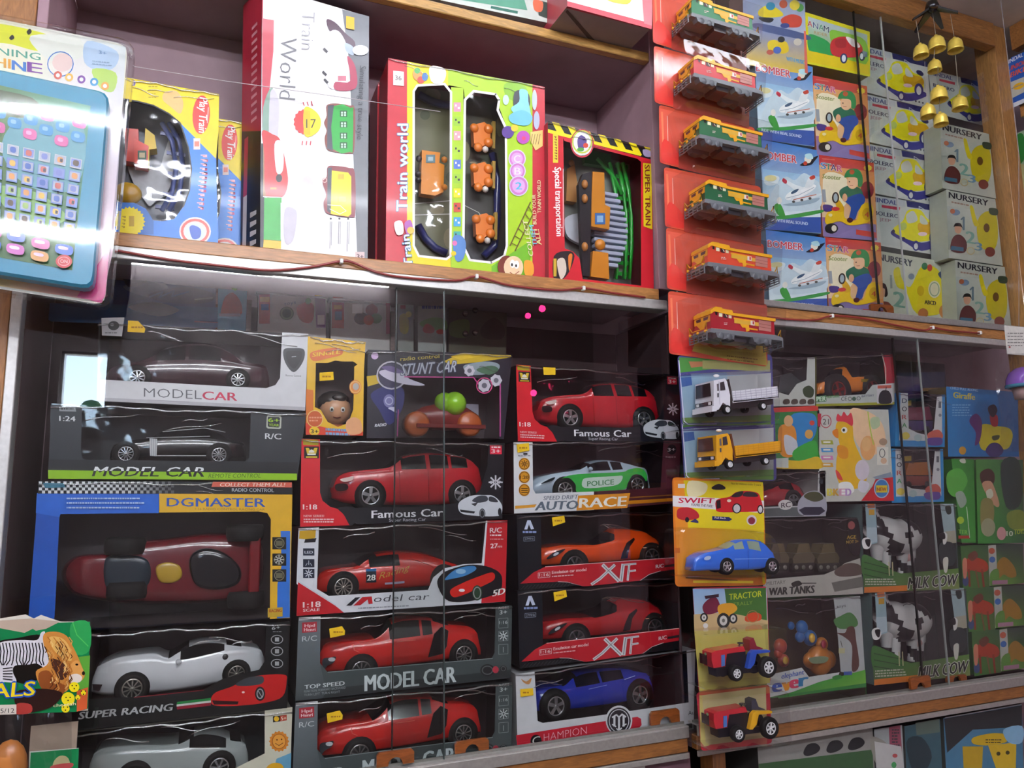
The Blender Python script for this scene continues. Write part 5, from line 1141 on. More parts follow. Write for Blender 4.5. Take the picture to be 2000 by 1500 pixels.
m = MB()   # sealed rim of the pack
P = rounded(-75, 20, 259, 86, 212, 597, -80, 554, 26); w = [at(P[i], P[i+1], YT-.003) for i in range(0, len(P), 2)]
m.tube(w+[w[0]], .0045, '#ffffff', 'blister', 6); m.build('sealed_rim', t)
yt = YT-.024
tb = thing('toy_tablet', 'cyan framed learning tablet with rows of picture buttons', 'toy tablet', tuple(at(80, 560, yt)))
m = MB(); P = rounded(-62, 124, 214, 182, 182, 566, -66, 526, 22); f = [at(P[i], P[i+1], yt) for i in range(0, len(P), 2)]; c = sum(f, Vector())/len(f); n = len(f)
g = [c+(p-c)*.975+Vector((0, -.004, 0)) for p in f]; k_ = [p+Vector((0, .018, 0)) for p in f]
m.add(g+f+k_, [tuple(range(n))]+[(q*n+i, q*n+(i+1) % n, (q+1)*n+(i+1) % n, (q+1)*n+i) for q in (0, 1) for i in range(n)]+[tuple(range(3*n-1, 2*n-1, -1))], '#1f8cb0', 'plastic', False); m.build('body', tb)
m = MB(); a = Art(m, yt-.0045, 'card')
S = quad(-50, 155, 177, 207, 141, 528, -56, 493)
def sp(u, v):
    (ax, ay), (bx_, by), (cx, cy), (dx_, dy_) = S
    return ((ax*(1-u)+bx_*u)*(1-v)+(dx_*(1-u)+cx*u)*v, (ay*(1-u)+by*u)*(1-v)+(dy_*(1-u)+cy*u)*v)
def sq(col, u, v, du, dv, blob=False):
    p = [c for uu, vv in ((u-du, v-dv), (u+du, v-dv), (u+du, v+dv), (u-du, v+dv)) for c in sp(uu, vv)]
    (a.bl if blob else a.pg)(col, *p)
a.pg(['#55783e', '#62a890', '#2f6a32', '#2c6026'], *[c for p in S for c in p])
a.bl('#6ea8b4', *sp(.5, .1), *sp(.95, .12), *sp(.95, .5), *sp(.5, .55), *sp(.25, .35)); a.bl('#86b868', *sp(.2, .6), *sp(.6, .58), *sp(.9, .7), *sp(.5, .78)); a.ln('#28402c', 4, *sp(.78, .45), *sp(.8, .62), *sp(.8, .75)); a.bl('#4a5a3a', *sp(.0, .05), *sp(.5, .03), *sp(.55, .14), *sp(.2, .16))
HC = ('#d86aa8', '#4a9ad0')
for r_ in (0, 1):
    for i in range(7): u = .08+i*.14; v = .115+r_*.085+.045*(i % 2); sq(HC[(i+r_) % 2], u, v, .05, .026, True); sq('#f0b0d8' if (i+r_) % 2 == 0 else '#90c8f0', u-.01, v-.006, .02, .01, True)
PC = ('#e0a060', '#c86860', '#5a4838', '#e8c060', '#7a88c8', '#a0c070', '#4a6ab8', '#d89858')
for r_ in range(6):
    for i in range(7):
        u = .075+i*.142; v = .36+r_*.078
        sq('#7a94d0' if r_ > 0 else '#c8d0d4', u, v, .052, .03); sq('#b0b8cc' if (i+r_) % 3 else '#8494d0', u, v-.002, .044, .023); sq(PC[(i*3+r_*5) % 8], u, v-.002, .022, .014, True)
        if (i+r_) % 4 == 1: sq('#3a3a44', u+.01, v, .012, .01)
sq('#d84a40', .925, .775, .045, .02)
for r_, cs in ((0, ('#c878b8', '#4a78d0')), (1, ('#4a78d0', '#d878a0')), ):
    pass
for u, v, c in ((.43, .86, '#4a70cc'), (.67, .875, '#d878b0'), (.9, .885, '#4a78d0'), (.2, .86, '#d878b0'), (.43, .935, '#d070c0'), (.67, .95, '#e0a868'), (.2, .93, '#4a70cc')): sq(c, u, v, .072, .025, True); sq('#f0d8f0', u-.01, v-.008, .04, .008, True)
px, py = sp(.91, .955); a.el('#d04848', px, py, 16, 13); a.ring('#f0a0a0', px, py, 12, 1.5, 9); a.tx('ON', px-7, py+3, px+7, py+4, 7, '#f4d0d0')
m.build('screen', tb)

# card strips: cord at the back
m = MB(); m.tube([at(1395, -60, -.0505), at(1400, 300, -.0505), at(1412, 700, -.0505), at(1425, 1100, -.0505), at(1430, 1400, -.0505)], .001, '#6a6058', 'plastic', 5)
tag(m.build('hanging_string'), 'grey cord the strip of toy cards hangs from', 'cord')
YC = -.056
TR = (('green and yellow', 'topmost', '#2c7a50'), ('red and white', 'second from the top', '#c83038'), ('green and yellow', 'third from the top', '#2a6a44'), ('green and yellow', 'fourth from the top', '#24603e'), ('orange red and yellow', 'fifth from the top', '#d84a30'), ('crimson and yellow', 'lowest', '#a8202c'))
ycd = (-15, 98, 213, 334, 452, 576)
def train_card(dv, pos, yo):
    tt = thing('toy_card', pos+' red card of the strip of toy trains', 'toy card', tuple(Vector(at(1400, 690, yo))+dv), 'hanging train cards')
    def mv(o): o.data.transform(Matrix.Translation(dv)); return o
    def art(a):
        a.pg(['#e0604c', '#a85040', '#7c4a3a', '#c83c34'], 1306, 575, 1498, 602, 1498, 690, 1308, 690); a.pg('#e87a58', 1309, 582, 1313, 582, 1317, 672, 1313, 674); a.ln('#f0c8b8', 1, 1322, 590, 1324, 668)  # brown end of the gradient paints shade behind the engine
        a.pg('#b8a24a', 1352, 686, 1360, 660, 1494, 664, 1498, 714, 1440, 706); a.bl('#8a5a30', 1380, 665, 1440, 660, 1470, 680, 1400, 682); a.lines('#7a5a28', 1420, 694, 1480, 2, 6, 2, .12); a.bl('#d83a34', 1315, 640, 1340, 660, 1350, 690, 1312, 684)
        if pos == 'top': a.pg('#f0c8c0', 1408, 590, 1470, 598, 1470, 606, 1408, 598)
        if pos != 'bottom': a.pg(['#a0503c', '#8a4a38', '#7a4034', '#a84038'], 1345, 640, 1498, 660, 1499, 716, 1345, 698)  # shade under the engine, painted brown into the card
    P = rounded(1305, 568, 1498, 594, 1499, 716, 1307, 691, 7)
    m = MB(); W_ = [at(P[i], P[i+1], yo)+dv for i in range(0, len(P), 2)]
    m.prism([(p.x, p.z) for p in W_], yo, yo+.0007, '#c8503a', 'gloss')
    a = Art(m, yo-.0002, 'gloss', plane=lambda px, py, l: at(px, py, yo-.0002-l)+dv); art(a); m.build('backing_card', tt)
    # clear blister
    m = MB(); yf = -.124; Q = rounded(1364, 571, 1538, 600, 1534, 684, 1378, 664, 6); V = [at(Q[i], Q[i+1], yf)+dv for i in range(0, len(Q), 2)]; n = len(V); c = sum(V, Vector())/n
    r1 = [c+(p-c)*.975 for p in V]; r2 = [p+Vector((0, .003, 0)) for p in V]; r3 = [Vector((c.x+(p.x-c.x)*1.02, yo-.001, c.z+(p.z-c.z)*1.03)) for p in V]
    m.add(r1+r2+r3, [tuple(range(n))]+[(k*n+i, k*n+(i+1) % n, (k+1)*n+(i+1) % n, (k+1)*n+i) for k in (0, 1) for i in range(n)], '#fff', 'blister', False); m.build('clear_shell', tt)
def toy_train(dv, desc, pos, col, yo):
    y0, y1 = -.118, -.067; Yl = '#e8a81c'; G = '#74787e'
    tt = thing('toy_train', desc+' toy diesel engine on the '+pos+' train card', 'toy train', tuple(at(1450, 670, y0)+dv), 'hanging toy diesel engines')
    A = lambda px, py, y=y0: at(px, py, y)+dv
    def slab_(m, pts, ya, yb, c, k='plastic'):
        w = [at(pts[i], pts[i+1], y0)+dv for i in range(0, len(pts), 2)]; m.prism([(p.x, p.z) for p in w], ya, yb, c, k)
    m = MB(); slab_(m, (1389, 612, 1397, 604, 1428, 610, 1430, 615, 1513, 626, 1515, 655, 1389, 641), y0+.002, y1-.002, col); m.build('body', tt)
    m = MB(); slab_(m, (1388, 606, 1396, 600, 1430, 606, 1432, 611, 1515, 622, 1515, 628, 1430, 616, 1396, 608, 1388, 613), y0, y1, Yl); slab_(m, (1404, 596, 1417, 598, 1417, 604, 1404, 602), y0+.01, y1-.01, Yl); m.build('roof', tt)
    m = MB(); a = Art(m, y0+.0014, 'plastic', plane=lambda px, py, l: at(px, py, y0+.0014-l)+dv)
    a.pg('#1c1618', 1397, 606, 1401, 607, 1401, 616, 1397, 614); a.pg('#e8e4c0', 1404, 608, 1411, 609, 1411, 619, 1404, 618); a.pg('#3a2428', 1413, 609, 1421, 611, 1421, 622, 1413, 620); a.pg('#e8e0b8', 1423, 612, 1429, 613, 1429, 622, 1423, 621); a.ln('#d8d0c0', 1.2, 1416, 612, 1420, 619)
    a.pg(Yl, 1433, 620, 1474, 626, 1474, 629, 1433, 623); a.pg(Yl, 1446, 626, 1462, 628, 1464, 646, 1458, 648, 1456, 640, 1450, 640, 1446, 634); a.pg('#d8a83a', 1434, 623, 1482, 630, 1482, 637, 1434, 631); a.pg(Yl, 1462, 640, 1480, 643, 1480, 646, 1462, 643); a.pg('#e8e0d8', 1466, 626, 1474, 627, 1474, 636, 1466, 635); a.pg('#b83038', 1470, 627, 1473, 628, 1473, 634, 1470, 633); a.pg('#b87a70', 1482, 625, 1506, 628, 1506, 648, 1482, 645); a.ln('#8a4a44', 1, 1482, 632, 1506, 636); a.ln('#8a4a44', 1, 1482, 638, 1506, 642); a.lines('#e8d0c8', 1414, 630, 1420, 2, 3, 1.5)
    a.ln('#e8d8a0', 1, 1389, 641, 1515, 655); m.build('side_panel', tt)
    # nose, seen on the end
    e0, e1, e2, e3 = A(1389, 641), A(1389, 641, y0), A(1389, 613), None
    def nose(u, v, l): p = e0+(e2-e0)*v; return Vector((p.x-.0008-l, y0+.002+(y1-y0-.004)*u, p.z))
    m = MB(); a = Art(m, 0, 'plastic', plane=nose)
    a.pg(Yl, 0, .95, 1, .95, 1, .5, .85, .5, .6, .12, .4, .12, .2, .5, 0, .5); a.pg('#4a2430', .1, .9, .42, .9, .42, .68, .15, .68); a.pg('#4a2430', .58, .9, .9, .9, .85, .68, .58, .68); a.pg(col, .0, .35, .3, 0, 0, 0); a.pg(col, 1, .35, .7, 0, 1, 0); m.build('nose_panel', tt)
    m = MB(); slab_(m, (1388, 641, 1516, 655, 1528, 660, 1529, 666, 1386, 649), y0-.001, y1+.001, G); m.build('chassis', tt)
    for bp in ((1396, 649, 1434, 653, 1432, 664, 1424, 660, 1412, 663, 1400, 659), (1468, 658, 1506, 662, 1504, 674, 1494, 669, 1484, 672, 1472, 668)): m = MB(); slab_(m, bp, y0-.002, y0+.012, '#64686e'); slab_(m, bp, y1-.012, y1+.002, '#64686e'); m.build('bogie', tt)
    m = MB(); slab_(m, (1438, 654, 1464, 657, 1464, 668, 1440, 665), y0+.008, y1-.008, '#3c3a40'); m.build('fuel_tank', tt)
    m = MB()
    for s_ in (0, 1):
        xx = A(1384, 650).x-.004 if s_ == 0 else A(1527, 664).x+.001; z0, z1 = A(1386, 664).z, A(1386, 648).z
        if s_: z0, z1 = A(1528, 678).z, A(1528, 664).z
        for k in range(4): z = z0+(z1-z0)*k/3; m.box((xx-.001, y0-.001, z-.0007), (xx+.001, y1+.001, z+.0007), G)
        for k in range(5): yy = y0+(y1-y0)*k/4; m.box((xx-.001, yy-.0008, z0), (xx+.001, yy+.0008, z1), G)
    m.build('cowcatcher_grille', tt)
    for px, py in ((1408, 656), (1424, 658), (1480, 667), (1496, 669)):
        m = MB(); q = A(px, py); m.lathe((q.x, y0-.0025, q.z), 'y', [(.0001, 0), (.0055, 0), (.0062, .001), (.0062, .004), (.0001, .004)], '#5c6066', 'plastic', 14); m.build('wheel', tt)
    for s_, (px, py) in enumerate(((1385, 643), (1526, 658))):
        q = A(px, py); x = q.x-.005 if s_ == 0 else q.x-.001
        m = MB(); m.tube([(x, y0, q.z-.004), (x, y0, q.z+.012), (x, y0+.008, q.z+.002), (x, (y0+y1)/2, q.z+.002), (x, y1-.008, q.z+.002), (x, y1, q.z+.012), (x, y1, q.z-.004)], .0012, Yl, 'plastic', 6); m.build('handrail', tt)
        for yy in (y0+.003, (y0+y1)/2, y1-.003): m = MB(); m.ball((x-.001 if s_ == 0 else x+.001, yy, q.z-.003), .0028, Yl, 'plastic', 8); m.build('buffer', tt)
z6 = at(1306, 576, YC).z; x6 = at(1306, 576, YC).x
for i in range(6):
    px = (1275, 1278, 1288, 1298, 1302, 1306)[i]; q = at(px, ycd[i], YC)
    dv = Vector((q.x-x6, 0, q.z-z6)); yo = YC-.0011*(5-i)
    train_card(dv, ('top', 'second', 'third', 'fourth', 'fifth', 'bottom')[i], yo); toy_train(dv, TR[i][0], TR[i][1], TR[i][2], yo)

# truck cards
def side_face(x, y0, y1, z0, z1, off=-.0006):
    return lambda u, v, l: Vector((x+off-l, y0+(y1-y0)*u, z0+(z1-z0)*v))
def truck(label, lab2, dy, dx, col, sky, yo, col2):
    y0, y1 = -.116, -.062; s = lambda *p: tuple(v+(dy if i % 2 else dx) for i, v in enumerate(p))
    t = thing('toy_card', lab2, 'toy card', tuple(at(1400+dx, 830+dy, yo)), 'hanging truck cards')
    def art(a):
        a.pg(['#8ab0cc', '#a8bcc8', '#7a7468', '#88a0ac'], *s(1328, 735, 1506, 730, 1506, 828, 1334, 832)); a.pg('#4a8a40', *s(1326, 698, 1400, 700, 1400, 720, 1328, 728)); a.pg('#a8704c', *s(1345, 706, 1372, 706, 1372, 716, 1350, 718)); a.pg('#9a9a60', *s(1372, 704, 1504, 704, 1504, 726, 1372, 720)); a.pg('#3a62a4', *s(1330, 738, 1350, 736, 1352, 752, 1332, 756)); a.pg('#5a7c40', *s(1332, 816, 1506, 810, 1506, 830, 1336, 832)); a.pg('#b0b4b4', *s(1420, 735, 1506, 728, 1506, 790, 1430, 796)); a.ln('#d8d8f0', 1.5, *s(1326, 704, 1336, 822, 1344, 829, 1400, 828))
    card(t, rounded(*s(1323, 694, 1508, 692, 1512, 832, 1332, 832), 9), yo, '#4a4880', art)
    shell(t, rounded(*s(1334, 730, 1526, 720, 1526, 822, 1340, 826), 8), y0-.004, yo-.001)
    o = thing('toy_truck', label, 'toy truck', tuple(at(1450+dx, 812+dy, y0)))
    m = MB(); m.pprism(s(1394, 743, 1416, 739, 1420, 745, 1426, 772, 1426, 797, 1412, 786, 1404, 800, 1394, 803), y0, y1, col, 'gloss'); m.build('cab', o)
    m = MB(); m.pprism(s(1391, 793, 1400, 793, 1400, 803, 1391, 804), y0-.002, y1+.002, col, 'gloss'); m.build('bumper', o)
    q = at(1394+dx, 803+dy, y0); q1 = at(1394+dx, 743+dy, y0)
    m = MB(); a = Art(m, 0, 'gloss', plane=side_face(q.x, y0, y1, q.z, q1.z)); a.pg('#2a1c20' if col != '#e8a818' else '#5a3428', .08, .5, .92, .5, .88, .93, .1, .93); a.pg('#20222a', .05, .2, .95, .2, .95, .33, .05, .33); a.pg('#f0f0f4', .1, .22, .25, .22, .25, .31, .1, .31); a.pg('#f0f0f4', .75, .22, .9, .22, .9, .31, .75, .31)
    for k in range(3): a.pg('#4a4c54', .3, .22+k*.035, .7, .22+k*.035, .7, .235+k*.035, .3, .235+k*.035)
    m.build('windscreen', o)
    m = MB(); a = Art(m, y0-.0006, 'gloss'); a.pg('#3a3438', *s(1406, 747, 1414, 745, 1417, 761, 1407, 763)); a.pg('#6a6468', *s(1400, 750, 1404, 749, 1405, 763, 1401, 764)); a.ln(col2, 1, *s(1404, 745, 1406, 790)); a.rc('#4a4a50', *s(1401, 768, 1404, 776)); m.build('side_window', o)
    m = MB(); m.pprism(s(1420, 742, 1424, 740, 1434, 790, 1430, 792), y0+.003, y1-.002, '#38302e' if col != '#e8a818' else '#6a3a1c'); m.build('headboard', o)
    m = MB(); m.pprism(s(1430, 764, 1520, 754, 1521, 776, 1433, 786), y0, y0+.002, col, 'gloss'); m.pprism(s(1432, 783, 1521, 774, 1521, 777, 1433, 787), y0, y1, col, 'gloss')
    P = [at(p[0]+dx, p[1]+dy, y0) for p in ((1430, 764), (1520, 754), (1521, 776), (1433, 786))]; m.prism([(p.x, p.z) for p in P], y1-.002, y1, col, 'gloss'); m.box((P[1].x-.002, y0, P[2].z), (P[1].x, y1, P[1].z), col, 'gloss'); m.build('cargo_bed', o)
    m = MB(); a = Art(m, y0-.0005, 'gloss')
    for k in range(4): a.ln(col2, .9, *s(1431, 768+k*4.5, 1520, 758+k*4.6))
    for k in range(9): a.ln(col2, .9, *s(1436+k*10, 763-k*1.1, 1438+k*10, 785-k*1.1))
    m.build('slat_pattern', o)
    m = MB(); m.pprism(s(1412, 788, 1510, 777, 1510, 790, 1412, 800), y0+.006, y1-.006, '#2a2426'); m.build('chassis', o)
    for px, py, r_ in ((1421, 800, 11), (1491, 793, 10)):
        p = at(px+dx, py+dy, y0); wheel(o, (p.x, y0-.001, p.z), r_*.00075, .008, '#f0f0f4', 0, 'plastic', dish=.6); wheel(o, (p.x, y1+.001, p.z), r_*.00075, .008, '#f0f0f4', 0, 'plastic', dish=.6, side=1)
    m = MB(); p = at(1399+dx, 734+dy, y0+.012); m.ball(p, .004, '#f4f4f4', 'gloss', 8, (1.6, 1, .7)); m.build('roof_lamp', o)
truck('white toy truck with a slatted cargo bed in the upper truck card', 'blue and green card of the white toy truck', 0, 0, '#e8e8f0', 0, YC+.0014, '#b8b8c8')
truck('yellow toy truck in the card below the white truck', 'blue and green card of the yellow toy truck', 107, 5, '#e8a818', 0, YC+.0032, '#d89818')
# small hatchback card
YW = YC-.0016
t = thing('toy_card', 'yellow and orange card holding a blue toy hatchback', 'toy card', tuple(at(1400, 1145, YW)))
def swift(a):
    a.pg(['#e88a28', '#dcc41c', '#c8b820', '#e09030'], 1316, 938, 1490, 942, 1494, 1140, 1324, 1142); a.pg('#dcc81e', 1335, 938, 1490, 942, 1493, 1035, 1344, 1030); a.bl('#e8e0b0', 1345, 940, 1380, 945, 1375, 965, 1345, 970)
    a.pg('#e8e4e4', 1314, 968, 1492, 978, 1492, 1002, 1314, 989); a.tx('SWIFT', 1325, 982, 1394, 983, 10, '#c01c40', .045, .15); a.tx("YOU'RE THE FUEL!", 1349, 988, 1392, 991, 5, '#4a4448', .02, .2)
    a.bl('#c02028', 1398, 992, 1400, 976, 1425, 970, 1438, 961, 1460, 959, 1480, 963, 1486, 975, 1490, 990, 1488, 998, 1450, 1000, 1405, 1000); a.bl('#2a2428', 1428, 970, 1440, 961, 1452, 960, 1446, 970); a.bl('#2a2428', 1452, 969, 1456, 961, 1474, 962, 1480, 970); a.el('#2a2426', 1439, 993, 9, 10); a.el('#c8c4c4', 1439, 993, 6.5, 8); a.el('#2a2426', 1485, 995, 6, 9); a.el('#c8c4c4', 1485, 995, 4, 6.5); a.pg('#2a1418', 1399, 978, 1407, 976, 1408, 992, 1400, 994); a.el('#e8d8c0', 1424, 978, 4, 3)
    a.bl('#b82a30', 1322, 1002, 1326, 993, 1345, 991, 1362, 1000, 1364, 1012, 1340, 1016, 1324, 1012); a.el('#221e20', 1342, 1015, 4, 5); a.pg('#2a2c5a', 1348, 1019, 1358, 1013, 1364, 1018, 1364, 1022); a.pg('#282c5c', 1391, 1008, 1424, 1010, 1430, 1014, 1424, 1018, 1391, 1016); a.tx('Pull Back', 1396, 1013, 1418, 1014, 4, '#e8e4e8'); a.el('#e0d4d0', 1468, 1016, 10, 10); a.el('#8a3040', 1468, 1017, 7, 7); a.rc('#e8dcd0', 1324, 945, 1338, 953); a.bl('#201c18', 1391, 951, 1404, 945, 1416, 951, 1414, 956, 1393, 956)
    a.rc('#c86a24', 1318, 1070, 1328, 1080); a.tx('Not for children under 3 years', 1428, 946, 1486, 949, 4, '#6a5a18'); a.pg('#cc7828', 1322, 1122, 1488, 1124, 1490, 1142, 1324, 1142); a.ln('#6a4a20', 3, 1340, 1128, 1440, 1134); a.ln('#e0c030', 5, 1355, 1136, 1470, 1137)
card(t, rounded(1313, 932, 1491, 941, 1497, 1143, 1319, 1146, 9), YW, '#d87a24', swift)
shell(t, smooth([1330, 1045, 1345, 1032, 1420, 1034, 1495, 1040, 1520, 1060, 1528, 1100, 1520, 1122, 1490, 1128, 1350, 1128, 1336, 1122, 1330, 1090], 3), -.108, YW-.001)
car('blue toy hatchback in the yellow and orange card', (1360, 1108, 1362, 1092, 1380, 1081, 1404, 1076, 1425, 1070, 1440, 1060, 1455, 1055, 1480, 1055, 1498, 1060, 1508, 1072, 1518, 1084, 1520, 1100),
    (1360, 1094, 1390, 1080, 1430, 1074, 1470, 1073, 1520, 1086), (1360, 1116, 1400, 1114, 1470, 1113, 1520, 1106), -.104, .04, '#2a6ad8', [(1420, 1106, 12), (1509, 1106, 12)], wins=((1438, 1457), (1466, 1490)), glass=((1422, 1442), (1496, 1512)), spokes=5, rim='#d8d8dc', wcol='#8a9a88', decal=lambda a: (a.ln('#1a4aa8', .8, 1461, 1074, 1462, 1110), a.el('#b8d0f0', 1382, 1090, 7, 4, rot=-.3), a.ln('#78a8f0', 1, 1435, 1092, 1500, 1091)))
# tractor cards
def tractor(label, lab2, P, pts, col_card, fn, fender, yo, q):
    t = thing('toy_card', lab2, 'toy card', tuple(at(pts[4], pts[5], yo)))
    card(t, rounded(*pts, 7), yo, col_card, fn); s = lambda *p: tuple(v+(P[1] if i % 2 else P[0]) for i, v in enumerate(p))
    shell(t, rounded(*q, 10), -.119, yo-.001)
    y0, y1 = -.106, -.064
    o = thing('toy_tractor', label, 'toy tractor', tuple(at(1450+P[0], 1330+P[1], y0)))
    m = MB(); m.pprism(s(1390, 1275, 1398, 1271, 1440, 1264, 1452, 1262, 1456, 1272, 1440, 1274, 1420, 1277, 1416, 1302, 1394, 1305, 1390, 1290), y0+.008, y1-.008, '#c02430', 'gloss'); m.build('bonnet', o)
    m = MB(); m.pprism(s(1410, 1280, 1416, 1279, 1416, 1300, 1410, 1302), y0+.006, y1-.006, '#4a78c0'); m.build('side_stripe', o)
    q_ = at(1390+P[0], 1303+P[1], y0); q1 = at(1390+P[0], 1276+P[1], y0); m = MB(); a = Art(m, 0, 'gloss', plane=side_face(q_.x, y0+.008, y1-.008, q_.z, q1.z)); a.pg('#3a1418', .1, .05, .9, .05, .9, .8, .1, .8); a.el('#88a878', .25, .85, .12, .1); m.build('grille', o)
    m = MB(); m.pprism(s(1418, 1276, 1456, 1272, 1458, 1304, 1480, 1300, 1480, 1312, 1400, 1322, 1398, 1306, 1418, 1302), y0+.01, y1-.01, '#17161c'); m.build('engine_block', o)
    m = MB(); m.pprism(s(1466, 1276, 1472, 1270, 1504, 1270, 1504, 1274, 1478, 1277, 1474, 1296, 1466, 1306, 1460, 1306), y0+.001, y0+.009, fender); m.pprism(s(1466, 1276, 1472, 1270, 1504, 1270, 1504, 1274, 1478, 1277, 1474, 1296, 1466, 1306, 1460, 1306), y1-.009, y1-.001, fender); m.build('mudguard', o)
    m = MB(); m.pprism(s(1464, 1250, 1472, 1246, 1478, 1262, 1490, 1266, 1488, 1272, 1464, 1272), y0+.012, y1-.012, '#8a1c2c' if fender == '#2450b8' else '#3a3a48'); m.build('driver_seat', o)
    m = MB(); a_, b_ = at(1440+P[0], 1266+P[1], y0+.016), at(1446+P[0], 1256+P[1], y0+.016); m.tube([a_, b_], .0012, '#22222a'); m.lathe(b_, 'z', [(.005, -.0008), (.006, 0), (.005, .0008)], '#22222a', 'plastic', 12); m.build('steering_wheel', o)
    for px, py, r_ in ((1438, 1315, 17), (1500, 1303, 23)):
        p = at(px+P[0], py+P[1], y0)
        for yy, sd in ((y0-.003, -1), (y1+.003, 1)): wheel(o, (p.x, yy, p.z), r_*.00076, .011, '#e4e4e6', 6, 'plastic', dish=.58, side=sd, sw=.1)
def c1(a):
    a.pg(['#8ab0d8', '#a8c0d8', '#c8bc70', '#c8c078'], 1353, 1150, 1497, 1148, 1504, 1334, 1366, 1350); a.pg('#406a30', 1415, 1150, 1496, 1148, 1498, 1212, 1440, 1208, 1420, 1190); a.pg('#c0a878', 1355, 1200, 1420, 1196, 1500, 1212, 1500, 1228, 1356, 1232); a.pg('#c4bc62', 1356, 1232, 1500, 1228, 1504, 1334, 1366, 1350)
    a.tx('TRACTOR', 1424, 1172, 1488, 1165, 12, '#b8c430', .02); a.tx('TRALLY', 1432, 1184, 1470, 1180, 7, '#7a9a38')
    a.bl('#6a2438', 1372, 1185, 1384, 1170, 1400, 1168, 1406, 1192, 1380, 1200); a.bl('#d0982c', 1404, 1182, 1430, 1178, 1440, 1190, 1420, 1204, 1404, 1198); a.pg('#3a2430', 1376, 1164, 1404, 1160, 1404, 1166, 1378, 1170)
    for px, py, r_ in ((1375, 1206, 9), (1413, 1212, 15), (1432, 1208, 10)): a.el('#2a2a28', px, py, r_*.85, r_); a.el('#c8c8c0', px, py, r_*.5, r_*.65); a.el('#6a6a64', px, py, r_*.2, r_*.25)
    a.bl('#c84828', 1456, 1204, 1470, 1196, 1486, 1200, 1484, 1212, 1458, 1214); a.ring('#9a7848', 1470, 1204, 12, 1.5); a.el('#d8d8d0', 1378, 1222, 5)
tractor('red and blue toy tractor with white wheels on the upper tractor card', 'landscape printed card of the red and blue toy tractor', (0, 0), (1353, 1148, 1498, 1145, 1505, 1334, 1365, 1352), '#b8344a', c1, '#2450b8', YC-.0002, (1372, 1242, 1540, 1226, 1548, 1336, 1378, 1350))
def c2(a):
    a.pg('#c8bc8a', 1370, 1358, 1496, 1342, 1498, 1440, 1384, 1455, 1374, 1448); a.pg('#d4c878', 1366, 1358, 1371, 1358, 1378, 1448, 1386, 1456, 1376, 1458, 1368, 1448)
tractor('red and yellow toy tractor with white wheels on the lowest card', 'red edged cream card of the red and yellow toy tractor', (4, 119), (1360, 1353, 1503, 1337, 1508, 1452, 1370, 1467), '#b82838', c2, '#e0a81c', YC+.0018, (1374, 1369, 1544, 1351, 1550, 1456, 1386, 1470))
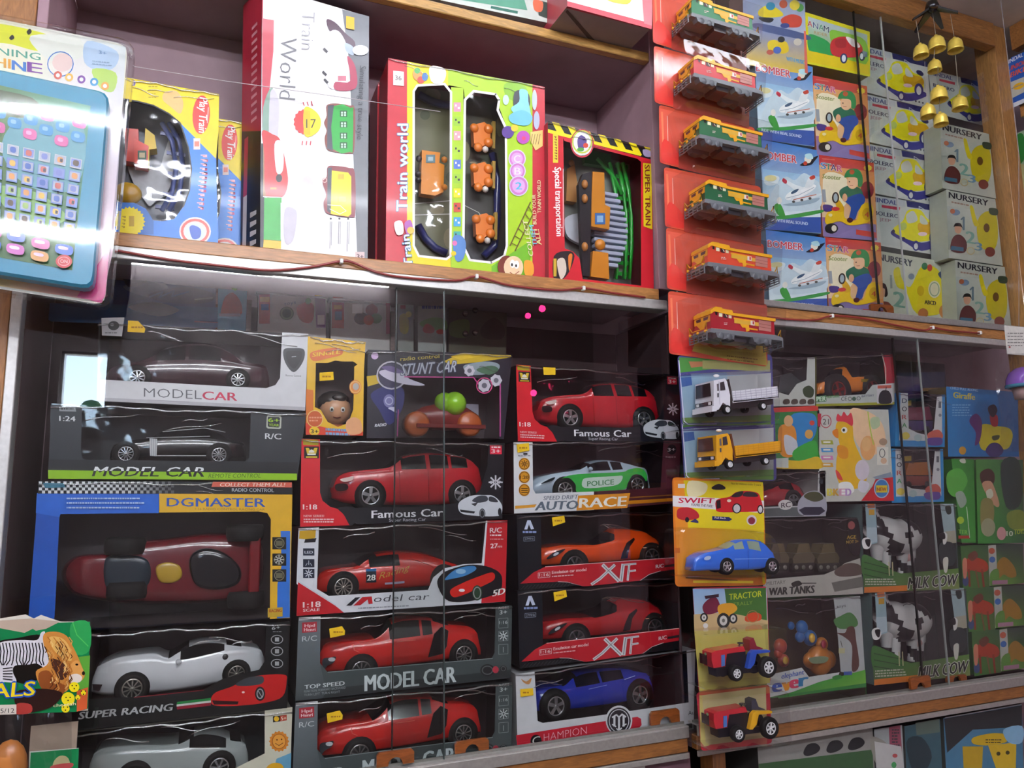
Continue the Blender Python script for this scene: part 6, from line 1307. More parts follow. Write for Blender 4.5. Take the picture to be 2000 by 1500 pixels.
# animal bag at the lower corner
YA = -.1
t = thing('animal_bag', 'clear bag with a green zebra and lion header card', 'toy bag', tuple(at(80, 1400, YA)))
def zoo(a):
    a.pg('#0f7a44', -60, 1222, 176, 1214, 172, 1384, 150, 1390, -60, 1398); a.pg('#5aa038', 140, 1285, 176, 1280, 173, 1350, 150, 1345); a.bl('#2c9a50', 138, 1220, 174, 1216, 175, 1270, 145, 1275); a.ln('#4ab858', 2, 142, 1216, 150, 1240, 172, 1262)
    a.pg('#b8a594', -60, 1232, 0, 1227, 48, 1236, 64, 1228, 70, 1232, 90, 1228, 118, 1214, 60, 1208, -60, 1216)
    a.bl('#14100c', -20, 1262, 40, 1245, 80, 1240, 96, 1260, 98, 1300, 60, 1335, 20, 1330, -20, 1332); a.bl('#d8d6dc', -25, 1275, 0, 1255, 40, 1250, 72, 1250, 80, 1236, 88, 1234, 86, 1250, 92, 1275, 96, 1298, 88, 1305, 72, 1296, 56, 1298, 30, 1300, 25, 1312, 32, 1332, 10, 1332, -25, 1330)
    for k in range(16): x_ = -14+k*6.4; a.ln('#1c1820', 2.2, x_, 1256+max(0, (2-k))*3, x_+3, 1272, x_+1, 1290, x_+6*math.sin(k), 1299)
    for k in range(5): a.ln('#1c1820', 2, 6, 1306+k*5, 24, 1304+k*6)
    a.bl('#c8863c', 86, 1238, 110, 1234, 130, 1242, 142, 1262, 152, 1282, 160, 1302, 166, 1318, 158, 1330, 140, 1334, 130, 1350, 105, 1355, 80, 1340, 70, 1312, 90, 1300, 96, 1285, 86, 1262); a.bl('#8a4a20', 76, 1315, 95, 1310, 110, 1330, 128, 1340, 120, 1358, 95, 1354, 78, 1340); a.bl('#e0b060', 96, 1245, 120, 1246, 136, 1264, 140, 1290, 122, 1285, 104, 1268); a.bl('#4a2a20', 100, 1286, 125, 1296, 132, 1318, 118, 1328, 104, 1306)
    a.bl('#d89a50', 136, 1302, 152, 1290, 164, 1316, 158, 1330, 138, 1330); a.bl('#e8dcd0', 136, 1320, 150, 1316, 160, 1322, 156, 1332, 138, 1334); a.el('#20140e', 163, 1315, 3, 4); a.el('#20140e', 150, 1298, 3, 2)
    for k in range(70):
        u = R.random(); v = R.random(); x_, y_ = 84+u*52+v*8, 1244+v*92; L_ = 9+R.random()*10
        a.ln(('#6a3818', '#e8c078', '#a8682c', '#d09850', '#4a2814', '#c07830')[k % 6], 1.2+R.random(), x_, y_, x_+L_*.45-4*v, y_+L_*.6, x_+L_*.3-8*v, y_+L_)
    a.bl('#2a1410', 30, 1352, 80, 1345, 120, 1352, 115, 1368, 90, 1385, 40, 1390); a.bl('#a83a34', 34, 1374, 60, 1376, 60, 1392, 30, 1394); a.pg('#c85a30', 150, 1350, 172, 1342, 170, 1384, 150, 1390)
    a.tx('ANIMALS', -150, 1372, 67, 1358, 28, '#e8d020', .06, .1, oc='#1c4aa8', ob=.09)
    for px, py, r_ in ((145, 1342, 10), (133, 1365, 13), (152, 1362, 5), (163, 1353, 5), (128, 1384, 8)): a.el('#ecdc1c', px, py, r_); [a.el('#3a2c10', px-4+k*4, py-3+(k % 2)*6, 1.4) for k in range(3)]
    a.rc('#d4ccc0', -40, 1378, 32, 1397, -.03); a.tx('09/25/12', -28, 1394, 28, 1392, 9, '#2a2828', .01); a.tx('cheetah', 104, 1381, 148, 1377, 6, '#f0e8c0')
card(t, (-70, 1216, 0, 1208, 50, 1200, 66, 1208, 80, 1201, 118, 1214, 176, 1214, 172, 1388, -70, 1400), YA-.004, '#d8d4c8', zoo, name='header_card')
m = MB(); V = []
for i in range(13):
    for j in range(9): V.append(at(-70+i*17.5, 1392+j*24, YA-.002+.006*math.sin(i*1.7+j*.9)*math.sin(j*1.3)))
m.add(V, [(i*9+j, i*9+j+1, (i+1)*9+j+1, (i+1)*9+j) for i in range(12) for j in range(8)], '#fff', 'bag'); m.build('clear_bag', t)
t2 = thing('header_card', 'second green header card inside the animal bag', 'card', tuple(at(100, 1500, YA+.006)))
def z2(a): a.pg('#148048', 60, 1470, 154, 1462, 150, 1560, 55, 1560); a.bl('#c0b888', 104, 1490, 118, 1476, 134, 1482, 136, 1510, 105, 1520); a.bl('#c05050', 100, 1496, 140, 1490, 138, 1500, 104, 1508)
card(t2, (58, 1468, 154, 1461, 150, 1560, 55, 1560), YA+.006, '#c8d0c8', z2, name='print')
m = MB(); q = at(16, 1500, YA+.01); m.ball(q, .02, '#c07838', 'plastic', 12, (1, .6, 1.6)); m.build('x'); o = bpy.data.objects['x']; o.name = 'toy_animal'; tag(o, 'tan plastic animal seen through the clear bag', 'toy animal')
q = at(105, 1450, YA+.02); m = MB(); m.box((q.x-.025, YA+.018, q.z-.03), (q.x+.025, YA+.02, q.z+.022), '#9a8a7a', 'card'); o = m.build('card_insert'); tag(o, 'plain grey brown card insert behind the clear bag', 'card')
# ---------------------------------------------------------------- glass case with ride-on toys and counting boxes
CF = 1.9276
def solid(label, q, front, deco, y=.03, d=.09, side='#8a857c', group=None, floor=None, top=None, name='toy_box', cat='toy box'):
    b = WB(label, q, y, d, side, None, group, name, cat, floor=floor, front=front, top=top, bot=top or side); deco(b.a); b.done(); return b.t
# toy plane boxes
def bomber(a):
    a.pg(['#3a6cb8', '#4a88cc', '#c8dce8', '#b8d8e4'], 1484, 272, 1599, 294, 1603, 425, 1492, 424); a.pg(['#8ab8dc', '#a8cce4', '#e4eef0', '#dceaee'], 1490, 330, 1601, 345, 1603, 425, 1492, 424)
    a.bl('#c8dae4', 1500, 395, 1515, 362, 1535, 345, 1552, 352, 1570, 338, 1590, 350, 1602, 362, 1602, 405, 1560, 412, 1505, 412); a.bl('#d8e4e8', 1492, 352, 1505, 342, 1522, 346, 1516, 360, 1498, 362)
    a.pg('#3a58a4', 1492, 424, 1603, 424, 1604, 455, 1494, 448); a.bl('#3a9a48', 1494, 424, 1540, 420, 1602, 410, 1603, 416, 1550, 426, 1496, 430)
    a.tx('BOMBER', 1488, 309, 1556, 319, 15, '#c83044', .045, 0, oc='#f0e4e4', ob=.06)
    a.bl('#1e2430', 1562, 322, 1580, 312, 1598, 304, 1590, 316, 1584, 322, 1572, 324); a.el('#e8e0d0', 1578, 311, 7, 8); a.bl('#b8e0e8', 1572, 302, 1584, 300, 1588, 310, 1576, 310); a.el('#c04030', 1573, 319, 4)
    a.bl('#9ab0c0', 1528, 400, 1560, 394, 1600, 386, 1590, 396, 1555, 402)
    a.bl('#f4f6f6', 1534, 384, 1541, 376, 1556, 370, 1574, 364, 1588, 360, 1594, 364, 1584, 374, 1566, 384, 1546, 390, 1536, 390); a.bl('#e4eaec', 1572, 366, 1580, 346, 1590, 343, 1592, 348, 1586, 364); a.bl('#dfe6ea', 1548, 384, 1562, 386, 1600, 378, 1602, 382, 1566, 393, 1546, 392); a.bl('#e8eef0', 1556, 372, 1540, 362, 1529, 352, 1533, 350, 1552, 360, 1570, 367)
    a.ln('#8aa0b0', 1, 1536, 387, 1560, 381, 1590, 366); a.bl('#3c5a78', 1545, 376, 1552, 371, 1560, 369, 1556, 375, 1547, 379); a.ln('#c86840', 1.6, 1550, 390, 1594, 380); a.bl('#b83848', 1528, 354, 1530, 348, 1537, 353, 1535, 359); a.bl('#c84838', 1581, 346, 1590, 342, 1592, 348, 1584, 351)
    for x in (1550, 1566, 1582): a.el('#4a4a44', x, 394-(x-1550)*.2, 3, 2.5)
    a.bl('#3a9a3c', 1512, 402, 1524, 398, 1534, 424, 1520, 420); a.el('#e8e4dc', 1522, 392, 5, 7); a.el('#d8d098', 1505, 348, 12, 6)
    a.tx('RIDE WITH REAL SOUND', 1499, 431, 1578, 440, 6, '#dce4f4', .02)
bq = (1484, 272, 1600, 294, 1604, 457, 1494, 448)
b2 = solid('blue and white plane box, middle of the pile of three beside the hanging trains', bq, '#a8cce0', bomber, side='#7a98b0', d=.05)
zt = at(1544, 282, .03).z-at(1548, 452, .03).z+.0012
c_ = copy_thing(b2, (0, .0, -zt), 'blue and white plane box, lowest of the pile of three beside the hanging trains'); c_.scale.z = (b2.location.z-.0012-CF)/zt; c_.location.z = CF
copy_thing(b2, (0, 0, zt), 'blue and white plane box with white peaks, uppermost of the pile of three')
# scooter boxes
def star(a):
    a.pg(['#c83c38', '#cc5038', '#d88a50', '#e09848', '#9a78a8', '#8a70a0'], 1599, 302, 1706, 318, 1708, 345, 1712, 445, 1713, 470, 1608, 462)
    a.pg(['#e8b070', '#d88848', '#d8a070', '#e8c8a0'], 1600, 322, 1707, 336, 1711, 430, 1606, 424); a.bl('#f0e4c4', 1610, 340, 1650, 345, 1660, 380, 1640, 410, 1612, 400); a.pg('#8878a8', 1607, 432, 1711, 438, 1712, 470, 1608, 462); a.pg('#c84a40', 1672, 448, 1711, 454, 1712, 465, 1672, 458); a.ln('#d87868', 2, 1606, 310, 1630, 312)
    a.pg('#9aa0a8', 1605, 370, 1612, 370, 1614, 395, 1607, 395)
    for ch, x, c in (('S', 1603, '#3a88c0'), ('T', 1613, '#4a9868'), ('A', 1623, '#4a4078'), ('R', 1635, '#c84878')): a.tx(ch, x, 329+(x-1603)*.18, x+10, 330+(x-1603)*.18, 12, c, .05, 0, oc='#e0d4e0', ob=.05)
    a.tx('Scooter', 1606, 348, 1642, 352, 9, '#8a9a48', .02, .1)
    a.el('#f0d848', 1695, 328, 9, 7, 20, star=.75)
    # child on a yellow scooter
    a.el('#8a3038', 1694, 371, 13, 17); a.bl('#2a6a50', 1640, 372, 1660, 362, 1682, 370, 1684, 392, 1660, 398, 1644, 388); a.bl('#2f4f98', 1650, 390, 1680, 378, 1690, 392, 1676, 412, 1670, 428, 1658, 428, 1662, 405); a.el('#e8b890', 1665, 356, 11, 13); a.bl('#3a8a50', 1649, 346, 1656, 332, 1674, 330, 1684, 342, 1684, 362, 1676, 364, 1674, 348, 1658, 346); a.el('#b85838', 1664, 336, 5, 5); a.el('#3a2a20', 1659, 355, 1.4); a.ln('#b06050', 1.2, 1660, 362, 1666, 362); a.el('#e0a880', 1650, 386, 5, 8)
    a.bl('#e4bc24', 1612, 424, 1620, 412, 1636, 408, 1648, 404, 1650, 425, 1672, 430, 1682, 402, 1698, 396, 1706, 410, 1702, 428, 1690, 436, 1660, 440, 1640, 432, 1615, 438); a.bl('#d8a81c', 1632, 385, 1646, 400, 1648, 412, 1636, 412); a.el('#3a3028', 1632, 386, 7, 11); a.el('#a8b8c0', 1632, 386, 4, 8); a.el('#28282a', 1624, 446, 13, 10); a.el('#e4dcc8', 1629, 446, 5, 6); a.el('#4a2024', 1660, 430, 6, 5); a.el('#e8d8a0', 1622, 420, 4, 3); a.el('#c8a018', 1693, 418, 9, 12); a.tx('4', 1689, 424, 1697, 424, 10, '#b84838', .03)
    a.bl('#4a3a80', 1608, 400, 1626, 402, 1624, 412, 1610, 412); a.el('#c83838', 1632, 408, 8, 4)
sq_ = (1597, 301, 1707, 318, 1714, 469, 1607, 462)
s2 = solid('orange scooter box with a child in a green cap, middle of the pile of three', sq_, '#d08858', star, side='#9a5a48', d=.05)
zt = at(1650, 309, .03).z-at(1660, 465, .03).z+.001
c_ = copy_thing(s2, (0, 0, -zt), 'orange scooter box with a child in a green cap, lowest of the pile of three'); c_.scale.z = (s2.location.z-.0012-CF)/zt; c_.location.z = CF
copy_thing(s2, (0, 0, zt), 'orange scooter box with a child in a green cap, below the yellow and green box')
# yellow and green car box on top, and the purple one beside it
def anam(a):
    a.pg('#dcd424', 1573, 24, 1698, 62, 1699, 150, 1575, 124); a.pg(['#b8c8d0', '#a8b8b0', '#98a868', '#88b848'], 1578, 32, 1694, 68, 1695, 120, 1579, 95); a.bl('#2a9a50', 1579, 68, 1600, 72, 1620, 84, 1632, 108, 1600, 105, 1580, 98); a.bl('#88c040', 1620, 62, 1650, 64, 1690, 80, 1692, 125, 1640, 115); a.pg('#e4c81c', 1576, 98, 1640, 112, 1697, 128, 1698, 146, 1576, 120)
    for ch, x, c in (('A', 1577, '#b83848'), ('N', 1588, '#3a4a80'), ('A', 1599, '#3a8a68'), ('M', 1609, '#2c3a58')): a.tx(ch, x, 51+(x-1577)*.32, x+10, 54+(x-1577)*.32, 12, c, .03, 0, oc='#e8e8e4', ob=.04)
    a.tx('RIDER', 1590, 66, 1616, 72, 6, '#b89868', .02); a.bl('#c83238', 1622, 98, 1624, 80, 1640, 72, 1660, 74, 1682, 88, 1684, 106, 1668, 112, 1632, 110); a.bl('#f0e4e4', 1652, 72, 1670, 78, 1680, 92, 1664, 90); a.bl('#a82830', 1632, 78, 1650, 76, 1652, 92, 1634, 92); a.el('#2a3a68', 1648, 114, 7, 10); a.el('#e0e4e8', 1648, 114, 4, 7); a.el('#2a3a50', 1684, 110, 6, 9); a.el('#d8e0e0', 1683, 110, 3, 6); a.pg('#7a8a98', 1684, 98, 1694, 102, 1694, 112, 1686, 110)
solid('yellow and green box with a red toy car, on top of the scooter boxes', (1572, 23, 1699, 62, 1700, 148, 1574, 124), '#dcd424', anam, side='#b0a020', d=.05)
def moto(a):
    a.pg(['#8a98b8', '#98a4c0', '#b0b8cc', '#8890b0'], 1450, -25, 1572, 0, 1574, 75, 1452, 55); a.pg(['#7a88b0', '#9098b8', '#d8b838', '#e0bc30'], 1452, 55, 1574, 75, 1577, 146, 1455, 126)
    a.bl('#4a5a88', 1480, 45, 1572, 66, 1574, 78, 1480, 58); a.bl('#e0c828', 1482, 20, 1500, 10, 1520, 18, 1530, 30, 1510, 34, 1484, 32); a.bl('#c84838', 1525, 38, 1545, 28, 1565, 34, 1562, 52, 1535, 52); a.el('#3a88a8', 1505, 12, 9, 8); a.el('#58a058', 1562, 15, 8); a.el('#c06048', 1530, 8, 8); a.el('#e8d048', 1552, 10, 10); a.bl('#2a2c34', 1482, 34, 1510, 36, 1505, 44, 1490, 42); a.el('#384888', 1533, 50, 9, 5)
    a.bl('#e4c828', 1500, 82, 1515, 78, 1524, 88, 1518, 100, 1502, 98); a.bl('#e0c020', 1520, 84, 1536, 82, 1540, 100, 1524, 104); a.el('#2a2c30', 1526, 77, 7, 6); a.el('#b85848', 1504, 102, 7, 5); a.el('#4868b8', 1518, 98, 8, 7); a.el('#c8c0b0', 1558, 82, 8, 7); a.tx('WITH MUSIC', 1536, 118, 1572, 126, 8, '#4898c8', .03); a.pg('#d86858', 1570, 60, 1574, 61, 1578, 144, 1572, 142)
solid('lilac and yellow box of children on scooters, at the top behind the hanging trains', (1450, -25, 1571, -2, 1577, 143, 1455, 126), '#98a0b8', moto, side='#8a6a68', d=.05)
# toy jeep boxes
def jeep(a):
    a.pg('#c8ccc4', 1713, 383, 1840, 403.5, 1848.5, 501, 1724, 480); a.pg(['#a8b4b0', '#c8ccc0', '#d4d4cc', '#bcc4bc'], 1714, 390, 1775, 400, 1790, 485, 1722, 478)
    a.pg('#b8bec0', 1697, 380.5, 1768, 392, 1768, 404, 1698, 393); a.pg('#2a2e68', 1770, 392, 1840, 403, 1841, 414, 1772, 404); a.tx('HINDAL', 1703, 393, 1752, 401, 9, '#30407a', .03); a.pg('#b83c50', 1722, 400, 1758, 405, 1757, 411, 1722, 405); a.ln('#c8ccd8', 1.2, 1795, 403, 1810, 412, 1796, 414, 1795, 403)
    a.tx('BOLERO', 1708, 419, 1756, 427, 8, '#3c3c58', .035); a.tx('JEEP', 1718, 431, 1740, 434, 6, '#a07880', .02)
    a.bl('#3a3a88', 1741, 458, 1765, 472, 1800, 490, 1838, 476, 1832, 466, 1800, 474, 1770, 462, 1745, 450)
    a.bl('#e4dc1c', 1744, 448, 1755, 438, 1764, 430, 1772, 412, 1786, 408, 1800, 412, 1812, 428, 1828, 434, 1834, 452, 1828, 466, 1798, 472, 1780, 470, 1752, 458); a.bl('#d8a81c', 1794, 436, 1828, 436, 1832, 452, 1800, 458); a.bl('#c4c8bc', 1770, 420, 1784, 412, 1792, 430, 1774, 436); a.bl('#c8ccc0', 1798, 420, 1808, 428, 1812, 438, 1798, 436); a.el('#b8c868', 1764, 442, 7, 8, rot=.5); a.el('#e8c8d0', 1802, 457, 9, 4)
    a.el('#30347a', 1824, 464, 9, 14); a.el('#d4d4d0', 1824, 465, 5, 9); a.el('#34387c', 1789, 480, 7, 10); a.el('#d8d8d4', 1789, 481, 4, 6); a.el('#2a2e5c', 1826, 428, 8, 5, rot=.5); a.el('#2c2c50', 1745, 452, 3, 4); a.el('#2c2c50', 1765, 466, 3)
    for x in (1818, 1825, 1832, 1840): a.el('#5a5a60', x, 488+(x-1818)*.15, 2)
jq = (1696, 379.5, 1840, 402.5, 1849, 502, 1708, 478.5)
j = solid('pale box with a yellow jeep and blue stripe, lowest of the pile of four', jq, '#c8ccc4', jeep, y=.0815, side='#9aa09c', d=.08)
zt = at(1783, 394, .0815).z-at(1794, 493, .0815).z+.0012
for i, w_ in ((1, 'second from the bottom of the pile'), (2, 'third from the bottom of the pile'), (3, 'uppermost of the pile of four')): copy_thing(j, (-.0005*i, 0, zt*i), 'pale yellow jeep box with blue stripe, '+w_)
q0 = at(1696, 379.5, .0815); q1 = at(1812, 134, .128)
copy_thing(j, (q1.x-q0.x, .0465, q1.z-q0.z), 'pale yellow jeep box in the shade behind the brass bells')
# counting boxes
def nursery(a):
    a.pg(['#a8b0a8', '#c4c8ba', '#bcc0a8', '#98a090'], 1867, 540, 1920, 545, 1930, 634, 1870, 628); a.tx('NURSERY', 1871, 523, 1948, 536, 11, '#22262e', .045, 0, up=(0, -12)); a.lines('#a88878', 1876, 530, 1912, 1, 3, 3, .15)
    a.bl('#c8b81c', 1930, 560, 1948, 546, 1964, 556, 1967, 600, 1958, 624, 1935, 620, 1926, 590); a.bl('#d8c81c', 1912, 540, 1918, 538, 1924, 560, 1930, 575, 1920, 575); a.el('#6a4a1c', 1945, 580, 6, 9); a.bl('#28402c', 1950, 540, 1966, 541, 1966, 553, 1952, 552)
    a.el('#7890a8', 1884, 552, 9, 6); a.el('#b06848', 1878, 550, 5, 5); a.ln('#68808a', 4, 1900, 586, 1900, 561); a.ln('#68808a', 3, 1895, 566, 1900, 561); a.tx('2', 1905, 612, 1922, 614, 24, '#7aa898', .04); a.tx('3', 1922, 626, 1936, 627, 16, '#6890a8', .04)
    a.el('#c89878', 1889, 585, 7, 10); a.bl('#1c1a18', 1880, 582, 1884, 574, 1894, 574, 1898, 584, 1894, 580, 1884, 580); a.bl('#5a2c28', 1876, 610, 1884, 598, 1896, 598, 1906, 612, 1902, 632, 1876, 630); a.el('#7a3a30', 1952, 628, 10, 10); a.pg('#3a6a80', 1876, 620, 1900, 622, 1900, 630, 1874, 628); a.ring('#c0b080', 1914, 628, 8, 2)
nq = (1865, 507, *pxof((1.8325, .03, at(1968, 522, .03).z)), *pxof((1.8325, .03, at(1968, 636, .03).z)), 1869, 629)
nu = solid('white counting box with a boy and numbers, lowest beside the corner post', nq, '#b8bcae', nursery, y=.03, side='#a8aca0', d=.048, floor=CF)
zt = at(1928, 516, .03).z-CF+.0012
for i, px, lab in ((1, -.006, 'white counting box with a boy and numbers, right above the lowest one'), (2, -.003, 'white counting box with a boy and numbers, partly hidden by the brass bells')):
    copy_thing(nu, (px, 0, zt*i), lab)
def alpha(a):
    a.pg('#c0c4b0', 1715, 491, 1862, 515, 1872, 622, 1724, 604); a.tx('NURSERY', 1716, 508, 1782, 521, 13, '#20303c', .04); a.bl('#d8cc1c', 1745, 530, 1756, 522, 1762, 545, 1778, 560, 1800, 520, 1830, 525, 1845, 560, 1840, 610, 1790, 612, 1770, 570, 1752, 560)
    a.pg('#d8c424', 1796, 560, 1840, 560, 1840, 612, 1790, 612); a.el('#c8a818', 1798, 568, 7, 10); a.el('#d8d0b0', 1825, 565, 12, 17); a.ring('#8aa080', 1825, 565, 10, 2, 14); a.tx('ABCD', 1806, 594, 1828, 596, 8, '#3a3020', .05); a.el('#b87838', 1846, 608, 12, 14); a.el('#a86838', 1803, 612, 10, 10)
    a.ln('#8a9890', 4, 1741, 562, 1740, 538); a.tx('2', 1746, 598, 1766, 602, 30, '#78a490', .05); a.el('#c89a80', 1722, 570, 8, 12); a.bl('#2a1c1c', 1714, 562, 1720, 553, 1730, 556, 1734, 575, 1728, 580, 1728, 564); a.bl('#7a3a30', 1706, 600, 1715, 590, 1735, 590, 1744, 604, 1738, 608, 1708, 604); a.el('#3a7a50', 1806, 520, 6, 7); a.el('#c04838', 1816, 523, 5, 7); a.bl('#3a4a68', 1832, 535, 1842, 530, 1850, 545, 1842, 548); a.ln('#4a3a5a', 2, 1840, 545, 1852, 580); a.el('#7a8a98', 1780, 540, 6)
solid('white alphabet box with a yellow slide, under the pile of jeep boxes', (1714, 489, 1864, 514, 1874, 625, 1725, 606), '#c0c4b0', alpha, y=.07, side='#b8bcb0', d=.09, floor=CF)
def spine_col(a): a.pg('#b4b8ac', 1838, 250, 1846, 251, 1872, 504, 1864, 503); a.tx('Y', 1846, 378, 1854, 380, 12, '#30405a', .03); a.el('#a83048', 1856, 440, 4, 10); a.el('#7a9a40', 1860, 470, 6, 8)
solid('narrow white counting box wedged between the jeep boxes and the boy boxes', (1845, 268, 1850, 269, 1861, 500, 1852, 499), '#b0b4a8', lambda a: (a.el('#4a7a58', 1851, 350, 2.5, 10), a.el('#a83048', 1854, 440, 3, 9), a.el('#7a9a40', 1856, 475, 3, 7), a.tx('Y', 1849, 385, 1855, 386, 11, '#30405a', .02)), y=.032, d=.045)
# brass bells
yb = -.06
t = thing('wind_chime', 'hanging chime of golden bells under a dark star bracket', 'wind chime', tuple(at(1830, 30, yb)))
m = MB(); c = at(1822, 28, yb)
for k in range(5):
    a_ = 2*math.pi*k/5+.3; e = c+Vector((.05*math.cos(a_), .05*math.sin(a_), -.012)); n_ = Vector((-math.sin(a_), math.cos(a_), 0))
    V = [c+n_*.012+Vector((0, 0, .02)), c-n_*.012+Vector((0, 0, .02)), e-n_*.003, e+n_*.003]; W_ = [v-Vector((0, 0, .005)) for v in V]
    m.add(V+W_, [(0,1,2,3), (7,6,5,4), (0,4,5,1), (1,5,6,2), (2,6,7,3), (3,7,4,0)], '#5a5a5c', 'chrome', False)
m.lathe(c, 'z', [(.0001, .034), (.012, .03), (.016, .016), (.006, .006), (.0001, .004)], '#4a4a4e', 'chrome', 14); m.build('star_bracket', t)
for px, py, r_, top in ((1797, 88, 15, (1789, 40)), (1828, 72, 17, (1821, 22)), (1864, 76, 16, (1856, 28)), (1824, 118, 14, (1826, 90)), (1832, 170, 17, (1832, 130)), (1811, 205, 15, (1806, 120)), (1873, 189, 16, (1866, 108)), (1836, 222, 14, (1834, 190))):
    s_ = .00078; p = at(px, py, yb+R.uniform(-.02, .02)); r = r_*s_*1.42
    m = MB(); m.lathe(p, 'z', [(.0001, .005), (r*.2, .004), (r*.22, 0), (r*.6, -r*.14), (r*.86, -r*.5), (r*.95, -r*1.0), (r*.97, -r*1.55), (r*1.02, -r*1.75), (r*.97, -r*1.75), (r*.88, -r*1.3), (r*.7, -r*.6), (.0001, -r*.3)], '#f2d460', 'brass', 22); bell = m.build('bell', t)
    m = MB(); q = at(*top, yb); m.tube([p+Vector((0, 0, .003)), q], .0006, '#a8a090', 'plastic', 4); m.build('cord', bell)
# ---------------------------------------------------------------- animal and truck boxes in the second glass case
# hen box
def hen(a):
    a.pg('#c4c4bc', 1596, 798, 1735, 800, 1746, 978, 1602, 980); a.bl('#f0c8a0', 1660, 800, 1700, 806, 1724, 830, 1728, 870, 1700, 890, 1670, 860)
    a.bl('#e8b41c', 1632, 835, 1640, 820, 1655, 818, 1665, 830, 1668, 860, 1680, 890, 1692, 920, 1690, 945, 1670, 955, 1645, 950, 1634, 930, 1634, 895, 1640, 870); a.bl('#e09018', 1636, 870, 1655, 875, 1655, 895, 1638, 892); a.bl('#d83848', 1634, 822, 1636, 808, 1643, 813, 1648, 804, 1655, 812, 1662, 806, 1666, 820, 1664, 832, 1650, 824); a.el('#f4f0e8', 1649, 840, 6, 6); a.el('#28242a', 1648, 840, 2.5, 3); a.bl('#e08018', 1626, 842, 1636, 838, 1637, 856, 1628, 850); a.bl('#d84040', 1632, 918, 1640, 924, 1646, 938, 1636, 934)
    a.el('#e8a868', 1695, 875, 15, 24); a.el('#e8b478', 1692, 868, 9, 14); a.el('#d8ccd8', 1684, 918, 14, 20); a.bl('#f0f0ec', 1638, 945, 1660, 942, 1668, 960, 1645, 968); a.bl('#d8d4e0', 1680, 938, 1698, 945, 1690, 962, 1676, 956)
    for y_, c in ((864, '#a8a838'), (879, '#4a90c8'), (894, '#d078b0'), (908, '#d8a038')): a.pg(c, 1603, y_-4, 1626, y_-4, 1628, y_+4, 1605, y_+4); a.rc('#e4e0d8', 1608, y_-2, 1622, y_+1)
    a.ring('#b83848', 1613, 823, 11, 1.5, 13); a.tx('21', 1607, 829, 1619, 829, 11, '#4a3038', .0); a.pg('#c02840', 1597, 808, 1604, 808, 1602, 835, 1597, 832)
    for x, c in (('R', '#d8b838'), ): pass
    for k, (ch, c) in enumerate((('B', '#d8c848'), ('K', '#c89838'), ('E', '#d8a0b8'), ('D', '#b890c8'))): a.tx(ch, 1616+k*12, 968, 1626+k*12, 968, 14, c, .06)
    a.bl('#b8c8a0', 1700, 818, 1716, 815, 1718, 832, 1704, 838); a.ln('#b8d048', 2, 1695, 804, 1700, 840, 1706, 868); a.bl('#e8c8b0', 1712, 872, 1726, 868, 1732, 884, 1716, 890); a.rc('#e0dcd0', 1713, 873, 1735, 908); a.el('#a88a70', 1725, 863, 8, 7); a.ring('#5a5a58', 1723, 885, 6, 1.5, 9); a.el('#d8b090', 1726, 900, 6, 6)
    a.pg('#c82830', 1682, 978, 1704, 950, 1712, 932, 1744, 932, 1746, 978); a.pg('#8898a8', 1704, 932, 1740, 922, 1743, 932, 1712, 936); a.el('#3878b8', 1722, 954, 15, 19); a.ring('#a8c0d8', 1722, 954, 15, 2, 19); a.rc('#d8c020', 1711, 948, 1733, 962); a.tx('NEW', 1713, 959, 1731, 959, 7, '#a85818', .05)
solid('white box with a printed yellow hen and eggs', (1596, 798, 1735, 800, 1737, 978, 1602, 981), '#c4c4bc', hen, side='#a8a8a4', d=.1)
# orange jeep box
b = WB('window box of the orange toy jeep, above the hen box', (1594, 696, 1748, 692, 1747, 790, 1594, 794), side='#6a6a34', inner='#3a342c', d=.1)
a = b.a; a.pg('#a42838', 1724, 694, 1747, 692, 1747, 748, 1730, 750); a.ln('#c8c8b8', 1.5, 1722, 690, 1730, 720, 1730, 752)
a.pg('#b4b8b4', 1594, 776, 1690, 770, 1704, 752, 1747, 748, 1747, 785, 1594, 789); a.pg('#9a9a2c', 1594, 789, 1747, 785, 1747, 790, 1594, 794); a.pg('#3a6a40', 1594, 774, 1614, 772, 1614, 784, 1594, 786); a.tx('PER', 1595, 784, 1613, 783, 9, '#c8e0c8', .04); a.tx('RADIO CONTROL', 1616, 778, 1640, 776, 5, '#4a8040', .03)
a.tx('CE', 1643, 783, 1654, 782, 8, '#30343a', .0); a.el('#3a5a4a', 1668, 779, 4); a.ring('#5a5e60', 1660, 779, 4, 1.2); a.ring('#5a5e60', 1677, 778, 4, 1.2); a.tx('BATTERY', 1683, 776, 1707, 774, 4, '#3a4060', .02)
a.pg('#c4c0c4', 1712, 751, 1743, 750, 1743, 788, 1713, 788); a.pg('#b85848', 1714, 753, 1741, 752, 1741, 758, 1714, 759); a.bl('#24242a', 1717, 772, 1722, 764, 1728, 762, 1736, 764, 1741, 774, 1740, 787, 1718, 788); a.ln('#24242a', 1.5, 1730, 764, 1731, 756)
b.done()
car('orange toy jeep in the window box above the hen box', (1606, 772, 1607, 750, 1625, 741, 1645, 737, 1650, 722, 1655, 715, 1662, 716, 1664, 735, 1680, 735, 1700, 736, 1702, 752),
    (1606, 752, 1630, 740, 1655, 736, 1702, 738), (1606, 768, 1650, 768, 1702, 762), .045, .058, '#d8781c', [(1638, 762, 20), (1706, 758, 17)], wins=(), glass=((1646, 1656),), spokes=4, rim='#b03030', arch=1.25, decal=lambda a: (a.rc('#8a7018', 1682, 740, 1700, 746),))
